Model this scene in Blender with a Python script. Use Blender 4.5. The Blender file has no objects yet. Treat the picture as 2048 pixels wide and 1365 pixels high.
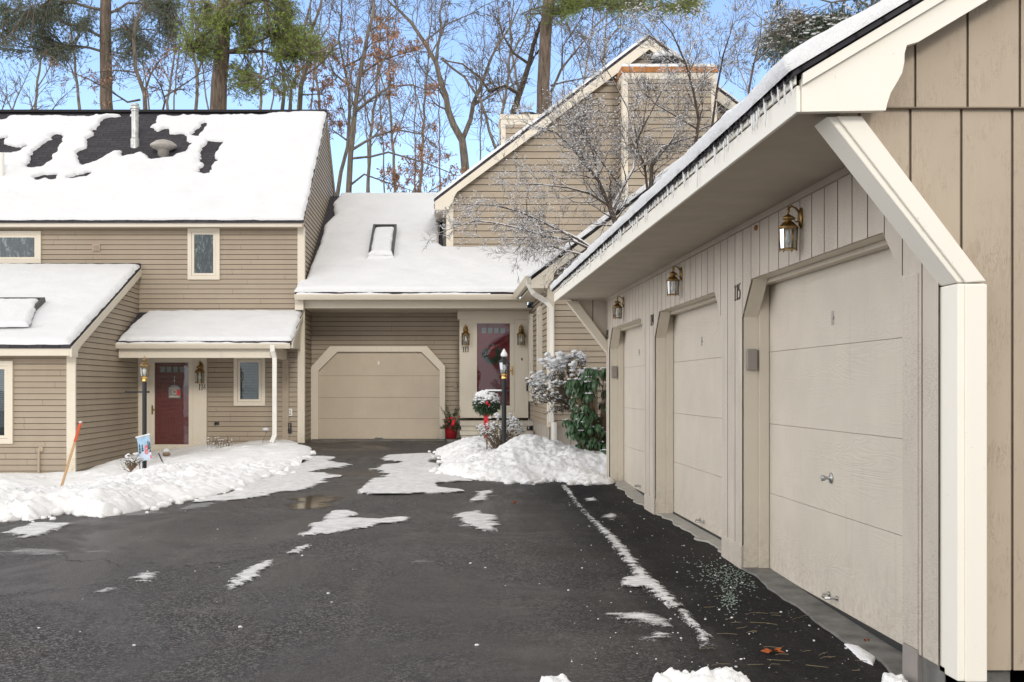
import bpy, bmesh, math, random
import numpy as np
from mathutils import Vector, Matrix

random.seed(7)
RNG = np.random.default_rng(11)
SC = bpy.context.scene
COL = SC.collection
# ---- the camera's numbers: 2048 x 1365 photograph, focal length in pixels, level camera
F, CX, CY, H = 2260.0, 890.0, 775.0, 1.32


def W(px, py, Y):
    return Vector(((px - CX) / F * Y, Y, H + (CY - py) / F * Y))


def SX(px, Y):
    return (px - CX) / F * Y


def SZ(py, Y):
    return H + (CY - py) / F * Y


def ss(t):
    t = np.clip(t, 0.0, 1.0)
    return t * t * (3 - 2 * t)


def gz(x, y):
    """height of the ground: flat court, a little higher at the far garage, lower by the left wing"""
    return -0.07 * ss((15.7 - y) / 2.5) - 0.08 * ss((10 - y) / 5.0) + 0.09 * ss((y - 17) / 8.0) - 0.36 * ss((-x - 3.6) / 3.2) * ss((y - 9) / 9.0)


def ground_pt(px, py):
    lo, hi = 2.0, 60.0
    for _ in range(50):
        m = 0.5 * (lo + hi)
        x = SX(px, m)
        if SZ(py, m) > float(gz(x, m)):
            lo = m
        else:
            hi = m
    return (SX(px, lo), lo)


# ------------------------------------------------------------------ noise (numpy)
def _hash(ix, iy, seed):
    n = (ix.astype(np.int64) * 374761393 + iy.astype(np.int64) * 668265263 + seed * 974711) & 0xFFFFFFFF
    n = ((n ^ (n >> 13)) * 1274126177) & 0xFFFFFFFF
    return ((n ^ (n >> 16)) & 0xFFFF) / 65535.0


def vnoise(x, y, seed=0):
    x = np.asarray(x, float); y = np.asarray(y, float)
    ix = np.floor(x); iy = np.floor(y)
    fx = ss(x - ix); fy = ss(y - iy)
    a = _hash(ix, iy, seed); b = _hash(ix + 1, iy, seed)
    c = _hash(ix, iy + 1, seed); d = _hash(ix + 1, iy + 1, seed)
    return (a + (b - a) * fx) * (1 - fy) + (c + (d - c) * fx) * fy


def fbm(x, y, seed=0, octv=4):
    s = 0.0; amp = 0.5; tot = 0.0
    for o in range(octv):
        s = s + amp * vnoise(x * 2 ** o + 17.3 * o, y * 2 ** o - 9.1 * o, seed + o)
        tot += amp
        amp *= 0.5
    return s / tot * 2 - 1


def sdpoly(x, y, poly):
    """signed distance to a polygon, positive inside"""
    d = np.full(x.shape, 1e9); inside = np.zeros(x.shape, bool)
    n = len(poly)
    for i in range(n):
        ax, ay = poly[i]; bx, by = poly[(i + 1) % n]
        ex, ey = bx - ax, by - ay
        L = ex * ex + ey * ey + 1e-12
        t = np.clip(((x - ax) * ex + (y - ay) * ey) / L, 0, 1)
        d = np.minimum(d, (x - ax - t * ex) ** 2 + (y - ay - t * ey) ** 2)
        c = ((ay > y) != (by > y)) & (x < (bx - ax) * (y - ay) / ((by - ay) if abs(by - ay) > 1e-9 else 1e-9) + ax)
        inside ^= c
    d = np.sqrt(d)
    return np.where(inside, d, -d)


# ------------------------------------------------------------------ objects
ORG = {}


def thing(name, label, cat, loc=(0, 0, 0), group=None):
    o = bpy.data.objects.new(name, None)
    COL.objects.link(o)
    o.location = loc
    o.empty_display_size = 0.2
    o['label'] = label; o['category'] = cat
    if group:
        o['group'] = group
    ORG[o.name] = Vector(loc)
    return o


def tag(o, label, cat, group=None, kind=None):
    o['label'] = label; o['category'] = cat
    if group:
        o['group'] = group
    if kind:
        o['kind'] = kind
    return o


def link_mesh(name, me, parent=None, org=None):
    o = bpy.data.objects.new(name, me)
    COL.objects.link(o)
    if parent is not None:
        o.parent = parent
        ORG[o.name] = ORG.get(parent.name, Vector((0, 0, 0)))
    else:
        ORG[o.name] = Vector((0, 0, 0)) if org is None else Vector(org)
        if org is not None:
            o.location = org
    return o


class MB:
    """collects shapes; build() links them as ONE mesh object"""

    def __init__(self):
        self.v = []; self.f = []; self.m = []

    def add(self, vs, fs, mi=0):
        n = len(self.v)
        self.v.extend([tuple(p) for p in vs])
        for f in fs:
            self.f.append([n + i for i in f]); self.m.append(mi)
        return self

    def box(self, x0, x1, y0, y1, z0, z1, mi=0, M=None):
        vs = [(x, y, z) for x in (x0, x1) for y in (y0, y1) for z in (z0, z1)]
        if M:
            vs = [M(*p) for p in vs]
        return self.add(vs, [(0, 1, 3, 2), (4, 6, 7, 5), (0, 4, 5, 1), (2, 3, 7, 6), (0, 2, 6, 4), (1, 5, 7, 3)], mi)

    def prism(self, poly, d0, d1, M, mi=0):
        """poly is (s, z); M(s, d, z) maps to the world"""
        n = len(poly)
        vs = [M(s, d0, z) for s, z in poly] + [M(s, d1, z) for s, z in poly]
        fs = [tuple(range(n)), tuple(range(2 * n - 1, n - 1, -1))]
        fs += [(i, (i + 1) % n, n + (i + 1) % n, n + i) for i in range(n)]
        return self.add(vs, fs, mi)

    def slab(self, pts, off, mi=0):
        n = len(pts); off = Vector(off)
        vs = [Vector(p) for p in pts] + [Vector(p) + off for p in pts]
        fs = [tuple(range(n)), tuple(range(2 * n - 1, n - 1, -1))]
        fs += [(i, (i + 1) % n, n + (i + 1) % n, n + i) for i in range(n)]
        return self.add(vs, fs, mi)

    def quad(self, a, b, c, d, mi=0):
        return self.add([a, b, c, d], [(0, 1, 2, 3)], mi)

    def tube(self, pts, r, n=8, mi=0, caps=True):
        pts = [Vector(p) for p in pts]
        if not isinstance(r, (list, tuple)):
            r = [r] * len(pts)
        vs = []; fs = []
        ref = None
        for i, p in enumerate(pts):
            t = (pts[min(i + 1, len(pts) - 1)] - pts[max(i - 1, 0)]).normalized()
            if ref is None:
                ref = Vector((1, 0, 0)) if abs(t.x) < 0.8 else Vector((0, 1, 0))
            u = (ref - t * ref.dot(t)).normalized(); w = t.cross(u); ref = u
            for k in range(n):
                a = 2 * math.pi * k / n
                vs.append(p + (u * math.cos(a) + w * math.sin(a)) * r[i])
        for i in range(len(pts) - 1):
            for k in range(n):
                a = i * n + k; b = i * n + (k + 1) % n
                fs.append((a, b, b + n, a + n))
        if caps:
            fs.append(tuple(range(n - 1, -1, -1)))
            e = (len(pts) - 1) * n
            fs.append(tuple(range(e, e + n)))
        return self.add(vs, fs, mi)

    def lathe(self, prof, c=(0, 0, 0), n=16, mi=0, ax='z', sx=1, sy=1, a0=0.0):
        """prof: list of (r, h) along the axis"""
        vs = []; fs = []
        cx, cy, cz = c
        for r, h in prof:
            for k in range(n):
                a = 2 * math.pi * k / n + a0
                p, q = r * math.cos(a) * sx, r * math.sin(a) * sy
                vs.append({'z': (cx + p, cy + q, cz + h), 'y': (cx + p, cy + h, cz + q), 'x': (cx + h, cy + p, cz + q)}[ax])
        for i in range(len(prof) - 1):
            for k in range(n):
                a = i * n + k; b = i * n + (k + 1) % n
                fs.append((a, b, b + n, a + n))
        fs.append(tuple(range(n - 1, -1, -1)))
        e = (len(prof) - 1) * n
        fs.append(tuple(range(e, e + n)))
        return self.add(vs, fs, mi)

    def blob(self, c, r, seed=0, rough=0.25, n=10, flat=1.0):
        """a bumpy lump"""
        vs = []; fs = []
        rows = n // 2
        for i in range(rows + 1):
            th = math.pi * i / rows
            for k in range(n):
                ph = 2 * math.pi * k / n
                d = (math.sin(th) * math.cos(ph), math.sin(th) * math.sin(ph), math.cos(th))
                q = 1 + rough * (float(vnoise(np.array(d[0] * 2.3 + seed * 3.1), np.array(d[1] * 2.3 + d[2] * 1.7 + seed))) * 2 - 1)
                if i in (0, rows):
                    q = 1
                vs.append((c[0] + d[0] * r * q, c[1] + d[1] * r * q, c[2] + d[2] * r * q * flat))
        for i in range(rows):
            for k in range(n):
                a = i * n + k; b = i * n + (k + 1) % n
                fs.append((a, a + n, b + n, b))
        return self.add(vs, fs)

    def mesh(self, name, mats, org=Vector((0, 0, 0)), smooth=False, fix=True, bevel=0.0):
        me = bpy.data.meshes.new(name)
        vs = np.array(self.v, float) - np.array(org)
        me.from_pydata(vs.tolist(), [], self.f)
        for mt in (mats if isinstance(mats, (list, tuple)) else [mats]):
            me.materials.append(mt)
        me.polygons.foreach_set('material_index', self.m)
        if fix or bevel:
            bm = bmesh.new(); bm.from_mesh(me)
            if fix:
                bmesh.ops.recalc_face_normals(bm, faces=bm.faces[:])
            if bevel:
                ed = [e for e in bm.edges if len(e.link_faces) == 2 and e.calc_face_angle(0) > 0.5]
                bmesh.ops.bevel(bm, geom=ed, offset=bevel, segments=2, affect='EDGES', profile=0.6, clamp_overlap=True)
            bm.to_mesh(me); bm.free()
        if smooth:
            me.polygons.foreach_set('use_smooth', [True] * len(me.polygons))
        me.update()
        return me

    def build(self, name, mats, parent=None, smooth=False, fix=True, bevel=0.0, org=None):
        if parent is not None:
            o_ = ORG.get(parent.name, Vector((0, 0, 0)))
        else:
            o_ = Vector((0, 0, 0)) if org is None else Vector(org)
        return link_mesh(name, self.mesh(name, mats, o_, smooth, fix, bevel), parent, None if org is None else org)


def mF(Yp):   # wall that faces the camera
    return lambda s, d, z: (s, Yp - d, z)


def mL(Xp):   # wall that faces -X
    return lambda s, d, z: (Xp - d, s, z)


def mR(Xp):   # wall that faces +X
    return lambda s, d, z: (Xp + d, s, z)


def crossings(poly, t):
    xs = []
    n = len(poly)
    for i in range(n):
        (s0, z0), (s1, z1) = poly[i], poly[(i + 1) % n]
        if (z0 > t) != (z1 > t):
            xs.append(s0 + (s1 - s0) * (t - z0) / (z1 - z0))
    return sorted(xs)


def courses(mb, poly, M, prof, step, t0, swap=False, flat_mi=0, gap_mi=1):
    """cover a wall outline with boards.  prof = [(fraction, depth, material)], runs along z, or along s when swap"""
    if swap:
        poly = [(z, s) for s, z in poly]
    ts = [z for s, z in poly]
    lo, hi = min(ts), max(ts)
    brk = sorted(set(round(t, 6) for t in ts))
    k0 = int(math.floor((lo - t0) / step)) - 1
    k1 = int(math.ceil((hi - t0) / step)) + 1

    def P(s, d, t):
        return M(t, d, s) if swap else M(s, d, t)
    for k in range(k0, k1):
        zb = t0 + k * step
        for (f0, d0, m0), (f1, d1, _) in zip(prof[:-1], prof[1:]):
            a, b = zb + f0 * step, zb + f1 * step
            if abs(b - a) < 1e-7:
                if lo < a < hi:
                    xs = crossings(poly, a + 1e-5)
                    for i in range(0, len(xs) - 1, 2):
                        mb.quad(P(xs[i], d0, a), P(xs[i + 1], d0, a), P(xs[i + 1], d1, a), P(xs[i], d1, a), m0)
                continue
            cuts = [max(a, lo)] + [t for t in brk if max(a, lo) + 1e-5 < t < min(b, hi) - 1e-5] + [min(b, hi)]
            for c0, c1 in zip(cuts[:-1], cuts[1:]):
                if c1 - c0 < 1e-6:
                    continue
                e = min(1e-5, (c1 - c0) * 0.1)
                x0 = crossings(poly, c0 + e); x1 = crossings(poly, c1 - e)
                if len(x0) != len(x1):
                    continue
                q0 = d0 + (d1 - d0) * (c0 - a) / (b - a); q1 = d0 + (d1 - d0) * (c1 - a) / (b - a)
                for i in range(0, len(x0) - 1, 2):
                    mb.quad(P(x0[i], q0, c0), P(x0[i + 1], q0, c0), P(x1[i + 1], q1, c1), P(x1[i], q1, c1), m0)


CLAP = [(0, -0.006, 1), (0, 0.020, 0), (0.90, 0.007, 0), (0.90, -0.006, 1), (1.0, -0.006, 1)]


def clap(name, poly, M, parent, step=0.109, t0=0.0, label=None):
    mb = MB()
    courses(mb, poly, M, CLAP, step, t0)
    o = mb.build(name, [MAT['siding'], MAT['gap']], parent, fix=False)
    if label:
        o['label'] = label
    return o


def vboard(name, poly, M, parent, step=0.233, t0=0.0, groove=0.014, depth=0.012, mat='t111', gap='pale_groove'):
    g = groove / step
    prof = [(0, depth, 0), (1 - g, depth, 0), (1 - g, 0.0, 1), (1, 0.0, 1), (1, depth, 0)]
    mb = MB()
    courses(mb, poly, M, prof, step, t0, swap=True)
    return mb.build(name, [MAT[mat], MAT[gap]], parent, fix=False)


def sheet(name, parent, mat, fpos, poly, res, thick, holes=(), T=0.1, edge=0.07, en=0.02, ens=6.0, seed=1, bump=0.01, bs=8.0, hn=0.05, base=0.0, hgrow=0.0):
    """a layer of snow over the outline poly in (u, v); fpos(u, v, t) -> x, y, z arrays"""
    us = [p[0] for p in poly]; vs = [p[1] for p in poly]
    u0, u1, v0, v1 = min(us) - res, max(us) + res, min(vs) - res, max(vs) + res
    nu = int((u1 - u0) / res) + 2; nv = int((v1 - v0) / res) + 2
    U, V = np.meshgrid(u0 + np.arange(nu) * res, v0 + np.arange(nv) * res, indexing='ij')
    d = sdpoly(U, V, poly) + en * fbm(U * ens, V * ens, seed, 4)
    for hp in holes:
        d = np.minimum(d, -sdpoly(U, V, hp) - hgrow + hn * fbm(U * 4, V * 4, seed + 50, 6))
    s = np.clip(d / edge, 0, 1)
    th = T if not callable(thick) else thick(U, V, d)
    t = th * np.sqrt(np.maximum(0, 1 - (1 - s) ** 2)) + bump * fbm(U * bs, V * bs, seed + 9, 4) * s
    keep = d > 0
    k = keep
    cell = k[:-1, :-1] | k[1:, :-1] | k[:-1, 1:] | k[1:, 1:]
    use = np.zeros(U.shape, bool)
    use[:-1, :-1] |= cell; use[1:, :-1] |= cell; use[:-1, 1:] |= cell; use[1:, 1:] |= cell
    # slide the outer rim of vertices onto the outline itself
    gu, gv = np.gradient(d, res)
    gm = np.maximum(gu * gu + gv * gv, 0.15)
    st = np.where(use & ~keep, -d / gm, 0.0)
    du = np.clip(gu * st, -res, res); dv = np.clip(gv * st, -res, res)
    U2, V2 = U + du, V + dv
    X, Y, Z = fpos(U2, V2, np.where(keep, np.maximum(t, 0.0), 0) + base)
    idx = -np.ones(U.shape, int)
    idx[use] = np.arange(use.sum())
    ci, cj = np.nonzero(cell)
    faces = np.stack([idx[ci, cj], idx[ci + 1, cj], idx[ci + 1, cj + 1], idx[ci, cj + 1]], 1)
    verts = np.stack([X[use], Y[use], Z[use]], 1)
    org = np.array(ORG.get(parent.name, Vector((0, 0, 0)))) if parent is not None else np.zeros(3)
    me = bpy.data.meshes.new(name)
    me.from_pydata((verts - org).tolist(), [], faces.tolist())
    me.materials.append(mat)
    at = me.attributes.new('cover', 'FLOAT', 'POINT')
    at.data.foreach_set('value', np.where(keep, s, 0.0)[use].astype(np.float32))
    me.polygons.foreach_set('use_smooth', [True] * len(me.polygons))
    me.update()
    return link_mesh(name, me, parent)
# ------------------------------------------------------------------ materials
MAT = {}


class NT:
    def __init__(self, name):
        self.m = bpy.data.materials.new(name)
        self.m.use_nodes = True
        self.t = self.m.node_tree
        self.b = self.t.nodes['Principled BSDF']
        self.co = self.t.nodes.new('ShaderNodeTexCoord')
        self.pos = self.t.nodes.new('ShaderNodeNewGeometry').outputs['Position']

    def n(self, typ, **kw):
        nd = self.t.nodes.new('ShaderNode' + typ)
        for k, v in kw.items():
            if k.startswith('i_'):
                nd.inputs[k[2:].replace('_', ' ')].default_value = v
            else:
                setattr(nd, k, v)
        return nd

    def l(self, a, b):
        self.t.links.new(a, b)

    def scaled(self, s, src=None):
        mp = self.n('Mapping')
        mp.inputs['Scale'].default_value = s
        self.l(src or self.pos, mp.inputs['Vector'])
        return mp.outputs[0]

    def noise(self, scale, detail=4, rough=0.55, stretch=None, dist=0.0):
        nd = self.n('TexNoise')
        nd.inputs['Scale'].default_value = scale
        nd.inputs['Detail'].default_value = detail
        nd.inputs['Roughness'].default_value = rough
        nd.inputs['Distortion'].default_value = dist
        self.l(self.scaled(stretch) if stretch else self.pos, nd.inputs['Vector'])
        return nd.outputs['Fac']

    def ramp(self, src, stops):
        r = self.n('ValToRGB')
        el = r.color_ramp.elements
        while len(el) < len(stops):
            el.new(0.5)
        for e, (p, c) in zip(el, stops):
            e.position = p
            e.color = (c, c, c, 1) if isinstance(c, (int, float)) else (*c, 1)
        self.l(src, r.inputs[0])
        return r.outputs[0]

    def mix(self, fac, a, b, mode='MIX'):
        m = self.n('Mix', data_type='RGBA', blend_type=mode)
        for sock, v in ((0, fac), (6, a), (7, b)):
            if isinstance(v, (int, float)):
                m.inputs[sock].default_value = v if sock == 0 else (v, v, v, 1)
            elif isinstance(v, tuple):
                m.inputs[sock].default_value = (*v, 1)
            else:
                self.l(v, m.inputs[sock])
        return m.outputs[2]

    def math(self, op, a, b=0.5, clamp=False):
        m = self.n('Math', operation=op, use_clamp=clamp)
        for i, v in enumerate((a, b)):
            if isinstance(v, (int, float)):
                m.inputs[i].default_value = v
            else:
                self.l(v, m.inputs[i])
        return m.outputs[0]

    def bump(self, src, strength=0.3, dist=0.01, prev=None):
        b = self.n('Bump')
        b.inputs['Strength'].default_value = strength
        b.inputs['Distance'].default_value = dist
        self.l(src, b.inputs['Height'])
        if prev is not None:
            self.l(prev, b.inputs['Normal'])
        self.l(b.outputs[0], self.b.inputs['Normal'])
        return b.outputs[0]

    def color(self, c):
        if isinstance(c, tuple):
            self.b.inputs['Base Color'].default_value = (*c, 1)
        else:
            self.l(c, self.b.inputs['Base Color'])

    def set(self, rough=0.6, metal=0.0, spec=0.5):
        self.b.inputs['Roughness'].default_value = rough
        self.b.inputs['Metallic'].default_value = metal
        self.b.inputs['Specular IOR Level'].default_value = spec


def mul(c, k):
    return tuple(x * k for x in c)


def plain(key, c, rough=0.6, metal=0.0, var=0.12, scale=6.0, stretch=None, bump=0.0, bscale=60.0, spec=0.4):
    t = NT(key)
    nz = t.noise(scale, 5, 0.6, stretch)
    t.color(t.mix(t.ramp(nz, [(0.3, 0.0), (0.7, 1.0)]), mul(c, 1 - var), mul(c, 1 + var)))
    t.set(rough, metal, spec)
    if bump:
        t.bump(t.noise(bscale, 3), bump, 0.004)
    MAT[key] = t.m
    return t


def grime(t, c):
    """splashes and scuffs low on painted wood"""
    sz = t.n('SeparateXYZ'); t.l(t.pos, sz.inputs[0])
    low = t.ramp(t.math('ADD', sz.outputs[2], t.math('MULTIPLY', t.noise(3.5, 5, 0.7), 0.5)), [(0.10, 1.0), (0.62, 0.0)])
    spot = t.ramp(t.noise(22, 6, 0.75), [(0.42, 0.0), (0.70, 1.0)])
    f = t.math('MULTIPLY', t.math('MULTIPLY', low, spot), 0.55)
    c2 = t.mix(f, c, (0.27, 0.225, 0.17))
    drip = t.ramp(t.noise(5, 5, 0.7, (3.0, 3.0, 0.25)), [(0.58, 0.0), (0.76, 1.0)])
    c2 = t.mix(t.math('MULTIPLY', drip, 0.20), c2, (0.33, 0.275, 0.21))
    t.color(c2)


def make_materials():
    # clapboard siding, tan paint
    t = NT('siding')
    base = (0.368, 0.308, 0.236)
    z = t.n('SeparateXYZ'); t.l(t.pos, z.inputs[0])
    wn = t.n('TexWhiteNoise', noise_dimensions='1D')
    t.l(t.math('FLOOR', t.math('DIVIDE', z.outputs[2], 0.109)), wn.inputs['W'])
    c = t.mix(wn.outputs['Value'], mul(base, 0.95), mul(base, 1.05))
    c = t.mix(t.math('MULTIPLY', t.ramp(t.noise(0.8, 5, 0.6), [(0.35, 0.0), (0.75, 1.0)]), 0.35), c, mul((0.30, 0.225, 0.15), 0.86))
    c = t.mix(t.math('MULTIPLY', t.ramp(t.noise(9, 6, 0.7, (1, 1, 6)), [(0.45, 0.0), (0.8, 1.0)]), 0.3), c, mul(base, 0.8))
    # faded streaks, and butt joints at a different place in every course
    c = t.mix(t.math('MULTIPLY', t.ramp(t.noise(1.6, 5, 0.65, (1.3, 1.3, 0.16)), [(0.46, 0.0), (0.72, 1.0)]), 0.26), c, mul((0.30, 0.23, 0.16), 0.95))
    c = t.mix(t.math('MULTIPLY', t.ramp(t.noise(1.1, 4, 0.6, (1, 1, 0.4)), [(0.50, 0.0), (0.75, 1.0)]), 0.25), c, (0.45, 0.385, 0.29))
    run = t.math('ADD', t.math('ADD', z.outputs[0], z.outputs[1]), t.math('MULTIPLY', wn.outputs['Value'], 9.7))
    jt = t.math('FRACT', t.math('DIVIDE', run, 3.66))
    c = t.mix(t.math('MULTIPLY', t.math('LESS_THAN', jt, 0.0030), 0.55), c, (0.13, 0.10, 0.07))
    t.color(c); t.set(0.55, 0, 0.35)
    t.bump(t.noise(30, 4, 0.6, (0.15, 0.15, 3)), 0.25, 0.004)
    MAT['siding'] = t.m
    plain('gap', (0.11, 0.085, 0.06), 0.8)  # dark brown lips and recesses: shadow lines between boards painted into the colour
    plain('groove', (0.25, 0.20, 0.15), 0.85)
    plain('seam', (0.40, 0.35, 0.29), 0.85)
    plain('pale_groove', (0.24, 0.20, 0.16), 0.85)
    # smooth cream trim paint
    t = NT('trim')
    b = (0.70, 0.64, 0.535)
    c = t.mix(t.math('MULTIPLY', t.ramp(t.noise(2.2, 6, 0.65), [(0.4, 0.0), (0.8, 1.0)]), 0.35), b, (0.59, 0.52, 0.41))
    c = t.mix(t.math('MULTIPLY', t.ramp(t.noise(70, 3, 0.6), [(0.68, 0.0), (0.74, 1.0)]), 0.25), c, (0.36, 0.29, 0.2))
    t.color(c); t.set(0.5, 0, 0.4)
    t.bump(t.noise(18, 5, 0.6), 0.12, 0.004)
    grime(t, c)
    MAT['trim'] = t.m
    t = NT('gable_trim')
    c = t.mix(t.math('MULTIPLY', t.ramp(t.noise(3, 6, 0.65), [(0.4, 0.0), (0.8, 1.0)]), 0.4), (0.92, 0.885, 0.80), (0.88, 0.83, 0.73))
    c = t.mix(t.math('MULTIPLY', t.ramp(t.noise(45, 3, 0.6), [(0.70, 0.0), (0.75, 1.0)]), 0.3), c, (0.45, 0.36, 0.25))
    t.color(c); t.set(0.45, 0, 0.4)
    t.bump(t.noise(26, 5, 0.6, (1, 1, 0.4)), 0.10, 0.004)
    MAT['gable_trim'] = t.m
    plain('white_metal', (0.76, 0.74, 0.69), 0.35, 0.0, 0.05, 5)
    plain('soffit', (0.50, 0.44, 0.365), 0.7, 0, 0.08, 3, bump=0.1)
    # rough sawn garage boards (vertical)
    t = NT('t111')
    b = (0.60, 0.54, 0.468)
    c = t.mix(t.ramp(t.noise(3, 5, 0.6, (1, 1, 0.3)), [(0.3, 0.0), (0.75, 1.0)]), mul(b, 1.05), mul(b, 0.88))
    sm = t.noise(14, 4, 0.7, (2.0, 2.0, 22.0))
    zone = t.ramp(t.noise(1.3, 4, 0.6), [(0.42, 0.0), (0.60, 1.0)])
    c = t.mix(t.math('MULTIPLY', t.math('MULTIPLY', t.ramp(sm, [(0.5, 0.0), (0.62, 1.0)]), zone), 0.62), c, (0.24, 0.20, 0.165))
    spk = t.noise(38, 2, 0.5, (1, 1, 0.6))
    c = t.mix(t.math('MULTIPLY', t.ramp(spk, [(0.74, 0.0), (0.77, 1.0)]), 0.5), c, (0.17, 0.13, 0.1))
    t.color(c); t.set(0.75, 0, 0.25)
    t.bump(sm, 0.35, 0.004)
    grime(t, c)
    MAT['t111'] = t.m
    # sunlit gable boards: cracked old paint
    t = NT('gable_board')
    b = (0.50, 0.42, 0.325)
    c = t.mix(t.ramp(t.noise(4, 5, 0.6, (1, 1, 0.25)), [(0.3, 0.0), (0.75, 1.0)]), mul(b, 1.04), mul(b, 0.90))
    c = t.mix(t.math('MULTIPLY', t.ramp(t.noise(7, 6, 0.7, (1.2, 1.2, 0.5), 0.4), [(0.60, 0.0), (0.63, 1.0)]), 0.28), c, (0.36, 0.27, 0.21))
    wv = t.noise(11, 5, 0.7, (2.4, 2.4, 0.35), 2.2)
    crack = t.ramp(wv, [(0.482, 0.0), (0.5, 1.0), (0.518, 0.0)])
    crz = t.ramp(t.noise(5, 3, 0.6), [(0.48, 0.0), (0.66, 1.0)])
    ck = t.math('MULTIPLY', crack, crz)
    c = t.mix(t.math('MULTIPLY', ck, 0.75), c, (0.20, 0.145, 0.105))
    t.color(c); t.set(0.6, 0, 0.3)
    hb = t.bump(t.noise(40, 4, 0.6, (1.5, 1.5, 0.15)), 0.35, 0.003)
    t.bump(ck, -0.6, 0.004, hb)
    MAT['gable_board'] = t.m
    # embossed wood grain garage doors
    for key, b, ax in (('door_panel', (0.625, 0.566, 0.485), (1, 1, 1)), ('far_door', (0.53, 0.455, 0.36), (1, 1, 1))):
        t = NT(key)
        nz = t.noise(1.1, 3, 0.6, (0.9, 0.55, 3.2), 0.6)
        wave = t.n('Math', operation='SINE'); t.l(t.math('MULTIPLY', nz, 150.0), wave.inputs[0])
        amp = t.ramp(t.noise(1.6, 2, 0.5, (1, 0.6, 2.5)), [(0.42, 0.0), (0.62, 1.0)])
        fine = t.noise(60, 4, 0.6, (1, 0.12, 3.0))
        hgt = t.math('ADD', t.math('MULTIPLY', t.math('MULTIPLY', wave.outputs[0], amp), 0.5), t.math('MULTIPLY', fine, 1.1))
        c = t.mix(t.ramp(t.noise(2.0, 5, 0.6), [(0.3, 0.0), (0.75, 1.0)]), mul(b, 1.04), mul(b, 0.93))
        c = t.mix(t.math('MULTIPLY', t.ramp(t.noise(25, 3, 0.5), [(0.72, 0.0), (0.78, 1.0)]), 0.3), c, mul(b, 0.6))
        t.color(c); t.set(0.55, 0, 0.3)
        t.bump(hgt, 0.24 if key == 'door_panel' else 0.06, 0.006)
        grime(t, c)
        MAT[key] = t.m
    # snow
    t = NT('snow')
    c = t.mix(t.ramp(t.noise(1.5, 4), [(0.3, 0.0), (0.7, 1.0)]), (0.81, 0.815, 0.825), (0.76, 0.77, 0.79))
    t.color(c); t.set(0.65, 0, 0.2)
    hb = t.bump(t.noise(5, 6, 0.7), 0.35, 0.06)
    t.bump(t.noise(32, 4, 0.75), 0.75, 0.018, hb)
    MAT['snow'] = t.m
    # ploughed snow with grit
    t = NT('plough_snow')
    dirt = t.math('MULTIPLY', t.ramp(t.noise(0.75, 6, 0.7), [(0.56, 0.0), (0.70, 1.0)]), t.ramp(t.noise(17, 4, 0.75), [(0.44, 0.0), (0.72, 1.0)]))
    c = t.mix(t.math('MULTIPLY', dirt, 0.62), (0.90, 0.90, 0.905), (0.42, 0.37, 0.31))
    t.color(c); t.set(0.7, 0, 0.2)
    hb = t.bump(t.noise(13, 6, 0.7), 0.35, 0.06)
    t.bump(t.noise(60, 4, 0.7), 0.45, 0.014, hb)
    MAT['plough_snow'] = t.m
    # thin hard snow and slush on the asphalt: breaks up into grains and streaks towards its edge
    for key, str_, k0, amp, op in (('slush', (0.45, 2.4, 1), 0.85, 2.0, 1.0), ('crust', (1.2, 1.5, 1), 0.85, 2.2, 1.0), ('salt_film', (0.35, 2.0, 1), 0.5, 1.6, 0.36)):
        t = NT(key)
        a = t.ramp(t.noise(13, 6, 0.7, (0.6, 1.8, 1)), [(0.40, 0.0), (0.60, 1.0)])
        c = t.mix(a, (0.56, 0.555, 0.55), (0.84, 0.84, 0.845))
        t.color(c); t.set(0.6, 0, 0.25)
        t.bump(t.noise(45, 5, 0.7), 0.6, 0.012)
        at = t.n('Attribute', attribute_name='cover')
        gr = t.math('ADD', t.math('MULTIPLY', t.noise(7, 5, 0.7, str_), 0.9), t.math('MULTIPLY', t.noise(60, 4, 0.7), 0.5))
        al = t.math('ADD', t.math('MULTIPLY', at.outputs['Fac'], k0), t.math('MULTIPLY', t.math('SUBTRACT', gr, 0.70), amp))
        t.l(t.math('MULTIPLY', t.ramp(al, [(0.12, 0.0), (0.62 if key != 'crust' else 0.42, 1.0)]), op), t.b.inputs['Alpha'])
        MAT[key] = t.m
    # ground far away
    plain('snow_ground', (0.78, 0.78, 0.8), 0.8, 0, 0.05, 0.2)
    # asphalt
    t = NT('asphalt')
    vo = t.n('TexVoronoi', feature='F1'); vo.inputs['Scale'].default_value = 110
    t.l(t.pos, vo.inputs['Vector'])
    sep = t.n('SeparateColor'); t.l(vo.outputs['Color'], sep.inputs[0])
    c = t.ramp(sep.outputs[0], [(0.0, (0.022, 0.021, 0.020)), (0.45, (0.055, 0.051, 0.048)), (0.80, (0.098, 0.091, 0.085)), (0.95, (0.23, 0.218, 0.205))])
    for sc_, hi_, lo_ in ((52, 0.80, 0.30), (88, 0.80, 0.30)):
        vv = t.n('TexVoronoi', feature='F1'); vv.inputs['Scale'].default_value = sc_
        t.l(t.pos, vv.inputs['Vector'])
        s_ = t.n('SeparateColor'); t.l(vv.outputs['Color'], s_.inputs[0])
        c = t.mix(t.math('MULTIPLY', t.ramp(s_.outputs[0], [(hi_, 0.0), (hi_ + 0.10, 1.0)]), 0.75), c, (0.190, 0.185, 0.180))
        c = t.mix(t.math('MULTIPLY', t.ramp(s_.outputs[1], [(lo_ - 0.05, 1.0), (lo_ + 0.05, 0.0)]), 0.65), c, (0.013, 0.013, 0.0135))
    big = t.noise(0.42, 5, 0.6, (1.0, 0.55, 1))
    c = t.mix(t.ramp(big, [(0.40, 0.0), (0.68, 1.0)]), c, (0.062, 0.056, 0.051))
    dry = t.noise(0.85, 6, 0.65, (0.45, 1.5, 1), 0.5)
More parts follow.
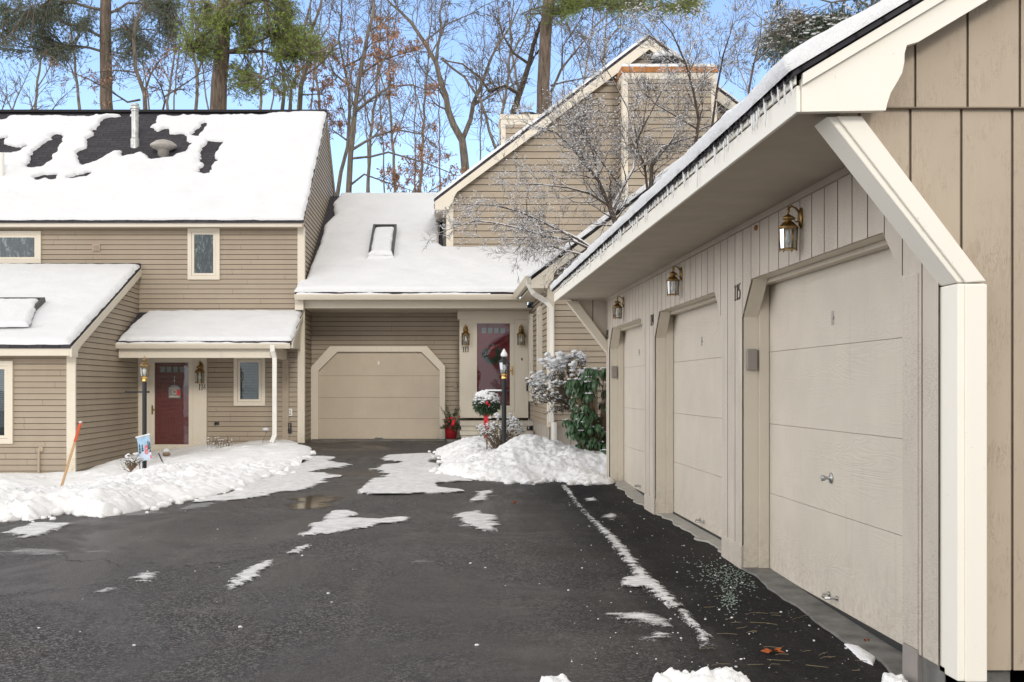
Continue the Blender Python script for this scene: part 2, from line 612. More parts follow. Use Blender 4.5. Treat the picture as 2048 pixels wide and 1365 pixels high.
    c = t.mix(t.math('MULTIPLY', t.ramp(dry, [(0.55, 0.0), (0.75, 1.0)]), 0.38), c, (0.19, 0.172, 0.158))
    red = t.noise(0.6, 4, 0.6)
    c = t.mix(t.math('MULTIPLY', t.ramp(red, [(0.56, 0.0), (0.72, 1.0)]), 0.28), c, (0.105, 0.074, 0.058))
    # fresher, wetter blacktop along the garage and salt grains
    sx = t.n('SeparateXYZ'); t.l(t.pos, sx.inputs[0])
    wob = t.math('ADD', sx.outputs[0], t.math('MULTIPLY', t.noise(1.2, 4), 0.9))
    wet = t.ramp(t.math('MULTIPLY', t.math('SUBTRACT', wob, 1.05), 0.55), [(0.05, 0.0), (0.6, 1.0)])
    c = t.mix(t.math('MULTIPLY', wet, 0.80), c, (0.013, 0.013, 0.0155))
    v2 = t.n('TexVoronoi', feature='F1'); v2.inputs['Scale'].default_value = 26
    t.l(t.pos, v2.inputs['Vector'])
    s2 = t.n('SeparateColor'); t.l(v2.outputs['Color'], s2.inputs[0])
    grain = t.math('MULTIPLY', t.ramp(v2.outputs['Distance'], [(0.10, 1.0), (0.2, 0.0)]), t.ramp(s2.outputs[1], [(0.72, 0.0), (0.78, 1.0)]))
    c = t.mix(t.math('MULTIPLY', grain, t.math('MULTIPLY', wet, 0.75)), c, (0.62, 0.62, 0.62))
    # thin cracks
    cr = t.noise(0.7, 3, 0.55, None, 0.8)
    c = t.mix(t.math('MULTIPLY', t.ramp(cr, [(0.495, 0.0), (0.5, 1.0), (0.505, 0.0)]), t.math('MULTIPLY', t.ramp(t.noise(0.35, 2), [(0.5, 0.0), (0.6, 1.0)]), 0.7)), c, (0.012, 0.012, 0.012))
    t.color(c)
    damp = t.ramp(t.noise(0.6, 6, 0.65, (1.0, 0.6, 1), 0.8), [(0.47, 0.0), (0.58, 1.0)])
    c = t.mix(t.math('MULTIPLY', damp, 0.45), c, (0.024, 0.022, 0.021))
    tr = t.noise(1.9, 5, 0.7, (1.6, 0.22, 1), 0.3)
    c = t.mix(t.math('MULTIPLY', t.ramp(tr, [(0.54, 0.0), (0.72, 1.0)]), 0.26), c, (0.17, 0.155, 0.14))
    t.color(c)
    c = t.mix(t.math('MULTIPLY', t.math('SUBTRACT', 1.0, wet), 0.02), c, (0.22, 0.215, 0.21))
    c = t.mix(t.math('MULTIPLY', wet, 0.35), c, (0.006, 0.006, 0.007))
    t.color(c)
    rg = t.mix(t.math('MULTIPLY', damp, t.math('SUBTRACT', 1.0, wet)), t.mix(t.ramp(big, [(0.35, 0.0), (0.65, 1.0)]), 0.70, 0.50), 0.30)
    t.l(rg, t.b.inputs['Roughness'])
    t.l(t.math('SUBTRACT', 0.20, t.math('MULTIPLY', wet, 0.14)), t.b.inputs['Specular IOR Level'])
    t.bump(t.math('ADD', vo.outputs['Distance'], t.math('MULTIPLY', t.noise(300, 2), 0.4)), 0.7, 0.006)
    MAT['asphalt'] = t.m
    # green ice melt
    plain('ice_melt', (0.27, 0.34, 0.29), 0.8, 0, 0.3, 40, bump=0.5)
    plain('concrete', (0.16, 0.155, 0.145), 0.8, 0, 0.35, 7, bump=0.3)
    plain('pale_concrete', (0.36, 0.345, 0.31), 0.8, 0, 0.15, 6, bump=0.3)
    plain('skirt', (0.43, 0.385, 0.33), 0.75, 0, 0.12, 4, (1, 1, 0.4), bump=0.2)
    plain('step_wood', (0.50, 0.46, 0.39), 0.7, 0, 0.12, 6)
    # shingles
    t = NT('shingle')
    mp = t.n('Mapping'); mp.inputs['Scale'].default_value = (1, 1, 1)
    t.l(t.co.outputs['UV'], mp.inputs['Vector'])
    br = t.n('TexBrick'); br.offset = 0.5
    br.inputs['Scale'].default_value = 1.0
    br.inputs['Brick Width'].default_value = 0.30; br.inputs['Row Height'].default_value = 0.14
    br.inputs['Mortar Size'].default_value = 0.010; br.inputs['Mortar Smooth'].default_value = 0.2
    br.inputs['Color1'].default_value = (0.060, 0.056, 0.066, 1)
    br.inputs['Color2'].default_value = (0.036, 0.034, 0.042, 1)
    br.inputs['Mortar'].default_value = (0.010, 0.010, 0.012, 1)
    t.l(mp.outputs[0], br.inputs['Vector'])
    c = t.mix(t.math('MULTIPLY', t.noise(2, 5), 0.5), br.outputs['Color'], (0.075, 0.07, 0.075))
    t.color(c); t.set(0.85, 0, 0.2)
    hb = t.bump(t.noise(120, 2), 0.4, 0.006)
    t.bump(br.outputs['Fac'], -0.5, 0.012, hb)
    MAT['shingle'] = t.m
    plain('black_metal', (0.018, 0.019, 0.022), 0.45, 0, 0.2, 30, bump=0.15)
    plain('dark_edge', (0.02, 0.019, 0.021), 0.8)
    plain('rubber', (0.025, 0.025, 0.025), 0.6)
    plain('brass', (0.33, 0.215, 0.085), 0.33, 1.0, 0.45, 25, bump=0.15)
    plain('dark_brass', (0.26, 0.17, 0.075), 0.35, 1.0, 0.45, 25)
    plain('bright_brass', (0.72, 0.45, 0.16), 0.25, 1.0, 0.2, 20)
    plain('galvanised', (0.48, 0.49, 0.48), 0.45, 0.75, 0.25, 9)
    plain('chrome', (0.62, 0.62, 0.62), 0.25, 1.0, 0.1, 20)
    plain('vent_metal', (0.40, 0.37, 0.34), 0.6, 0.1, 0.15, 8)
    plain('grey_box', (0.30, 0.27, 0.25), 0.55, 0, 0.06, 8)
    plain('tan_plastic', (0.40, 0.32, 0.24), 0.55, 0, 0.06, 8)
    plain('iron_number', (0.045, 0.036, 0.03), 0.5, 0, 0.2, 30)
    t = NT('rust')
    c = t.mix(t.ramp(t.noise(5, 5, 0.7, (1, 1, 0.15)), [(0.35, 0.0), (0.7, 1.0)]), (0.55, 0.24, 0.075), (0.28, 0.12, 0.05))
    t.color(c); t.set(0.75, 0.1, 0.3)
    MAT['rust'] = t.m
    # glass: reflects like a pane, lets the room behind show
    def glass(key, tint, refl):
        t = NT(key)
        tr = t.n('BsdfTransparent'); tr.inputs[0].default_value = (*tint, 1)
        gl = t.n('BsdfGlossy'); gl.inputs['Roughness'].default_value = 0.02
        gl.inputs[0].default_value = (0.85, 0.9, 0.95, 1)
        fr = t.n('Fresnel'); fr.inputs[0].default_value = 1.5
        bp = t.n('Bump'); bp.inputs['Strength'].default_value = 0.05; bp.inputs['Distance'].default_value = 0.02
        t.l(t.noise(2.5, 2), bp.inputs['Height'])
        t.l(bp.outputs[0], gl.inputs['Normal'])
        mx = t.n('MixShader')
        t.l(t.math('ADD', fr.outputs[0], refl, True), mx.inputs[0])
        t.l(tr.outputs[0], mx.inputs[1]); t.l(gl.outputs[0], mx.inputs[2])
        t.l(mx.outputs[0], t.t.nodes['Material Output'].inputs[0])
        MAT[key] = t.m
    glass('glass', (0.80, 0.84, 0.84), 0.02)
    glass('lantern_glass', (0.90, 0.92, 0.92), 0.0)
    plain('bulb', (0.82, 0.84, 0.85), 0.3, 0, 0.03)
    plain('room_dark', (0.018, 0.02, 0.022), 0.9)
    t = NT('room_reflection')
    c = t.ramp(t.noise(2.6, 6, 0.72, (2.0, 1, 0.9), 2.0), [(0.42, (0.004, 0.006, 0.006)), (0.50, (0.03, 0.04, 0.035)), (0.56, (0.10, 0.11, 0.10)), (0.62, (0.50, 0.52, 0.54))])  # dim room backing; pale blotches painted in as pane reflections
    t.color(c); t.set(0.9)
    MAT['room_reflection'] = t.m
    plain('blind', (0.20, 0.21, 0.215), 0.6, 0, 0.15, 5)
    plain('white_blind', (0.52, 0.52, 0.50), 0.6, 0, 0.05, 5)
    plain('red_door', (0.34, 0.045, 0.04), 0.42, 0, 0.1, 4)
    plain('wine_door', (0.46, 0.05, 0.062), 0.42, 0, 0.1, 4)
    plain('red_ribbon', (0.62, 0.022, 0.035), 0.5, 0, 0.15, 20)
    plain('red_pot', (0.24, 0.012, 0.016), 0.25, 0, 0.12, 8)
    plain('orange_paint', (0.62, 0.085, 0.025), 0.55, 0, 0.12, 20)
    plain('lath', (0.47, 0.30, 0.16), 0.7, 0, 0.15, 12, (1, 1, 0.2))
    plain('leaf_dead', (0.37, 0.20, 0.115), 0.7, 0, 0.35, 3)
    plain('fallen', (0.33, 0.085, 0.02), 0.6, 0, 0.3, 60)
    plain('straw', (0.20, 0.16, 0.095), 0.7)
    plain('needles', (0.20, 0.255, 0.055), 0.6, 0, 0.45, 0.9)
    plain('needles_dark', (0.105, 0.135, 0.085), 0.6, 0, 0.45, 0.9)
    plain('fir', (0.04, 0.075, 0.036), 0.55, 0, 0.35, 10)
    plain('rhodo_leaf', (0.045, 0.105, 0.042), 0.32, 0, 0.4, 7, spec=0.5)
    plain('shrub_leaf', (0.075, 0.072, 0.052), 0.6, 0, 0.35, 9)
    plain('stalk', (0.20, 0.135, 0.08), 0.8, 0, 0.3, 9)
    # bark, and bark with snow lying on the upper side
    for key, b, sn in (('pine_bark', (0.175, 0.135, 0.105), 0), ('bark', (0.205, 0.175, 0.14), 0), ('snowy_bark', (0.115, 0.092, 0.076), 1), ('dusted_bark', (0.10, 0.082, 0.065), 0.6)):
        t = NT(key)
        c = t.mix(t.ramp(t.noise(6, 6, 0.75, (2.2, 2.2, 0.35)), [(0.35, 0.0), (0.7, 1.0)]), mul(b, 0.45), mul(b, 1.6))
        if sn:
            nm = t.n('SeparateXYZ')
            ge = t.n('NewGeometry'); t.l(ge.outputs['Normal'], nm.inputs[0])
            up = t.math('MULTIPLY', t.math('ADD', nm.outputs[2], t.math('MULTIPLY', t.noise(9, 3), 0.9)), 0.75)
            fac = t.ramp(up, [(0.56 if sn == 1 else 0.85, 0.0), (0.72 if sn == 1 else 0.95, 1.0)])
            c = t.mix(fac, c, (0.82, 0.83, 0.86))
        t.color(c); t.set(0.9, 0, 0.15)
        if not sn:
            t.bump(t.noise(9, 5, 0.75, (2.2, 2.2, 0.35)), 0.9, 0.05)
        MAT[key] = t.m
    # ice
    t = NT('ice')
    t.color((0.95, 0.96, 0.97)); t.set(0.12, 0, 0.6)
    t.b.inputs['Transmission Weight'].default_value = 0.12
    t.b.inputs['IOR'].default_value = 1.31
    MAT['ice'] = t.m
    # puddle: a thin skin of meltwater
    t = NT('puddle')
    t.color((0.045, 0.037, 0.030)); t.set(0.10, 0, 0.4)
    at = t.n('Attribute', attribute_name='cover')
    t.l(t.ramp(t.math('ADD', at.outputs['Fac'], t.math('MULTIPLY', t.math('SUBTRACT', t.noise(3.5, 5, 0.7, (0.6, 1.6, 1)), 0.5), 2.2)), [(0.25, 0.0), (0.75, 1.0)]), t.b.inputs['Alpha'])
    t.bump(t.noise(3, 2), 0.05, 0.01)
    MAT['puddle'] = t.m
    # garden flag cloth, printed: sky over snow with dark firs
    plain('flag_cloth', (0.34, 0.50, 0.66), 0.8, 0, 0.22, 9)
    plain('flag_snow', (0.55, 0.66, 0.80), 0.8, 0, 0.12, 15)
    plain('flag_fir', (0.05, 0.085, 0.10), 0.8, 0, 0.3, 30)
    plain('flag_pink', (0.62, 0.16, 0.20), 0.8, 0, 0.2, 30)
    plain('sign_grey', (0.22, 0.24, 0.25), 0.7, 0, 0.15, 30)
    plain('sign_cream', (0.60, 0.48, 0.38), 0.7, 0, 0.15, 30)
    plain('stone', (0.30, 0.22, 0.16), 0.8, 0, 0.3, 20)


make_materials()
# ------------------------------------------------------------------ shared building pieces
def uv_roof(o, E, S):
    me = o.data
    uv = me.uv_layers.new(name='UVMap')
    E = Vector(E).normalized(); S = Vector(S).normalized()
    for lp in me.loops:
        p = me.vertices[lp.vertex_index].co
        uv.data[lp.index].uv = (p.dot(E), p.dot(S))


def roof(name, pts, parent, E, S, th=0.07):
    mb = MB(); mb.slab(pts, (0, 0, -th))
    o = mb.build(name, [MAT['shingle']], parent)
    uv_roof(o, E, S)
    return o


def roof_snow(parent, O, E, S, poly, T, name='roof_snow', res=0.06, **kw):
    T = T * 0.72
    """O: roof point with u = v = 0; E along the eave, S up the slope (unit vectors)"""
    E = Vector(E).normalized(); S = Vector(S).normalized(); N = E.cross(S)
    if N.z < 0:
        N = -N

    def fp(u, v, t):
        return (O[0] + E.x * u + S.x * v + N.x * t, O[1] + E.y * u + S.y * v + N.y * t, O[2] + E.z * u + S.z * v + N.z * t)
    return sheet(name, parent, MAT['snow'], fp, poly, res, T, T=T if not callable(T) else 0.1, base=0.006, **kw)


def hit_roof(px, py, O, E, S):
    """where the sight line of a photo point meets a roof plane, in (u, v) of that roof"""
    E = Vector(E).normalized(); S = Vector(S).normalized(); N = E.cross(S)
    d = Vector(((px - CX) / F, 1.0, (CY - py) / F)); c = Vector((0, 0, H))
    k = (Vector(O) - c).dot(N) / d.dot(N)
    p = c + d * k - Vector(O)
    return (p.dot(E), p.dot(S))


def frame4(mb, M, s0, s1, z0, z1, w, d0, d1, mi=0, wb=None):
    wb = w if wb is None else wb
    mb.box(s0, s1, d0, d1, z1 - w, z1, mi, M); mb.box(s0, s1, d0, d1, z0, z0 + wb, mi, M)
    mb.box(s0, s0 + w, d0, d1, z0 + wb, z1 - w, mi, M); mb.box(s1 - w, s1, d0, d1, z0 + wb, z1 - w, mi, M)


def window(parent, M, s0, s1, z0, z1, casing=0.10, sash=0.055, blind='blind', slats=True, proud=0.05, bfrac=1.0):
    mb = MB(); frame4(mb, M, s0, s1, z0, z1, casing, 0.0, proud)
    w = mb.build('window', MAT['trim'], parent, bevel=0.004)
    a, b, c, d = s0 + casing, s1 - casing, z0 + casing, z1 - casing
    mb = MB(); frame4(mb, M, a + 0.004, b - 0.004, c + 0.004, d - 0.004, sash, 0.008, proud - 0.012)
    mb.build('sash', MAT['trim'], w, bevel=0.003)
    mb = MB(); mb.box(a + sash - 0.01, b - sash + 0.01, 0.033, 0.036, c + sash - 0.01, d - sash + 0.01, 0, M)
    mb.build('pane', MAT['glass'], w)
    mb = MB(); mb.box(a, b, 0.021, 0.023, c, d, 0, M)
    if slats:
        n = int((d - c) * bfrac / 0.035)
        for i in range(n):
            z = d - 0.02 - i * 0.035
            mb.box(a + sash, b - sash, 0.0245, 0.0285, z - 0.026, z, 1, M)
    mb.build('blind' if slats else 'reflection_backing', [MAT['room_dark' if slats else 'room_reflection'], MAT[blind]], w)
    return w


def scroll_poly(sx=1.0, k=1.0, slope=0.6, hh=0.175):
    """end board under a rake: square at the eave, curved where it runs into the rake.  s runs inward from the eave corner, z from the board bottom"""
    pts = [(0, 0), (0.412, 0.006), (0.418, 0.035), (0.436, 0.085), (0.468, 0.135), (0.492, 0.175), (0.503, 0.225), (0.504, 0.262), (0.515, 0.30)]
    return [(s * k * sx, z * k) for s, z in pts]


DIG = {'1': [[(0.12, 0.82), (0.3, 1.0), (0.3, 0.0)], [(0.12, 0.0), (0.46, 0.0)]],
       '3': [[(0.05, 0.9), (0.25, 1.0), (0.48, 0.88), (0.44, 0.66), (0.22, 0.55)], [(0.22, 0.55), (0.5, 0.42), (0.52, 0.18), (0.3, 0.0), (0.04, 0.1)]],
       '4': [[(0.42, 0.0), (0.42, 1.0), (0.0, 0.3), (0.6, 0.3)]],
       '5': [[(0.55, 1.02), (0.14, 0.98), (0.1, 0.58), (0.36, 0.6), (0.52, 0.4), (0.46, 0.12), (0.25, 0.0), (0.04, 0.08)]]}


def number(parent, text, M, s, z, h, adv=0.5, slant=0.05, r=0.011, depth=0.02, flip=1, wide=0.68):
    mb = MB()
    for ch in text:
        for st in DIG[ch]:
            pts = [Vector(M(s + flip * (x * h * wide + y * h * slant), depth, z + y * h)) for x, y in st]
            rr = [r * (1.15 if i else 0.8) for i in range(len(pts))]
            mb.tube(pts, rr, 6)
        s += flip * h * adv * (0.75 if ch == '1' else 1.05)
    return mb.build('house_number', MAT['iron_number'], parent)


_lan = {}


def lantern_meshes():
    """brass wall lantern; wall plane at y = 0, hangs out towards -Y"""
    mb = MB()
    mb.lathe([(0.008, -0.034), (0.035, -0.03), (0.046, -0.016), (0.05, 0.0)], (0, 0, 0.07), 18, ax='y', sx=1.0, sy=2.1)
    mb.tube([(0, -0.02, 0.12), (0, -0.055, 0.165), (0, -0.10, 0.185), (0, -0.13, 0.155), (0, -0.13, 0.12)], [0.011, 0.010, 0.009, 0.010, 0.012], 8)
    mb.tube([(0, -0.02, 0.05), (0, -0.05, 0.03), (0, -0.075, 0.045), (0, -0.06, 0.075)], [0.006, 0.006, 0.005, 0.004], 6)
    c = (0, -0.13, 0)
    mb.lathe([(0.092, -0.03), (0.096, -0.02), (0.08, -0.005), (0.055, 0.022), (0.036, 0.035), (0.03, 0.045), (0.05, 0.052), (0.062, 0.066), (0.052, 0.082), (0.025, 0.096), (0.012, 0.104), (0.010, 0.12), (0.017, 0.132), (0.017, 0.15), (0.006, 0.164), (0.012, 0.172), (0.004, 0.184)], c, 18)
    for k in range(6):
        a = math.pi / 3 * k + 0.3
        p = Vector((0.078 * math.cos(a), -0.13 + 0.078 * math.sin(a), 0))
        q = Vector((0.086 * math.cos(a), -0.13 + 0.086 * math.sin(a), 0))
        mb.tube([p + Vector((0, 0, -0.235)), q + Vector((0, 0, -0.02))], 0.0065, 5)
        mb.lathe([(0.001, -0.012), (0.008, -0.004), (0.004, 0.006)], (p.x, p.y, -0.245), 6)
    mb.lathe([(0.075, -0.241), (0.088, -0.238), (0.088, -0.226), (0.075, -0.224)], c, 6, a0=0.3)
    mb.lathe([(0.088, -0.04), (0.096, -0.037), (0.096, -0.026), (0.088, -0.022)], c, 6, a0=0.3)
    _lan['brass'] = mb.mesh('wall_lantern', MAT['brass'], smooth=False)
    for p in _lan['brass'].polygons:
        p.use_smooth = len(p.vertices) == 4
    mb = MB()
    for k in range(6):
        a0, a1 = math.pi / 3 * k + 0.3, math.pi / 3 * (k + 1) + 0.3
        P = lambda a, r, z: (r * math.cos(a), -0.13 + r * math.sin(a), z)
        mb.quad(P(a0, 0.076, -0.226), P(a1, 0.076, -0.226), P(a1, 0.084, -0.038), P(a0, 0.084, -0.038))
    _lan['glass'] = mb.mesh('lantern_glass', MAT['lantern_glass'])
    mb = MB()
    mb.lathe([(0.004, -0.185), (0.022, -0.178), (0.032, -0.155), (0.030, -0.13), (0.018, -0.10), (0.014, -0.07), (0.014, -0.035)], c, 14)
    _lan['bulb'] = mb.mesh('bulb', MAT['bulb'], smooth=True)


lantern_meshes()


def wall_lantern(parent, loc, rz=0.0, sc=1.0):
    o = link_mesh('wall_lantern', _lan['brass'], parent)
    o.location = Vector(loc) - ORG[parent.name]
    o.rotation_euler = (0, 0, rz); o.scale = (sc, sc, sc)
    link_mesh('lantern_glass', _lan['glass'], o); link_mesh('bulb', _lan['bulb'], o)
    return o


def gutter(mb, x0, x1, yback, ztop, w=0.12, h=0.12):
    prof = [(0, ztop), (0, ztop - h), (-w * 0.6, ztop - h), (-w * 0.85, ztop - h * 0.55), (-w, ztop - h * 0.2), (-w, ztop), (-w + 0.012, ztop), (-w + 0.012, ztop - 0.02), (-w * 0.6, ztop - h + 0.015), (-0.012, ztop - h + 0.015), (-0.012, ztop)]
    mb.prism(prof, x0, x1, lambda s, d, z: (d, yback + s, z))


def entrance(parent, Yp, s0, s1, z0, z1, door_mat, handle_left, handle_mat, frame_w=0.095, zpanel=None):
    """storm door over a panelled door with four small lights"""
    M = mF(Yp)
    mb = MB(); frame4(mb, M, s0, s1, z0, z1, frame_w, 0.03, 0.11, wb=frame_w * 1.3)
    sd = mb.build('storm_door', MAT['trim'], parent, bevel=0.005)
    a, b, c, d = s0 + frame_w, s1 - frame_w, z0 + frame_w * 1.3, z1 - frame_w
    mb = MB(); mb.box(a - 0.01, b + 0.01, 0.082, 0.086, c - 0.01, d + 0.01, 0, M)
    mb.build('pane', MAT['glass'], sd)
    mb = MB()
    hx = (s0 + frame_w * 0.5) if handle_left else (s1 - frame_w * 0.5)
    sg = 1 if handle_left else -1
    zc = z0 + 0.93 * (z1 - z0) / 2.1
    mb.box(hx - 0.018, hx + 0.018, 0.11, 0.12, zc - 0.11, zc + 0.09, 0, M)
    mb.tube([Vector(M(hx, 0.12, zc)), Vector(M(hx, 0.16, zc)), Vector(M(hx + sg * 0.11, 0.16, zc - 0.005))], 0.011, 8)
    mb.build('handle', MAT[handle_mat], sd, bevel=0.003)
    # the inner door
    mb = MB(); mb.box(a - 0.03, b + 0.03, 0.022, 0.04, c - 0.05, d + 0.03, 0, M)
    w = b - a
    for i in (0, 1):
        p0 = a + w * (0.12 + 0.42 * i); p1 = p0 + w * 0.34
        for q0, q1 in ((0.07, 0.36), (0.45, 0.80)):
            frame4(mb, M, p0, p1, c + (d - c) * q0, c + (d - c) * q1, 0.022, 0.041, 0.050)
            mb.box(p0 + 0.05, p1 - 0.05, 0.041, 0.049, c + (d - c) * q0 + 0.05, c + (d - c) * q1 - 0.05, 0, M)
    dr = mb.build('door', MAT[door_mat], parent, bevel=0.004)
    for i in range(4):
        p0 = a + w * (0.13 + 0.19 * i)
        mb = MB(); frame4(mb, M, p0, p0 + w * 0.17, c + (d - c) * 0.875, c + (d - c) * 0.955, 0.012, 0.041, 0.052)
        mb.box(p0 + 0.012, p0 + w * 0.17 - 0.012, 0.0412, 0.044, c + (d - c) * 0.875 + 0.012, c + (d - c) * 0.955 - 0.012, 1, M)
        mb.build('door_light', [MAT[door_mat], MAT['white_blind']], dr)
    return sd


# ================================================================== THE SETTING
def ground_mesh():
    # driveway court: fine sheet near, out to the far house; then snow-covered ground to the horizon
    xs = list(np.linspace(-16, 16, 81)); ys = list(np.linspace(-6, 29, 88))
    v = [(x, y, float(gz(x, y))) for x in xs for y in ys]
    n = len(ys)
    f = [(i * n + j, (i + 1) * n + j, (i + 1) * n + j + 1, i * n + j + 1) for i in range(len(xs) - 1) for j in range(n - 1)]
    me = bpy.data.meshes.new('driveway'); me.from_pydata(v, [], f); me.materials.append(MAT['asphalt'])
    o = link_mesh('driveway', me); o['kind'] = 'structure'
    mb = MB(); mb.quad((-1500, -1500, -0.6), (1500, -1500, -0.6), (1500, 2500, -0.6), (-1500, 2500, -0.6))
    o = mb.build('ground', MAT['snow_ground']); o['kind'] = 'structure'


ground_mesh()

# ================================================================== LEFT TOWNHOUSE (number 114)
YL = 25.1
XC = SX(607, YL)                    # right hand corner
XWG = -6.80; YWG = 20.73            # projecting wing
A = thing('townhouse', 'tan clapboard townhouse with a snowy roof, red front door and number 114', 'house', (-8.0, YL, 0))
ZE = 5.03; YE = 24.8; YR = 29.6; SLA = 0.727
ZR = ZE + SLA * (YR - YE)
XL = -14.5
clap('front_wall', [(XL, -0.3), (XC, -0.3), (XC, ZE), (XL, ZE)], mF(YL), A, t0=0.02)
zr = lambda y: (ZE - 0.14 + SLA * (y - YE)) if y < YR else (ZE - 0.14 + SLA * (2 * YR - y - YE))
clap('side_wall', [(YL, -0.1), (31.6, -0.1), (31.6, zr(31.6)), (YR, zr(YR)), (YL, zr(YL))], mR(XC), A, t0=0.02)
mb = MB(); mb.box(XC - 0.13, XC + 0.028, YL - 0.03, YL + 0.11, 0.05, ZE - 0.16)
mb.build('corner_board', MAT['trim'], A, bevel=0.006)
mb = MB(); mb.box(XC - 0.16, XC + 0.03, YL - 0.25, YL + 0.0, 3.02, 3.27)
mb.build('corner_block', MAT['trim'], A, bevel=0.006)
mb = MB(); mb.box(XL, XC + 0.04, YE - 0.02, YE + 0.02, ZE - 0.19, ZE - 0.045); mb.box(XL, XC + 0.02, YE + 0.02, YL + 0.02, ZE - 0.17, ZE - 0.15)
mb.build('fascia', MAT['trim'], A, bevel=0.004)
xr0 = XC + 0.05
main_roof = roof('roof', [(XL, YE - 0.06, ZE - 0.04), (xr0, YE - 0.06, ZE - 0.04), (xr0, YR, ZR), (XL, YR, ZR)], A, (1, 0, 0), (0, 1, SLA))
roof('roof', [(xr0, 2 * YR - YE, ZE), (XL, 2 * YR - YE, ZE), (XL, YR, ZR + 0.002), (xr0, YR, ZR + 0.002)], A, (1, 0, 0), (0, 1, -SLA))
mb = MB(); mb.box(XL, xr0, YR - 0.14, YR + 0.14, ZR - 0.03, ZR + 0.05)
mb.build('ridge_cap', MAT['dark_edge'], A, bevel=0.03)
mb = MB()
mb.prism([(YE - 0.05, ZE - 0.20), (YE - 0.05, ZE - 0.05), (YR, ZR - 0.07), (2 * YR - YE, ZE - 0.07), (2 * YR - YE, ZE - 0.2), (YR, ZR - 0.22)], 0.0, 0.035, mR(XC + 0.01))
mb.build('rake_board', MAT['siding'], A)
OA, EA, SA = (0, YE - 0.06, ZE - 0.04), (1, 0, 0), (0, 1, SLA)
VR = math.hypot(1, SLA) * (YR - YE + 0.06)
H_ = lambda pts: [hit_roof(x, y, OA, EA, SA) for x, y in pts]
holes = [H_([(372, 168), (380, 178), (395, 200), (400, 230), (388, 240), (385, 208)]) and H_([(205, 246), (188, 272), (172, 298), (150, 306), (160, 318), (172, 332), (185, 330), (205, 316), (228, 305), (245, 305), (248, 314), (262, 312), (285, 308), (300, 320), (340, 316), (362, 306), (378, 296), (374, 288), (362, 272), (336, 272), (330, 262), (318, 268), (304, 268), (306, 246), (310, 232), (282, 232), (255, 234), (222, 236)]),
         H_([(112, 272), (98, 285), (80, 298), (62, 320), (52, 335), (80, 337), (96, 322), (108, 306), (118, 290), (128, 276)]),
         H_([(-20, 240), (8, 242), (14, 232), (-20, 232)]),
         H_([(418, 284), (408, 312), (402, 340), (400, 348), (418, 350), (426, 330), (428, 312), (440, 288)]),
         H_([(404, 250), (412, 246), (408, 258), (398, 266), (392, 274), (388, 272), (395, 262)]),
         H_([(74, 356), (92, 354), (110, 353), (110, 361), (92, 357), (76, 362)]),
         H_([(143, 359), (160, 350), (176, 348), (172, 356), (154, 360)]),
         H_([(-20, 286), (14, 276), (4, 296), (46, 296), (36, 306), (-20, 312)]),
         [(XL - 1, VR - 0.30), (-7.55, VR - 0.26), (-6.0, VR - 0.24), (-4.6, VR - 0.16), (-3.7, VR + 0.05), (-2, VR + 0.1), (-2, VR + 0.5), (XL - 1, VR + 0.5)]]
roof_snow(A, OA, EA, SA, [(XL, -0.03), (xr0 - 0.0, -0.03), (xr0 - 0.0, VR), (XL, VR)], 0.11, res=0.035, holes=holes, edge=0.085, en=0.03, hn=0.15, hgrow=0.05, bump=0.022, bs=1.6, seed=5)
# flue pipe, roof fan, small white vent
def on_roofA(px, py):
    u, v = hit_roof(px, py, OA, EA, SA)
    s = Vector(SA).normalized()
    return Vector((OA[0] + u, OA[1] + s.y * v, OA[2] + s.z * v))
p = on_roofA(270, 292); r = 0.085
mb = MB(); mb.lathe([(0.11, -0.15), (0.11, 0.16), (r, 0.19), (r, 0.84), (0.10, 0.85), (0.10, 0.89), (0.125, 0.90), (0.125, 0.95), (0.09, 0.97), (0.10, 0.99), (0.10, 1.03), (0.05, 1.05)], p, 20)
fl = mb.build('flue_pipe', MAT['galvanised'], A, smooth=False)
p = on_roofA(327, 308)
mb = MB(); mb.lathe([(0.14, -0.18), (0.14, 0.08), (0.20, 0.10), (0.31, 0.17), (0.325, 0.20), (0.30, 0.23), (0.2, 0.30), (0.08, 0.335), (0.02, 0.34)], p, 28)
mb.build('roof_fan', MAT['vent_metal'], A, smooth=True)
p = on_roofA(3, 360)
mb = MB(); mb.lathe([(0.06, -0.2), (0.06, 0.62), (0.045, 0.63)], p, 14); mb.build('vent_pipe', MAT['white_metal'], A)

window(A, mF(YL), SX(376, YL), SX(440, YL), SZ(560, YL), SZ(457, YL), casing=0.085, slats=False)
window(A, mF(YL), SX(-25, YL), SX(83, YL), SZ(528, YL), SZ(463, YL), casing=0.085, slats=False)
window(A, mF(YL), SX(468, YL), SX(531, YL), SZ(812, YL), SZ(712, YL), casing=0.085)
mb = MB(); x, z = SX(193, YL), SZ(496, YL); mb.box(x - 0.085, x + 0.085, 0.01, 0.04, z - 0.085, z + 0.085, 0, mF(YL))
for k in range(4): mb.box(x - 0.06, x + 0.06, 0.04, 0.062, z + 0.05 - k * 0.034 - 0.012, z + 0.05 - k * 0.034, 0, mF(YL))
mb.build('dryer_vent', MAT['tan_plastic'], A)

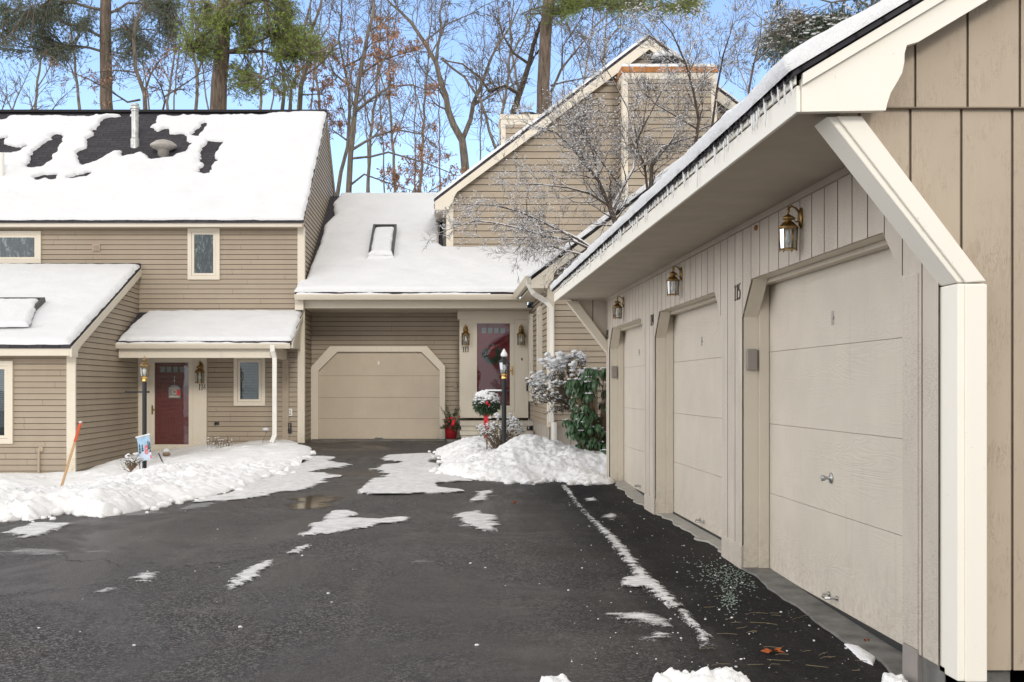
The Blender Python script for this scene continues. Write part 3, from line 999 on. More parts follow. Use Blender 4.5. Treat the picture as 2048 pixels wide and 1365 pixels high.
# --- the wing
ZWT = 4.01; YWE = 20.42; SLW = (ZWT - 2.09) / (YL - YWE); ZWE = ZWT - SLW * (YL - YWE)
clap('wing_front_wall', [(XL, -0.32), (XWG, -0.32), (XWG, ZWE), (XL, ZWE)], mF(YWG), A, t0=-0.32)
zb = lambda y: -0.32 + (y - YWG) / (YL - YWG) * 0.0
clap('wing_side_wall', [(YWG, -0.32), (YL, -0.32), (YL, ZWT - 0.12), (YWG, ZWE + SLW * (YWG - YWE) - 0.12)], mR(XWG), A, t0=-0.32)
mb = MB(); mb.box(XL, XWG - 0.02, YWG + 0.03, YL, -0.8, -0.325); mb.build('foundation', MAT['pale_concrete'], A)
mb = MB(); mb.box(XWG - 0.135, XWG + 0.028, YWG - 0.03, YWG + 0.03, -0.36, ZWE - 0.17)
mb.build('corner_board', MAT['trim'], A, bevel=0.006)
xw = XWG + 0.05
roof('wing_roof', [(XL, YWE - 0.04, ZWE), (xw, YWE - 0.04, ZWE), (xw, YL, ZWT + 0.016), (XL, YL, ZWT + 0.016)], A, (1, 0, 0), (0, 1, SLW))
mb = MB(); mb.box(XL, xw - 0.03, YWE - 0.02, YWE + 0.02, ZWE - 0.20, ZWE - 0.04); mb.box(XL, xw - 0.06, YWE + 0.02, YWG, ZWE - 0.19, ZWE - 0.17)
mb.build('wing_fascia', MAT['trim'], A, bevel=0.004)
mb = MB()
mb.prism([(YWE - 0.03, ZWE - 0.22), (YWE - 0.03, ZWE - 0.05), (YL, ZWT - 0.05), (YL, ZWT - 0.21), (YWG + 0.25, ZWE + SLW * (YWG + 0.25 - YWE) - 0.21), (YWG + 0.02, ZWE - 0.05 - 0.05), (YWG + 0.0, ZWE - 0.22)], 0.0, 0.04, mR(XWG + 0.025))
mb.build('wing_rake_board', MAT['trim'], A, bevel=0.004)
OW, EW, SW = (0, YWE - 0.04, ZWE), (1, 0, 0), (0, 1, SLW)
VW = math.hypot(1, SLW) * (YL - YWE)
hw = [[hit_roof(x, y, OW, EW, SW) for x, y in q] for q in ([(60, 660), (84, 658), (76, 662), (64, 663)], )]
roof_snow(A, OW, EW, SW, [(XL, -0.02), (xw + 0.0, -0.02), (xw + 0.0, VW - 0.06), (XL, VW - 0.02)], 0.12, holes=hw, edge=0.10, en=0.03, hn=0.02, bump=0.012, bs=5, seed=8)
mb = MB(); mb.box(XL, XWG + 0.05, YL - 0.13, YL - 0.03, ZWT - 0.02, ZWT + 0.05); mb.build('roof_flashing', MAT['dark_edge'], A)


def skylight(parent, O, E, S, q, snowpoly, hgt=0.13, w=0.06):
    """q: (u0, u1, v0, v1) on the roof; a low metal kerb with a pane"""
    E = Vector(E).normalized(); S = Vector(S).normalized(); N = E.cross(S)
    N = N if N.z > 0 else -N
    M = lambda s, d, z: tuple(Vector(O) + E * s + S * z + N * d)
    u0, u1, v0, v1 = q
    mb = MB(); top = hgt + 0.06
    mb.box(u0, u1, -0.02, top, v1 - w, v1, 0, M); mb.box(u0, u1, -0.02, hgt - 0.02, v0, v0 + w, 0, M)
    mb.box(u0, u0 + w, -0.02, top, v0 + w, v1 - w, 0, M); mb.box(u1 - w, u1, -0.02, top, v0 + w, v1 - w, 0, M)
    sk = mb.build('skylight', MAT['vent_frame'], parent, bevel=0.01)
    mb = MB(); mb.box(u0 + w, u1 - w, hgt - 0.03, hgt, v0 + w, v1 - w, 0, M); mb.build('pane', MAT['glass'], sk)
    sheet('pane_snow', sk, MAT['snow'], lambda u, v, t: tuple(O[i] + E[i] * u + S[i] * v + N[i] * (t + hgt + 0.002) for i in range(3)), snowpoly, 0.02, 0.09, T=0.09, edge=0.10, en=0.03, bump=0.01, seed=21)
    return sk


plain('vent_frame', (0.075, 0.075, 0.078), 0.5, 0.3, 0.1, 8)
a_ = hit_roof(93, 613, OW, EW, SW); b_ = hit_roof(45, 662, OW, EW, SW)
skylight(A, OW, EW, SW, (a_[0] - 1.25, a_[0], b_[1], a_[1]), [(a_[0] - 1.35, b_[1] - 0.22), (b_[0] + 0.20, b_[1] - 0.16), (a_[0] - 0.10, a_[1] - 0.12), (a_[0] - 1.35, a_[1] - 0.09)])
window(A, mF(YWG), SX(-90, YWG), SX(27, YWG), SZ(888, YWG), SZ(722, YWG), casing=0.095, slats=True, bfrac=0.62)
mb = MB(); x = SX(80, YWG); mb.tube([(x, YWG - 0.06, SZ(990, YWG)), (x, YWG - 0.06, SZ(905, YWG)), (x + 0.01, YWG - 0.03, SZ(899, YWG)), (x + 0.03, YWG + 0.02, SZ(898, YWG))], 0.022, 8)
mb.lathe([(0.05, -0.03), (0.045, 0.02)], (x + 0.025, YWG - 0.015, SZ(899, YWG)), 14, ax='y'); mb.build('conduit', MAT['tan_plastic'], A)

# --- porch
ZPT = 2.99; YPE = 23.35; ZPE = 2.27; SLP = (ZPT - ZPE) / (YL - YPE); xp1 = XC - 0.03
roof('porch_roof', [(XWG + 0.02, YPE, ZPE), (xp1, YPE, ZPE), (xp1, YL, ZPT), (XWG + 0.02, YL, ZPT)], A, (1, 0, 0), (0, 1, SLP))
OP, EP, SP = (0, YPE, ZPE), (1, 0, 0), (0, 1, SLP)
VP = math.hypot(1, SLP) * (YL - YPE)
roof_snow(A, OP, EP, SP, [(XWG + 0.05, 0.0), (xp1 + 0.01, 0.0), (xp1 + 0.015, VP - 0.02), (XWG + 0.22, VP - 0.05), (XWG + 0.10, VP * 0.5)], 0.10, res=0.04, edge=0.08, en=0.03, bump=0.012, bs=6, seed=12)
mb = MB(); gutter(mb, XWG - 0.0, xp1 - 0.02, YPE + 0.02, ZPE - 0.045, 0.11, 0.105); gt = mb.build('porch_gutter', MAT['trim'], A)
sheet('gutter_snow', gt, MAT['snow'], lambda u, v, t: (u, v, t + ZPE - 0.056), [(XWG + 0.03, YPE - 0.082), (xp1 - 0.05, YPE - 0.082), (xp1 - 0.05, YPE - 0.012), (XWG + 0.03, YPE - 0.012)], 0.018, lambda U, V, d: 0.020 + 0.035 * np.clip(fbm(U * 1.7, V * 0 + 3.0, 92, 4) + 0.35, 0, 1), edge=0.03, en=0.012, ens=8, seed=92)
mb = MB(); mb.box(XWG + 0.025, -3.5, 23.45, 23.6, 1.93, 2.15); mb.box(-3.62, -3.5, 23.6, YL, 1.93, 2.15); mb.build('porch_beam', MAT['trim'], A, bevel=0.006)
mb = MB(); mb.box(XWG + 0.03, xp1 - 0.05, 23.5, YL, 2.16, 2.18); mb.build('porch_ceiling', MAT['soffit'], A)
mb = MB()
mb.prism([(YPE + 0.02, ZPE - 0.14), (YPE + 0.02, ZPE - 0.02), (YL, ZPT - 0.04), (YL, ZPT - 0.16), (YPE + 0.4, ZPE + SLP * 0.4 - 0.16), (YPE + 0.32, ZPE - 0.14)], 0, 0.04, mR(xp1 - 0.01))
mb.prism([(24.0, 2.16), (YL, 2.16), (YL, ZPT - 0.16), (24.0, ZPE + SLP * 0.65 - 0.16)], 0, 0.02, mR(xp1 - 0.05))
mb.build('porch_rake_board', MAT['trim'], A, bevel=0.004)
M = mF(YL)
mb = MB(); mb.box(SX(275, YL), SX(303, YL), 0.0, 0.10, -0.2, 2.15, 0, M); mb.box(SX(388, YL), SX(415, YL), 0.0, 0.10, -0.2, 2.15, 0, M); mb.box(SX(303, YL), SX(388, YL), 0.0, 0.10, SZ(717, YL), 2.15, 0, M)
mb.build('door_surround', MAT['trim'], A, bevel=0.005)
mb = MB(); mb.box(SX(565, YL), SX(578, YL), 0.0, 0.05, -0.1, 2.0, 0, M); mb.build('wall_batten', MAT['siding'], A, bevel=0.004)
mb = MB(); mb.box(SX(298, YL), SX(392, YL), 0.0, 0.16, -0.25, SZ(900, YL), 0, M); mb.build('door_sill', MAT['trim'], A)
entrance(A, YL, SX(303, YL), SX(388, YL), SZ(900, YL), SZ(717, YL), 'red_door', True, 'brass')
wall_lantern(A, (SX(404, YL), YL - 0.10, SZ(742, YL)), 0, 1.12)
number(A, '114', mF(YL), SX(399, YL), SZ(780, YL), 0.125, adv=0.56, r=0.0066, depth=0.112)
mb = MB(); x = SX(580, YL); z = SZ(825, YL); mb.box(x - 0.055, x + 0.055, 0.01, 0.04, z - 0.08, z + 0.08, 0, M); mb.box(x - 0.022, x + 0.022, 0.04, 0.05, z - 0.055, z + 0.055, 1, M); mb.box(x - 0.012, x + 0.012, 0.05, 0.056, z - 0.04, z + 0.04, 0, M)
mb.build('outlet_plate', [MAT['white_metal'], MAT['rubber']], A, bevel=0.003)
mb = MB(); z = SZ(855, YL); mb.box(x - 0.04, x + 0.04, 0.01, 0.06, z - 0.13, z - 0.03, 0, M); mb.tube([Vector(M(x - 0.025, 0.04, z - 0.04)), Vector(M(x - 0.025, 0.04, z + 0.1)), Vector(M(x + 0.025, 0.04, z + 0.1)), Vector(M(x + 0.025, 0.04, z - 0.04))], 0.016, 6)
mb.build('hose_holder', MAT['black_metal'], A, bevel=0.004)
mb = MB(); x = SX(434, YL); z = SZ(847, YL); mb.box(x - 0.05, x + 0.05, 0.01, 0.05, z - 0.03, z + 0.03, 0, M); mb.tube([Vector(M(x - 0.02, 0.05, z)), Vector(M(x - 0.02, 0.10, z)), Vector(M(x - 0.02, 0.12, z - 0.03))], 0.014, 7); mb.build('garden_tap', MAT['black_metal'], A)
# downspout
def downspout(parent, pts, w=0.075, d=0.06, name='downspout'):
    mb = MB()
    for i in range(len(pts) - 1):
        a, b = Vector(pts[i]), Vector(pts[i + 1])
        t = (b - a).normalized()
        a = a - t * 0.02; b = b + t * 0.02
        u = Vector((1, 0, 0)) if abs(t.x) < 0.9 else Vector((0, 0, 1))
        u = (u - t * u.dot(t)).normalized(); v = t.cross(u)
        k = 1 - 0.02 * i
        q = [a + u * sx * w / 2 * k + v * sy * d / 2 * k for sx, sy in ((-1, -1), (1, -1), (1, 1), (-1, 1))]
        q2 = [c + (b - a) for c in q]
        mb.add(q + q2, [(0, 1, 2, 3), (7, 6, 5, 4), (0, 4, 5, 1), (1, 5, 6, 2), (2, 6, 7, 3), (3, 7, 4, 0)])
    return mb.build(name, MAT['white_metal'], parent, bevel=0.006)


yd = 23.36
downspout(A, [(SX(546, yd), YPE - 0.05, ZPE - 0.1), (SX(546, yd), YPE - 0.05, ZPE - 0.2), (SX(549, yd), yd + 0.02, SZ(715, yd)), (SX(549, yd), yd + 0.02, SZ(872, yd)), (SX(545, yd), yd - 0.06, SZ(884, yd))], 0.095, 0.07)

# ================================================================== MIDDLE TOWNHOUSE (number 113)
YG = 26.5
B = thing('townhouse', 'tan townhouse with a recessed single garage door, tall chimneyed gable and number 113', 'house', (1.0, YG, 0.09))
XWR = 1.96; YWR = 21.3               # right wing corner
YME = 24.7; ZME = 3.40; SLM = 0.507; YMR = 30.9; ZMR = ZME + SLM * (YMR - YME)
clap('garage_wall', [(XC, 0.05), (XWR, 0.05), (XWR, 3.25), (XC, 3.25)], mF(YG), B, t0=0.03)
mb = MB(); mb.box(XC + 0.02, XWR, YME + 0.35, YG, 3.06, 3.08); mb.build('soffit', MAT['soffit'], B)
XGL = SX(590, YME)
mb = MB(); gutter(mb, XGL, 1.60, YME, ZME - 0.055, 0.12, 0.115); gt = mb.build('gutter', MAT['trim'], B)
sheet('gutter_snow', gt, MAT['snow'], lambda u, v, t: (u, v, t + ZME - 0.066), [(XGL + 0.03, YME - 0.112), (1.0, YME - 0.112), (1.0, YME - 0.035), (XGL + 0.03, YME - 0.035)], 0.018, lambda U, V, d: 0.020 + 0.035 * np.clip(fbm(U * 1.7, V * 0 + 3.0, 91, 4) + 0.35, 0, 1), edge=0.03, en=0.012, ens=8, seed=91)
mb = MB(); mb.box(XC - 0.02, 1.82, 24.98, 25.1, 3.07, 3.26); mb.build('eave_beam', MAT['trim'], B, bevel=0.006)
mb = MB(); mb.box(XGL + 0.02, 1.75, YME, 24.98, 3.24, 3.262); mb.build('eave_soffit', MAT['trim'], B)
roof('roof', [(XGL, YME - 0.03, ZME), (1.63, YME - 0.03, ZME), (3.24, 27.1, ZME + SLM * 2.4), (-0.05, 27.1, ZME + SLM * 2.4), (-0.05, YMR, ZMR), (XC + 0.02, YMR, ZMR), (XC + 0.02, YL, ZME + SLM * (YL - YME)), (XGL, YL, ZME + SLM * (YL - YME))], B, (1, 0, 0), (0, 1, SLM))
roof('roof', [(-0.05, YMR + 4, ZMR - 2), (XC, YMR + 4, ZMR - 2), (XC, YMR, ZMR + 0.002), (-0.05, YMR, ZMR + 0.002)], B, (1, 0, 0), (0, 1, -SLM))
OM, EM, SM = (0, YME - 0.03, ZME), (1, 0, 0), (0, 1, SLM)
km = math.hypot(1, SLM); VM = km * (YMR - YME + 0.03)
vg = km * (27.1 - YME + 0.03); vl = km * (YL - YME + 0.03)
roof_snow(B, OM, EM, SM, [(XGL + 0.0, -0.015), (1.63, -0.015), (3.22, vg + 0.02), (-0.02, vg - 0.0), (-0.17, vg + 0.3), (-0.03, VM + 0.05), (XC + 0.30, VM + 0.05), (XC + 0.16, VM * 0.88), (XC + 0.30, VM * 0.74), (XC + 0.10, VM * 0.62), (XC + 0.13, VM * 0.5), (XC + 0.035, vl + 0.1), (XGL + 0.02, vl)], 0.13, res=0.04, edge=0.10, en=0.03, ens=4, bump=0.03, bs=1.6, seed=31)
# garage door with a clipped-corner surround
M = mF(YG)
g = lambda pts, Y=26.4: [(SX(x, Y), SZ(y, Y)) for x, y in pts]
outer = g([(622, 883), (622, 735), (660, 693), (854, 693), (890, 733), (890, 883)])
inner = g([(637, 883), (637, 742), (675, 704), (843, 704), (879, 740), (879, 883)])
mb = MB()
for i in range(5):
    q = [outer[i], outer[i + 1], inner[i + 1], inner[i]]
    mb.prism(q, 0.0, 0.13, M)
mb.build('door_surround', MAT['trim'], B)
mb = MB()
x0, x1, zt, zb_ = inner[0][0] - 0.05, inner[5][0] + 0.05, SZ(700, 26.45), SZ(879, 26.45)
cuts = [zb_, SZ(837.5, 26.45), SZ(795.5, 26.45), SZ(752, 26.45), zt]
for a, b in zip(cuts[:-2], cuts[1:-1]):
    mb.box(x0, x1, 0.0, 0.05, a + 0.004, b - 0.004, 0, M)
top_ = lambda z0: [(x0, z0), (x1, z0), (x1, max(z0, zt - 0.40)), (x1 - 0.42, zt), (x0 + 0.42, zt), (x0, max(z0, zt - 0.40))]
mb.prism(top_(cuts[-2] + 0.004), 0.0, 0.05, M)
mb.prism(top_(zb_), 0.0, 0.044, M, 1)
gd = mb.build('garage_door', [MAT['far_door'], MAT['groove']], B, fix=True)
mb = MB(); mb.box(inner[0][0], inner[5][0], 0.0, 0.055, SZ(883, 26.45), zb_ + 0.012, 0, M); mb.build('door_seal', MAT['rubber'], gd)
mb = MB(); x, z = SX(757, 26.4), SZ(726, 26.4); mb.box(x - 0.02, x + 0.02, 0.05, 0.058, z - 0.04, z + 0.04, 0, M); mb.build('lock_plate', MAT['white_metal'], gd)
mb = MB(); z = SZ(876, 26.4); mb.tube([Vector(M(x - 0.09, 0.05, z)), Vector(M(x - 0.08, 0.10, z)), Vector(M(x + 0.08, 0.10, z)), Vector(M(x + 0.09, 0.05, z))], 0.014, 7); mb.build('handle', MAT['chrome'], gd)
# entrance 113
YD = 26.0; M = mF(YD)
mb = MB()
mb.box(SX(919, YD), SX(945, YD), -0.45, 0.10, SZ(836, YD), SZ(640, YD), 0, M); mb.box(SX(1028, YD), SX(1056, YD), -0.45, 0.10, SZ(836, YD), SZ(640, YD), 0, M)
mb.box(SX(915, YD), SX(1058, YD), -0.45, 0.13, SZ(640, YD), 3.07, 0, M); mb.box(SX(945, YD), SX(1028, YD), -0.45, 0.09, SZ(836, YD), SZ(823, YD), 0, M)
mb.box(SX(945, YD), SX(1028, YD), -0.45, 0.015, SZ(823, YD), SZ(640, YD), 0, M)
mb.build('door_surround', MAT['trim'], B, bevel=0.005)
entrance(B, YD, SX(945, YD), SX(1028, YD), SZ(823, YD), SZ(639, YD), 'wine_door', False, 'bright_brass', 0.10)
wall_lantern(B, (SX(931, YD), YD - 0.10, SZ(668, YD)), 0, 1.08); wall_lantern(B, (SX(1041, YD), YD - 0.10, SZ(668, YD)), 0, 1.08)
number(B, '113', mF(YD), SX(924.5, YD), SZ(704.5, YD), 0.115, adv=0.56, r=0.0060, depth=0.112)
mb = MB(); x, z = SX(1043, YD), SZ(719, YD); mb.lathe([(0.016, -0.025), (0.026, 0.0)], (x, YD - 0.10, z), 4, ax='y', sx=0.8, sy=1.5); mb.build('doorbell', MAT['iron_number'], B)
mb = MB(); x, z = SX(1056, YD), SZ(775, YD); mb.box(x - 0.05, x + 0.05, YD - 0.28, YD - 0.10, z - 0.09, z + 0.09); mb.build('letter_box', MAT['black_metal'], B, bevel=0.02)
mb = MB(); mb.box(SX(911, 26.45) - 0.04, SX(911, 26.45) + 0.04, 0.01, 0.05, SZ(776, 26.4), SZ(766, 26.4), 0, mF(YG)); mb.build('junction_box', MAT['siding'], B)
mb = MB()
for i, (yt, yb) in enumerate(((843, 852), (863, 871))):
    Ys = 25.15 - 0.45 * i; x0, x1 = SX(920, Ys), SX(1067, Ys)
    mb.box(x0, x1, Ys, 25.9, SZ(yb, Ys), SZ(yt, Ys)); mb.box(x0 + 0.03, x1 - 0.14, Ys + 0.04, 25.9, -0.1, SZ(yb, Ys))
mb.build('front_steps', MAT['step_wood'], B, bevel=0.008)

# right wing: left side, front, skirt
ZSK = 0.59
clap('wing_side_wall', [(YWR, ZSK), (YG, ZSK), (YG, 3.3), (YWR, 3.3)], mL(XWR), B, t0=ZSK)
XW1 = 7.6
zw = lambda x: ZME + 0.757 * (x - 1.63)
XRR = (1.63 + 7.9) / 2
clap('wing_front_wall', [(XWR, ZSK), (XW1, ZSK), (XW1, zw(2 * XRR - XW1)), (XRR, zw(XRR) - 0.12), (XWR, zw(XWR) - 0.12)], mF(YWR), B, t0=ZSK)
vboard('wing_skirt', [(XWR + 0.02, -0.3), (XW1, -0.3), (XW1, ZSK), (XWR + 0.02, ZSK)], mF(YWR + 0.02), B, step=0.62, t0=XWR - 0.2, mat='skirt')
vboard('wing_skirt', [(YWR + 0.02, -0.3), (YG, -0.3), (YG, ZSK), (YWR + 0.02, ZSK)], mL(XWR + 0.02), B, step=0.62, t0=YWR + 0.02, mat='skirt')
mb = MB(); mb.box(XWR - 0.028, XWR + 0.10, YWR - 0.028, YWR + 0.03, ZSK - 0.02, 3.3); mb.box(XWR - 0.03, XWR - 0.0, YWR + 0.03, YWR + 0.14, ZSK - 0.02, 3.3)
mb.build('corner_board', MAT['trim'], B, bevel=0.005)
for y0, y1 in ((22.6, 23.35), (25.0, 25.6)):
    window(B, mL(XWR), y0, y1, 1.0, 2.95, casing=0.09, blind='white_blind', proud=0.07)
# wing roof, eave gutter, rake
YWF = 20.95
roof('wing_roof', [(1.60, YWF, zw(1.60)), (XRR, YWF, zw(XRR)), (XRR, 30, zw(XRR)), (3.24, 27.1, zw(3.24)), (1.60, 24.66, zw(1.60))], B, (0, 1, 0), (1, 0, 0.757))
roof('wing_roof', [(XRR, YWF, zw(XRR) + 0.002), (7.95, YWF, ZME - 0.03), (7.95, 30, ZME - 0.03), (XRR, 30, zw(XRR) + 0.002)], B, (0, 1, 0), (1, 0, -0.757))
kw_ = math.hypot(1, 0.757)
roof_snow(B, (1.60, 0, zw(1.60)), (0, 1, 0), (1, 0, 0.757), [(YWF - 0.015, -0.03), (24.62, -0.03), (27.1, kw_ * 1.62), (27.1, kw_ * 3.1), (YWF - 0.015, kw_ * 3.1)], 0.12, res=0.05, edge=0.09, en=0.03, seed=41)
mb = MB()
mb.prism([(s, z) for s, z in [(0, ZME), (0, ZME - 0.135), (-0.075, ZME - 0.135), (-0.10, ZME - 0.07), (-0.12, ZME - 0.02), (-0.12, ZME), (-0.105, ZME), (-0.07, ZME - 0.12), (-0.012, ZME - 0.12), (-0.012, ZME)]], YWF + 0.02, 24.6, lambda s, d, z: (1.61 + s, d, z - 0.01))
mb.build('wing_gutter', MAT['trim'], B)
mb = MB(); mb.box(1.61, XWR, YWF + 0.04, 25.0, 3.20, 3.22); mb.build('wing_soffit', MAT['trim'], B)
mb = MB()
sp = [(0, 0), (0.30, 0.0), (0.31, 0.05), (0.34, 0.10), (0.40, 0.15), (0.415, 0.20), (0.42, 0.26), (0.46, 0.33)]
z0 = ZME - 0.24
mb.prism([(1.60 + s, z0 + z) for s, z in sp] + [(XRR, zw(XRR) - 0.27), (XRR, zw(XRR) - 0.06), (1.60, zw(1.60) - 0.03)], 0, 0.04, mF(YWF + 0.04))
mb.build('wing_rake_board', MAT['trim'], B)
yq = YWR - 0.06
downspout(B, [(1.56, YWF + 0.10, ZME - 0.02), (1.56, YWF + 0.10, 3.22), (1.64, YWF + 0.12, 3.08), (1.90, yq + 0.0, 2.93), (2.0, yq, 2.80), (2.0, yq, 0.68)], 0.085, 0.075)
mb = MB(); mb.tube([(2.05, yq - 0.02, -0.2), (2.05, yq - 0.02, 0.66)], 0.055, 10); mb.build('drain_pipe', MAT['white_metal'], B)

# upper gable behind
YGB = 27.1; XA = 4.86; ZA = 9.68; SLG = 0.76; XGE = -0.24
zgx = lambda x: ZA - SLG * abs(x - XA)
clap('gable_wall', [(0.06, 3.5), (9.3, 3.5), (9.3, zgx(9.3) - 0.2), (XA, ZA - 0.2), (0.06, zgx(0.06) - 0.2)], mF(YGB), B, step=0.158, t0=0.02)
clap('gable_side_wall', [(YGB, 3.5), (36, 3.5), (36, 5.7), (YGB, 5.7)], mL(0.06), B, t0=0.05)
mb = MB(); mb.box(0.03, 0.20, YGB - 0.03, YGB + 0.03, 4.4, zgx(0.06) - 0.15); mb.build('corner_board', MAT['trim'], B, bevel=0.005)
YRK = 26.84
roof('gable_roof', [(XGE, YRK, zgx(XGE)), (XA, YRK, ZA), (XA, 36, ZA), (XGE, 36, zgx(XGE))], B, (0, 1, 0), (1, 0, SLG))
roof('gable_roof', [(XA, YRK, ZA + 0.003), (9.6, YRK, zgx(9.6)), (9.6, 36, zgx(9.6)), (XA, 36, ZA + 0.003)], B, (0, 1, 0), (1, 0, -SLG))
kg = math.hypot(1, SLG)
roof_snow(B, (XGE, 0, zgx(XGE)), (0, 1, 0), (1, 0, SLG), [(YRK - 0.02, -0.02), (35.9, -0.02), (35.9, kg * (XA - XGE)), (YRK - 0.02, kg * (XA - XGE))], 0.10, res=0.08, edge=0.08, en=0.03, seed=51)
roof_snow(B, (9.6, 0, zgx(9.6)), (0, 1, 0), (-1, 0, SLG), [(YRK - 0.02, -0.02), (35.9, -0.02), (35.9, kg * (9.6 - XA)), (YRK - 0.02, kg * (9.6 - XA))], 0.10, res=0.10, edge=0.08, en=0.03, seed=52)
mb = MB()
z0 = zgx(XGE) - 0.27
sp = [(0, 0), (0.33, 0.0), (0.335, 0.08), (0.38, 0.13), (0.43, 0.20), (0.45, 0.27), (0.47, 0.33), (0.52, 0.42)]
mb.prism([(XGE - 0.0 + s, z0 + z) for s, z in sp] + [(XA, ZA - 0.33), (XA, ZA - 0.07), (XGE - 0.0, zgx(XGE) - 0.07)], 0, 0.04, mF(YRK + 0.04))
mb.prism([(XA, ZA - 0.33), (9.5, zgx(9.5) - 0.33), (9.5, zgx(9.5) - 0.07), (XA, ZA - 0.07)], 0, 0.04, mF(YRK + 0.04))
mb.build('gable_rake_board', MAT['trim'], B)
mb = MB(); mb.box(XGE + 0.02, 0.06, YRK + 0.02, 35.5, z0 + 0.0, z0 + 0.05); mb.box(XGE - 0.0, XGE + 0.02, YRK + 0.045, 35.5, z0, z0 + 0.16); mb.build('gable_soffit', MAT['trim'], B)

# skylight on the middle roof
NM = Vector(EM).cross(Vector(SM)).normalized()
c_ = [hit_roof(x, y, Vector(OM) + NM * 0.21, EM, SM) for x, y in ((735, 505), (788, 505), (789, 450), (742, 450))]
su0, su1, sv0, sv1 = c_[0][0] + 0.02, c_[1][0] - 0.01, c_[0][1], c_[2][1]
skylight(B, OM, EM, SM, (su0, su1, sv0, sv1), [(su0 - 0.01, sv0 - 0.10), (su1 - 0.01, sv0 - 0.10), (su1 - 0.05, sv0 + 0.1), (su1 - 0.055, sv1 - 0.22), (su0 + 0.055, sv1 - 0.24), (su0 + 0.045, sv0 + 0.1)], hgt=0.17, w=0.06)
roof_snow(B, OM, EM, SM, [(su0 - 0.05, sv0 - 0.17), (su1 + 0.05, sv0 - 0.17), (su1 + 0.03, sv0 + 0.02), (su0 - 0.03, sv0 + 0.02)], 0.25, res=0.025, edge=0.13, en=0.03, seed=33)
# chimney chases
YCH = 26.3
def chase(x0, x1, Y0, Y1, z0, zt, rust, step=0.158):
    mb = MB()
    courses(mb, [(x0, z0), (x1, z0), (x1, zt - 0.28), (x0, zt - 0.28)], mF(Y0), CLAP, step, 0.02)
    courses(mb, [(Y0, z0), (Y1, z0), (Y1, zt - 0.28), (Y0, zt - 0.28)], mL(x0), CLAP, step, 0.02)
    courses(mb, [(Y0, z0), (Y1, z0), (Y1, zt - 0.28), (Y0, zt - 0.28)], mR(x1), CLAP, step, 0.02)
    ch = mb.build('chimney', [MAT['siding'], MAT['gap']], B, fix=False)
    mb = MB(); w = 0.13
    mb.box(x0 - 0.03, x1 + 0.03, Y0 - 0.03, Y1 + 0.03, zt - 0.28, zt - 0.13)
    for x in (x0 - 0.028, x1 - w + 0.028): mb.box(x, x + w, Y0 - 0.028, Y0 + 0.03, z0, zt - 0.282)
    mb.box(x0 - 0.028, x0 - 0.0, Y0 + 0.03, Y0 + 0.17, z0, zt - 0.282)
    mb.box(x0 - 0.028, x0 - 0.0, Y1 - 0.2, Y1 - 0.0, z0, zt - 0.282)
    mb.build('chimney_trim', MAT['trim'], ch, bevel=0.005)
    mb = MB(); mb.box(x0 - 0.06, x1 + 0.06, Y0 - 0.06, Y1 + 0.05, zt - 0.128, zt)
    mb.build('chimney_cap', MAT['rust' if rust else 'trim'], ch, bevel=0.01)
    return ch


ch = chase(SX(1247, YCH), SX(1431, YCH), YCH, YGB + 0.3, 3.8, SZ(135, YCH), True)
x0, x1, zt = SX(1247, YCH), SX(1431, YCH), SZ(135, YCH)
sheet('cap_snow', ch, MAT['snow'], lambda u, v, t: (u, v, t + zt), [(x0 - 0.05, YCH - 0.05), (x1 + 0.04, YCH - 0.05), (x1 + 0.04, YGB + 0.3), (x0 - 0.05, YGB + 0.3)], 0.04, 0.09, T=0.09, edge=0.09, en=0.02, seed=61, base=0.003)
xv = SX(1331, 26.75)
mb = MB(); mb.lathe([(0.20, 0.0), (0.20, 0.16), (0.31, 0.17), (0.33, 0.22), (0.31, 0.30), (0.26, 0.36), (0.1, 0.40), (0.02, 0.41)], (xv, 26.75, zt), 20); mb.build('chimney_pot', MAT['black_metal'], ch)
mb = MB(); mb.blob((xv, 26.75, zt + 0.38), 0.33, 3, 0.18, 14, 0.38); mb.build('pot_snow', MAT['snow'], ch, smooth=True)
Y2 = 31.5; x0, x1, zt = SX(1004, Y2), SX(1085, Y2), SZ(230, Y2)
ch = chase(x0, x1, Y2, Y2 + 1.1, 6.0, zt, False)
mb = MB(); xv = SX(1055, Y2 + 0.5); mb.lathe([(0.22, 0.0), (0.22, 0.07), (0.27, 0.09), (0.27, 0.13), (0.22, 0.16), (0.1, 0.19), (0.02, 0.2)], (xv, Y2 + 0.5, zt), 18); mb.build('chimney_pot', MAT['black_metal'], ch)
# ================================================================== GARAGE ROW ON THE RIGHT
XG = 2.30
G = thing('garage_building', 'row of three tan garages with icicles along its snowy eave, at the right', 'garage', (2.6, 5.2, -0.1))
DOORS = [(5.64, 8.70), (9.33, 12.33), (12.95, 15.75)]
ZT, CHF = 2.13, 0.27
M = mL(XG)
wp = [(5.24, 0.03)]
for a, b in DOORS:
    wp += [(a, -0.2 if a > 6 else 0.03), (a, ZT - CHF), (a + CHF, ZT), (b - CHF, ZT), (b, ZT - CHF), (b, -0.2)]
wp += [(16.02, -0.2), (16.02, 2.57), (5.24, 2.57)]
vboard('front_wall', wp, M, G, step=0.233, t0=5.66)
mb = MB(); mb.box(5.2, 5.66, -0.10, -0.004, -0.3, 0.05, 0, M); mb.box(5.2, 5.3, -0.3, 0.0, -0.3, 0.028, 0, M); mb.build('foundation', MAT['concrete'], G)
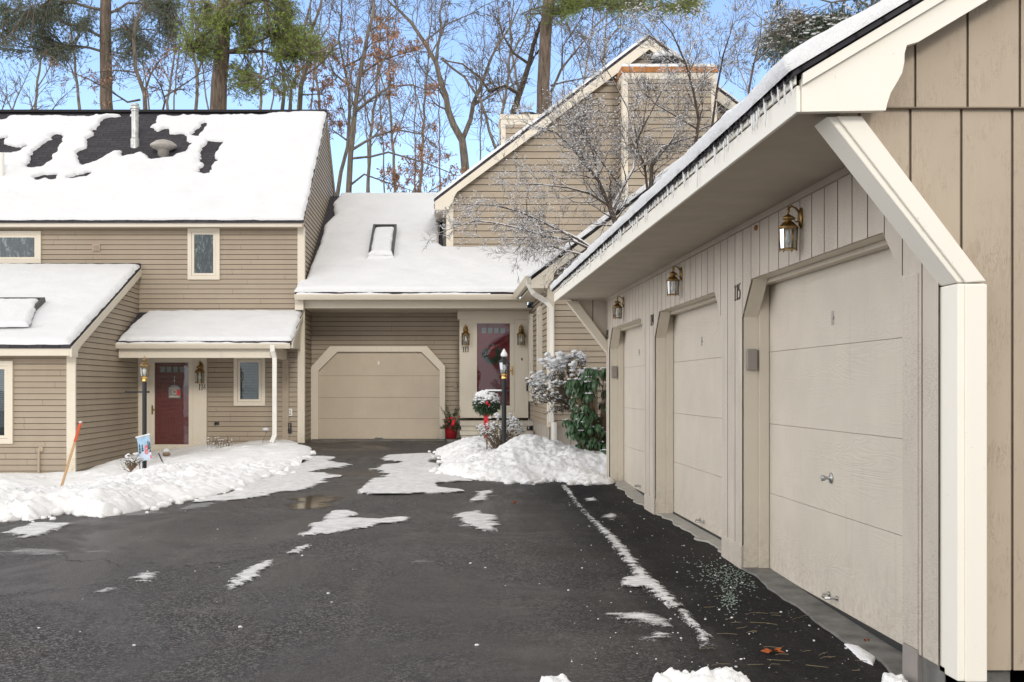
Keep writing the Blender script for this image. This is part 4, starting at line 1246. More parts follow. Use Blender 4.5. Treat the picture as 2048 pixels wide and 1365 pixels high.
for y0, y1, z0, z1, m_ in ((5.455, 5.635, 0.052, ZT - CHF + 0.01, 't111'), (5.455, 5.635, -0.25, 0.048, 'grey_box'), (8.705, 9.325, -0.25, 0.10, 't111'), (12.335, 12.945, -0.25, 0.10, 't111')):
    mb = MB(); mb.box(y0, y1, -0.01, 0.020, z0, z1, 0, M); mb.build('trim_board', MAT[m_], G, bevel=0.004)
mb = MB(); mb.box(5.26, 16.0, 0.0, 0.035, 2.525, 2.567, 0, M); mb.build('frieze_board', MAT['soffit'], G)
mb = MB(); mb.box(1.575, XG, 5.17, 16.1, 2.568, 2.585); mb.box(1.575, 1.80, 5.03, 5.168, 2.568, 2.585); mb.build('soffit', MAT['soffit'], G)
handles = []
for i, (a, b) in enumerate(DOORS):
    zb = float(gz(2.4, (a + b) / 2)) + 0.02
    op = [(a, -0.2), (a, ZT - CHF), (a + CHF, ZT), (b - CHF, ZT), (b, ZT - CHF), (b, -0.2)]
    ou = [(a - 0.06, -0.2), (a - 0.06, ZT - CHF + 0.02), (a + CHF - 0.03, ZT + 0.06), (b - CHF + 0.03, ZT + 0.06), (b + 0.06, ZT - CHF + 0.02), (b + 0.06, -0.2)]
    mb = MB()
    for k in range(5):
        mb.prism([ou[k], ou[k + 1], op[k + 1], op[k]], -0.11, -0.001, M)
    for y0, y1 in ((a - 0.04, a + 0.035), (b - 0.035, b + 0.04)):
        mb.box(y0, y1, -0.185, -0.112, -0.2, ZT + 0.04, 0, M)
    mb.box(a, b, -0.185, -0.112, ZT - 0.03, ZT + 0.05, 0, M)
    mb.build('door_frame', MAT['trim'], G)
    mb = MB()
    cuts = [zb + 0.012, 0.51, 1.04, 1.59, 2.2]
    for c0, c1 in zip(cuts[:-1], cuts[1:]):
        mb.box(a - 0.02, b + 0.02, -0.235, -0.19, c0 + 0.0018, c1 - 0.0018, 0, M)
    mb.box(a - 0.02, b + 0.02, -0.235, -0.200, zb + 0.012, 2.2, 1, M)
    gd = mb.build('garage_door', [MAT['door_panel'], MAT['seam']], G)
    mb = MB(); mb.box(a - 0.02, b + 0.02, -0.24, -0.180, zb - 0.02, zb + 0.016, 0, M); mb.build('door_seal', MAT['rubber'], gd)
    yc = 7.24 if i == 0 else (a + b) / 2 + 0.1
    mb = MB(); zh = zb + 0.08
    mb.tube([Vector(M(yc + 0.075, -0.19, zh)), Vector(M(yc + 0.07, -0.145, zh)), Vector(M(yc + 0.03, -0.130, zh - 0.008)), Vector(M(yc - 0.03, -0.130, zh - 0.008)), Vector(M(yc - 0.07, -0.145, zh)), Vector(M(yc - 0.075, -0.19, zh))], 0.0085, 8)
    for s in (-1, 1): mb.lathe([(0.018, -0.004), (0.016, 0.0)], M(yc + s * 0.075, -0.186, zh), 12, ax='x')
    mb.build('handle', MAT['chrome'], gd)
    mb = MB(); mb.lathe([(0.004, -0.011), (0.013, -0.010), (0.015, 0.0)], M(yc, -0.19, 1.765), 12, ax='x'); mb.box(yc - 0.008, yc + 0.008, -0.19, -0.178, 1.72, 1.81, 0, M); mb.build('lock', MAT['chrome'], gd)
    if i == 0:
        mb = MB(); mb.lathe([(0.014, -0.066), (0.020, -0.064), (0.018, -0.045), (0.010, -0.035), (0.010, -0.012), (0.034, -0.008), (0.036, 0.0)], M(7.28, -0.19, 0.735), 16, ax='x'); mb.build('knob', MAT['galvanised'], gd, smooth=True)
for y, zz in ((7.25, 2.36), (10.92, 2.37), (14.44, 2.36)):
    wall_lantern(G, (XG - 0.012, y, zz), -math.pi / 2, 0.66)
number(G, '115', M, 8.93, 2.005, 0.118, adv=0.72, r=0.0042, depth=0.016, flip=-1, wide=0.9)
number(G, '114', M, 12.56, 2.005, 0.118, adv=0.72, r=0.0042, depth=0.016, flip=-1, wide=0.9)
number(G, '113', M, 15.99, 2.005, 0.118, adv=0.72, r=0.0042, depth=0.016, flip=-1, wide=0.9)
for yb, x0 in ((8.70, 2.318), (15.75, 2.318)):
    mb = MB(); mb.box(x0, x0 + 0.075, yb - 0.045, yb - 0.001, 1.45, 1.615); mb.build('keypad_cover', MAT['grey_box'], G, bevel=0.008)
mb = MB(); mb.lathe([(0.006, -0.02), (0.018, -0.016), (0.022, 0.0)], (XG - 0.012, 8.29, 2.49), 10, ax='x'); mb.build('bolt', MAT['rust'], G)
# posts, braces and wing walls at both ends
mbp = MB(); mbw = MB()
def wing_end(Y0, Y1, Yw, face):
    mb = MB(); zt = 1.786
    mb.box(2.300, 2.425, Y0, Y1, 0.0 if Y0 < 10 else -0.2, zt)
    mb.prism([(1.715, 2.535), (1.868, 2.535), (2.425, zt + 0.004), (2.300, zt + 0.004)], 0, Y1 - Y0 - 0.004, mF(Y1 - 0.002))
    if Y0 < 10:      # facing boards nailed on, a hair apart at the mitre
        mb.prism([(1.752, 2.534), (1.866, 2.534), (2.424, zt + 0.008), (2.331, zt + 0.002)], 0, 0.014, mF(Y0 + 0.001))
        mb.box(2.329, 2.427, Y0 - 0.0135, Y0 + 0.001, 0.0, zt - 0.004)
    return mb.build('corner_brace', MAT['gable_trim' if Y0 < 10 else 'trim'], G, bevel=0.006)


wing_end(5.07, 5.26, 5.16, True)
wing_end(15.92, 16.1, 16.02, False)
mb = MB(); mb.box(2.296, 2.30, 5.09, 5.25, 0.02, 1.78)
XRG, SLGR = 5.4, 0.6
zr_ = lambda x: 2.715 + SLGR * (x - 1.576) if x < XRG else 2.715 + SLGR * (2 * XRG - x - 1.576)
vboard('gable_lower_wall', [(2.40, 0.03), (9.1, 0.03), (9.1, 2.594), (1.80, 2.594), (1.80, 2.56), (2.40, 1.82)], mF(5.165), G, step=0.2325, t0=2.127, groove=0.013, depth=0.014, mat='gable_board', gap='groove')
vboard('gable_upper_wall', [(1.9, 2.590), (9.1, 2.590), (9.1, zr_(9.1) - 0.1), (XRG, zr_(XRG) - 0.1), (1.9, zr_(1.9) - 0.1)], mF(5.143), G, step=0.2375, t0=2.14, groove=0.012, depth=0.014, mat='gable_board', gap='groove')
mb = MB(); mb.box(1.8, 9.1, 5.126, 5.17, 2.5865, 2.5925); mb.build('flashing', MAT['groove'], G)
vboard('end_wing_wall', [(2.32, -0.2), (9.1, -0.2), (9.1, 2.56), (1.78, 2.56), (2.32, 1.85)], mF(16.02), G, step=0.233, t0=2.1)
vboard('back_wall', [(2.3, -0.2), (9.1, -0.2), (9.1, zr_(9.1) - 0.1), (XRG, zr_(XRG) - 0.1), (2.3, zr_(2.3) - 0.1)], lambda s, d, z: (s, 16.06 + d, z), G)
vboard('back_wall', [(5.2, -0.2), (16.0, -0.2), (16.0, 2.6), (5.2, 2.6)], mR(9.1), G)
k = 0.9
sp = [(s * k, z * 0.98) for s, z in scroll_poly()]
mb = MB()
mb.prism([(1.576 + s, 2.537 + z) for s, z in sp] + [(1.576 + 0.515, zr_(2.091) - 0.178), (XRG, zr_(XRG) - 0.178), (XRG, zr_(XRG) - 0.03), (1.576, 2.685)], 0, 0.04, mF(5.03))
mb.prism([(XRG, zr_(XRG) - 0.178), (9.25, zr_(9.25) - 0.178), (9.25, zr_(9.25) - 0.03), (XRG, zr_(XRG) - 0.03)], 0, 0.04, mF(5.03))
mb.build('rake_board', MAT['gable_trim'], G)
mb = MB()
mb.prism([(1.572, 2.65), (1.572, 2.70), (XRG, zr_(XRG) - 0.012), (XRG, zr_(XRG) - 0.062)], 0, 0.024, mF(4.989))
mb.build('rake_moulding', MAT['gable_trim'], G)
mb = MB(); mb.box(1.556, 1.574, 5.0, 16.12, 2.538, 2.655); mb.box(1.545, 1.556, 5.0, 16.12, 2.66, 2.703); mb.build('fascia', MAT['gable_trim'], G, bevel=0.003)
EG, SG_ = (0, 1, 0), (1, 0, SLGR)
roof('roof', [(1.525, 4.955, zr_(1.525) + 0.02), (1.525, 16.15, zr_(1.525) + 0.02), (XRG, 16.15, zr_(XRG) + 0.02), (XRG, 4.955, zr_(XRG) + 0.02)], G, EG, SG_, th=0.022)
roof('roof', [(9.28, 4.955, zr_(9.28) + 0.02), (9.28, 16.15, zr_(9.28) + 0.02), (XRG, 16.15, zr_(XRG) + 0.022), (XRG, 4.955, zr_(XRG) + 0.022)], G, EG, (-1, 0, SLGR), th=0.032)
kg2 = math.hypot(1, SLGR)
roof_snow(G, (1.525, 0, zr_(1.525) + 0.02), EG, SG_, [(4.94, -0.018), (16.16, -0.018), (16.14, kg2 * (XRG - 1.525)), (4.94, kg2 * (XRG - 1.525))], 0.105, res=0.026, edge=0.055, en=0.012, ens=6, bump=0.02, bs=4, seed=71)
roof_snow(G, (9.28, 0, zr_(9.28) + 0.02), EG, (-1, 0, SLGR), [(4.97, 0), (16.14, 0), (16.14, kg2 * (9.28 - XRG)), (4.97, kg2 * (9.28 - XRG))], 0.10, res=0.1, edge=0.12, seed=72)
rg = random.Random(5)
y = 5.02; n_ic = 0
while y < 15.6 and n_ic < 98:
    L = rg.choice([0.04, 0.06, 0.08, 0.10, 0.12, 0.15]) * rg.uniform(0.55, 1.25); r0 = rg.uniform(0.005, 0.009) * (1 + y * 0.02)
    mb = MB(); x = 1.538 + rg.uniform(-0.008, 0.004)
    pts = [(x, y, 2.705), (x, y, 2.705 - L * 0.3), (x + rg.uniform(-.002, .002), y, 2.705 - L * 0.7), (x, y + rg.uniform(-.003, .003), 2.705 - L)]
    mb.tube(pts, [r0 * 1.3, r0, r0 * 0.65, 0.001], 6)
    mb.build('icicle', MAT['ice'], G, smooth=True)
    n_ic += 1
    y += rg.uniform(0.03, 0.10) * (1 + (y - 5) * 0.13)
mb = MB(); rr = random.Random(3)
y = 5.0
while y < 15.8:
    mb.blob((1.522, y, zr_(1.525) + 0.012), rr.uniform(0.006, 0.014), rr.random() * 50, 0.4, 8); y += rr.uniform(0.03, 0.12)
mb.build('drip_edge_ice', MAT['dark_edge'], G, smooth=True)['kind'] = 'stuff'

# ================================================================== GROUND DETAIL
def gstrip(name, x0, x1, y0, y1, mat, dz, jag=0.03, seed=0):
    pts0 = []; pts1 = []
    n = int((y1 - y0) / 0.06)
    vs = []; fs = []
    for i in range(n + 1):
        y = y0 + (y1 - y0) * i / n
        xa = x0 + jag * float(fbm(np.array(y * 3.0), np.array(seed * 1.7), seed))
        g0 = float(gz(xa, y))
        vs += [(xa - 0.02, y, g0 - 0.03), (xa, y, g0 + dz), (x1, y, g0 + dz + 0.006)]
        if i:
            b = (i - 1) * 3
            fs += [(b, b + 1, b + 4, b + 3), (b + 1, b + 2, b + 5, b + 4)]
    mb = MB(); mb.add(vs, fs)
    return mb.build(name, MAT[mat])


for (a, b), sd in zip(DOORS, (1, 2, 3)):
    o = gstrip('concrete_apron', XG - 0.01 if sd == 1 else XG + 0.03, 2.56, a - 0.0, b + 0.0, 'concrete' if sd == 1 else 'pale_concrete', 0.014, 0.05 if sd == 1 else 0.11, sd); o['kind'] = 'structure'
# concrete lip at the far garage
mb = MB(); mb.box(SX(622, 26.1), SX(892, 26.1), 25.98, 26.5, 0.0, 0.112); mb.build('concrete_apron', MAT['concrete'])['kind'] = 'structure'
mb = MB(); mb.box(SX(893, 25.6), SX(925, 25.6), 25.3, 26.4, 0.0, 0.145); mb.build('paving_slab', MAT['concrete'])['kind'] = 'structure'


def bank(name, outline, T, mat, res, label, seed, edge=0.75, en=0.20, ens=1.6, bump=0.07, bs=2.0, lump=0.055, ls=4.5, rough_=lambda u, v: 1.0):
    def fp(u, v, t):
        k = np.clip(t / 0.12, 0, 1)
        l1 = fbm(u * ls, v * ls, seed + 3, 3); l2 = fbm(u * ls * 2.6, v * ls * 2.6, seed + 4, 3); l3 = fbm(u * ls * 6, v * ls * 6, seed + 6, 2)
        z = gz(u, v) + t + lump * k * rough_(u, v) * (0.45 - 1.7 * np.abs(l1) + 1.3 * (0.35 - np.abs(l2)) + 0.9 * (0.3 - np.abs(l3)))
        return u, v, np.where(t > 0, np.maximum(z, gz(u, v) + 0.004), gz(u, v) - 0.006)
    o = sheet(name, None, MAT[mat], fp, outline, res, T, edge=edge, en=en, ens=ens, bump=bump, bs=bs, seed=seed)
    o['kind'] = 'structure'; o['label'] = label
    return o


GP = lambda L: [ground_pt(x, y) for x, y in L]
left = GP([(-160, 1052), (-60, 1046), (0, 1040), (60, 1042), (130, 1028), (200, 1034), (260, 1026), (330, 1010), (390, 998), (450, 984), (520, 962), (570, 942), (605, 922), (632, 906)])
left += [(-3.30, 24.95), (XC - 0.35, 25.2), (-6.9, 25.2), (XWG + 0.02, 20.9), (-9, 20.9), (-14, 20.9), (-14, 11)]
def T_left(u, v, d):
    lawn = 0.045 + 0.09 * ss((v - 22.5) / 2.0) * ss((-u - 4.6) / 0.8) + 0.07 * np.exp(-(d / 0.55) ** 2) * ss((v - 13) / 2)
    pile = 0.20 * np.exp(-((v - 12.8) / 1.3) ** 2) * ss((-u - 2.9) / 1.0) * (0.65 + 0.5 * vnoise(u * 0.9, v * 0.9, 3))
    pile = pile + 0.10 * np.exp(-((v - 16.5) / 1.6) ** 2 - ((u + 4.2) / 0.8) ** 2)
    mound = 0.12 * np.exp(-((u + 6.25) / 0.35) ** 2 - ((v - 22.0) / 1.6) ** 2)
    mound2 = 0.24 * np.exp(-((u + 6.7) / 0.55) ** 2 - ((v - 17.0) / 0.6) ** 2)
    return np.maximum(lawn + pile + mound + mound2, 0.03)
bank('snow_bank', left, T_left, 'plough_snow', 0.036, 'long ploughed snow bank in front of the left house and red door', 101, rough_=lambda u, v: np.clip(1.25 - 0.9 * ss((v - 15.5 - 0.9 * (u + 5)) / 3.0), 0.25, 1.2))
right = GP([(868, 906), (884, 925), (872, 946), (925, 957), (1000, 964), (1060, 968), (1110, 962), (1160, 970), (1218, 968)])
right += [(2.36, 16.15), (6.5, 16.3), (6.5, 21.4), (1.98, 21.4), (1.93, 24.2), (1.4, 24.6), (0.55, 24.6), (0.2, 24.0)]
def T_right(u, v, d):
    t = 0.10 + 0.06 * ss(d / 0.9) + 0.29 * np.exp(-((u - 1.25) / 0.42) ** 2 - ((v - 18.2) / 0.9) ** 2) + 0.19 * np.exp(-((u - 1.9) / 0.5) ** 2 - ((v - 18.0) / 1.0) ** 2)
    t += 0.16 * np.exp(-((u - 0.55) / 0.5) ** 2 - ((v - 20.8) / 1.6) ** 2)
    return t + 0.10 * np.exp(-((v - 17.0) / 0.8) ** 2)
bank('snow_bank', right, T_right, 'plough_snow', 0.028, 'ploughed snow mound between the front steps and the far end of the garages', 131, edge=0.7)

SP = 'thin snow patches left on the asphalt'
def patch(poly, label, T=0.010, en=0.12, ens=3.5, seed=0, res=None, edge=0.11, mat='slush', stretch=True):
    w = GP(poly)
    c = np.mean(np.array(w), axis=0)
    res = res or max(0.008, c[1] / F * 3.2)
    ay = 0.75
    wp_ = [(x, y * ay) for x, y in w]
    def fp(u, v, t):
        return u, v / ay, gz(u, v / ay) + np.where(t > 0, t + 0.004, -0.012)
    s = max(p[0] for p in w) - min(p[0] for p in w)
    o = sheet('snow_patch', None, MAT[mat], fp, wp_, res, T, T=T, edge=edge, en=en * min(1.0, s), ens=ens / max(0.35, min(1.0, s)), seed=seed, bump=0.003, bs=20)
    return tag(o, label, 'snow patch', SP)


patch([(598, 1072), (622, 1048), (668, 1022), (700, 1022), (722, 1028), (700, 1036), (760, 1040), (800, 1034), (826, 1036), (812, 1046), (760, 1052), (700, 1064), (650, 1074)], 'largest thin snow patch in the middle of the asphalt, trailing to the right', mat='crust', seed=201, en=0.10)
patch([(440, 1180), (470, 1150), (520, 1124), (552, 1120), (540, 1136), (512, 1162), (470, 1184)], 'long pointed snow patch lying in the open middle of the court', mat='crust', seed=202, en=0.08)
patch([(568, 1108), (590, 1096), (620, 1088), (628, 1094), (600, 1106), (574, 1112)], 'short snow patch just beyond the long pointed one', mat='crust', seed=203, en=0.06)
patch([(252, 1158), (275, 1148), (322, 1144), (312, 1160), (286, 1172)], 'streaky thin snow patch at the left of the open asphalt', seed=204, en=0.12)
patch([(186, 1184), (214, 1176), (238, 1178), (222, 1188), (190, 1190)], 'small snow patch left of the streaky one', seed=205, en=0.08)
patch([(905, 1030), (950, 1022), (990, 1032), (1002, 1064), (950, 1062), (915, 1048)], 'scuffed snow patch right of the largest one', seed=206, en=0.22)
patch([(932, 1006), (950, 984), (996, 978), (980, 998), (950, 1008)], 'scuffed snow patch nearest the right snow mound', seed=207, en=0.22)
patch([(712, 986), (760, 955), (735, 940), (790, 925), (770, 912), (872, 908), (886, 930), (905, 950), (940, 962), (880, 968), (930, 985), (840, 990), (770, 988)], 'broad trampled snow patch in front of the far garage door', seed=208, en=0.34, ens=2.2, T=0.02)
patch([(390, 1006), (450, 978), (520, 955), (580, 930), (620, 912), (668, 915), (690, 930), (640, 945), (672, 958), (600, 978), (500, 996)], 'slushy snow fringe along the left bank beside the driveway', seed=209, en=0.36, ens=2.4, T=0.012)
patch([(2, 1068), (60, 1046), (150, 1048), (110, 1066), (50, 1078)], 'crusty snow patch below the left snow bank', seed=210, en=0.25)
patch([(-30, 1105), (60, 1098), (170, 1100), (230, 1104), (120, 1112), (-30, 1110)], 'faint salt-white streak across the left of the asphalt', mat='salt_film', seed=211, en=0.30, T=0.004)
patch([(240, 1020), (330, 1024), (420, 1002), (470, 990), (400, 1018), (330, 1030), (250, 1034)], 'thin icy strip along the foot of the left snow bank', mat='salt_film', seed=212, en=0.2, T=0.008)
line = [(1122, 972), (1136, 972), (1180, 1030), (1240, 1080), (1290, 1140), (1310, 1160), (1345, 1190), (1390, 1240), (1425, 1276), (1432, 1298), (1400, 1300), (1388, 1270), (1350, 1226), (1312, 1200), (1270, 1162), (1236, 1112), (1196, 1062), (1160, 1020)]
patch(line, 'long narrow snow ridge running along in front of the garages', mat='crust', seed=213, en=0.10, ens=9, T=0.016, edge=0.10, res=0.009)
patch([(1236, 1166), (1250, 1156), (1290, 1148), (1318, 1172), (1300, 1180), (1240, 1178)], 'snow patch branching off the left side of the narrow ridge', mat='crust', seed=214, en=0.10, T=0.014)
patch([(1196, 1232), (1225, 1222), (1250, 1226), (1290, 1222), (1345, 1246), (1340, 1254), (1290, 1256), (1240, 1240)], 'wide scuffed snow patch left of the near end of the narrow ridge', seed=215, en=0.16)
patch([(1280, 1280), (1310, 1262), (1354, 1272), (1336, 1282), (1310, 1288)], 'scuffed snow patch just below the wide one', seed=216, en=0.14)
patch([(815, 1126), (840, 1122), (884, 1124), (880, 1130), (820, 1130)], 'thin snow streak in the centre of the asphalt', mat='salt_film', seed=217, en=0.12)
patch([(1166, 998), (1190, 996), (1200, 1003), (1174, 1006)], 'small snow patch between the narrow ridge and the far garage bay', seed=218, en=0.1)
patch([(1200, 1036), (1222, 1024), (1242, 1034), (1226, 1044)], 'small broken snow patch right of the narrow ridge', seed=219, en=0.14)
patch([(1688, 1290), (1720, 1296), (1752, 1318), (1746, 1332), (1722, 1322)], 'small lump of snow on the apron edge of the nearest garage door', seed=220, en=0.08, T=0.02, mat='plough_snow')
# small crumbs of snow and salt
mb = MB(); rr = random.Random(9)
for i in range(380):
    px = rr.uniform(1130, 1800); py = rr.uniform(985, 1340)
    x, y = ground_pt(px, py)
    if x > XG - 0.03 or rr.random() > (x + 0.1) / 2.4: continue
    mb.blob((x, y, float(gz(x, y)) + 0.004), rr.choice([0.003, 0.003, 0.004, 0.005, 0.006, 0.009]), i, 0.4, 6, 0.6)
for i in range(30):
    px = rr.uniform(0, 1100); py = rr.uniform(1010, 1300)
    x, y = ground_pt(px, py)
    mb.blob((x, y, float(gz(x, y)) + 0.004), rr.choice([0.004, 0.006, 0.009, 0.013]), i, 0.4, 6, 0.5)
tag(mb.build('snow_crumbs', MAT['snow'], smooth=True), 'crumbs of snow scattered over the asphalt', 'snow', kind='stuff')
mb = MB()
for i in range(520):
    a = rr.gauss(0, 1); b = rr.gauss(0, 1)
    px, py = (1462 + a * 40, 1152 + b * 16 + a * 6) if i % 4 else (1458 + a * 11, 1200 + b * 15)
    if px > 1510 + 0: continue
    x, y = ground_pt(px, py)
    if x > XG - 0.02: continue
    q = rr.uniform(0.002, 0.0055)
    mb.box(x - q, x + q, y - q, y + q, float(gz(x, y)), float(gz(x, y)) + 0.004)
tag(mb.build('ice_melt_grains', MAT['ice_melt']), 'pale green ice melt grains spilled by the first garage pillar', 'ice melt', kind='stuff')
w = GP([(548, 1012), (575, 996), (640, 990), (700, 996), (690, 1010), (630, 1020), (570, 1022)])
o = sheet('puddle', None, MAT['puddle'], lambda u, v, t: (u, v, gz(u, v) + 0.0045 + 0 * t), w, 0.05, 0.001, T=0.001, en=0.2, ens=2, edge=0.35, seed=5); o['kind'] = 'structure'
# snow lumps at the near edge of the picture
for k, (x0, x1, yt, yb, lab) in enumerate(((1298, 1505, 1338, 1400, 'large lump of ploughed snow at the near edge of the asphalt, right of centre'), (1076, 1150, 1354, 1400, 'smaller lump of ploughed snow left of the large one at the near edge'), (1770, 1812, 1354, 1380, 'little lump of snow beside the nearest garage door frame'))):
    gx0, gy = ground_pt(x0, yb); gx1, _ = ground_pt(x1, yb)
    c = ((gx0 + gx1) / 2, gy, float(gz(gx0, gy)))
    wdt = (gx1 - gx0) / 2; hgt = SZ(yt, gy) - c[2]
    def fp(u, v, t, c=c, hgt=hgt, k=k):
        n1 = np.abs(fbm(u * 14, v * 14, 77 + k, 4))
        return u, v, gz(u, v) + np.where(t > 0, t * (0.80 + 0.55 * n1), -0.006)
    ol = [(c[0] + wdt * math.cos(a), c[1] + max(0.12, wdt * 0.45) * math.sin(a)) for a in np.linspace(0, 2 * math.pi, 24, endpoint=False)]
    o = sheet('snow_lump', None, MAT['plough_snow'], fp, ol, 0.010, hgt, T=hgt, edge=wdt * 0.42, en=0.045, ens=9, seed=300 + k, bump=0.006, bs=30)
    tag(o, lab, 'snow lump')
# fallen leaves and pine needles
def leaf_on_ground(px, py, size, rz, label):
    x, y = ground_pt(px, py); z = float(gz(x, y)) + 0.008
    mb = MB(); n = 14; vs = [(0, 0, 0.006)]
    for i in range(n):
        a = 2 * math.pi * i / n; r_ = size * (1.0 if i % 2 else 0.55) * (0.6 + 0.4 * abs(math.cos(a)))
        vs.append((r_ * math.cos(a), r_ * 0.6 * math.sin(a), 0.012 * math.sin(3 * a) + 0.008))
    mb.add(vs, [(0, 1 + i, 1 + (i + 1) % n) for i in range(n)])
    o = mb.build('fallen_leaf', MAT['fallen'], fix=False); o.location = (x, y, z); o.rotation_euler = (0, 0, rz)
    return tag(o, label, 'leaf')
leaf_on_ground(1546, 1307, 0.075, 0.2, 'rust-red fallen leaf lying on the asphalt near the nearest garage door')
leaf_on_ground(1734, 1287, 0.035, 0.9, 'small red fallen leaf on the concrete apron of the nearest garage')
leaf_on_ground(1030, 1007, 0.05, 0.3, 'small brown leaf on the asphalt in front of the right snow mound')
mb = MB()
for i in range(46):
    x, y = ground_pt(rr.uniform(1380, 1790), rr.uniform(1190, 1345)); z = float(gz(x, y)) + 0.008
    if x > XG: continue
    a = rr.uniform(-0.5, 0.9); L = rr.uniform(0.05, 0.13); b = rr.uniform(-0.02, 0.02)
    mb.tube([(x, y, z), (x + L * 0.5 * math.cos(a) - b, y + L * 0.5 * math.sin(a) + b, z + 0.002), (x + L * math.cos(a), y + L * math.sin(a), z)], 0.0016, 4)
tag(mb.build('pine_needles', MAT['straw']), 'dry pine needles scattered on the asphalt by the garage', 'needles', kind='stuff')

mb = MB(); pts = [ground_pt(x, y) for x, y in ((92, 1106), (150, 1120), (230, 1128), (310, 1132), (400, 1130), (470, 1122), (540, 1116))]
pp = []
for a, b in zip(pts[:-1], pts[1:]):
    for t_ in np.linspace(0, 1, 15)[:-1]:
        pp.append((a[0] + (b[0] - a[0]) * t_ + rr.uniform(-.01, .01), a[1] + (b[1] - a[1]) * t_ + rr.uniform(-.05, .05) + 0.10 * math.sin(len(pp) * 0.35)))
for i, (a, b) in enumerate(zip(pp[:-1], pp[1:])):
    w0 = -0.003 + 0.016 * float(vnoise(np.array(i * 0.4), np.array(1.0))); w1 = -0.003 + 0.016 * float(vnoise(np.array(i * 0.4 + 0.4), np.array(1.0)))
    if w0 < 0.002 or w1 < 0.002: continue
    z0, z1 = float(gz(*a)) + 0.004, float(gz(*b)) + 0.004
    mb.add([(a[0], a[1] - w0, z0), (b[0], b[1] - w1, z1), (b[0], b[1] + w1, z1), (a[0], a[1] + w0, z0)], [(0, 1, 2, 3)])
mb.build('asphalt_crack', MAT['dark_edge'], fix=False)['kind'] = 'structure'

def clods(name, label, spots, seed):
    rg = np.random.default_rng(seed)
    bm = bmesh.new(); bmesh.ops.create_icosphere(bm, subdivisions=2, radius=1.0)
    iv = np.array([v.co[:] for v in bm.verts]); jf = np.array([[v.index for v in f.verts] for f in bm.faces]); bm.free()
    V = []; Fc = []
    for k, (x, y, r_) in enumerate(spots):
        q = 1 + 0.55 * fbm(iv[:, 0] * 1.3 + k * 7.1, iv[:, 1] * 1.3 + iv[:, 2] * 2.1, seed, 3)
        st = np.array((rg.uniform(0.8, 1.5), rg.uniform(0.8, 1.3), rg.uniform(0.5, 0.9)))
        a = rg.uniform(0, 6.28); P = iv * q[:, None] * st * r_
        P = np.stack([P[:, 0] * math.cos(a) - P[:, 1] * math.sin(a), P[:, 0] * math.sin(a) + P[:, 1] * math.cos(a), P[:, 2]], 1)
        V.append(P + np.array((x, y, float(gz(x, y)) + r_ * 0.25))); Fc.append(jf + k * len(iv))
    me = bpy.data.meshes.new(name); me.from_pydata(np.concatenate(V).tolist(), [], np.concatenate(Fc).tolist()); me.materials.append(MAT['plough_snow'])
    me.polygons.foreach_set('use_smooth', [True] * len(me.polygons)); me.update()
    return tag(link_mesh(name, me), label, 'snow', kind='stuff')


def along(poly, n, seed, rmin, rmax, spread):
    rg = random.Random(seed); out_ = []
    for _ in range(n):
        i = rg.randrange(len(poly) - 1); t_ = rg.random(); a, b = poly[i], poly[i + 1]
        y = a[1] + (b[1] - a[1]) * t_ + abs(rg.gauss(0, spread)) * (1 if rg.random() < 0.35 else -0.45)
        out_.append((a[0] + (b[0] - a[0]) * t_ + rg.gauss(0, 0.08), y, rmin + (rmax - rmin) * rg.random() ** 3))
    return out_
clods('snow_clods', 'broken chunks of snow along the foot of the left snow bank', along(left[1:14], 150, 4, 0.015, 0.085, 0.22), 4)
clods('snow_clods', 'broken chunks of snow along the foot of the right snow mound', along(right[0:9], 130, 5, 0.012, 0.075, 0.18), 5)
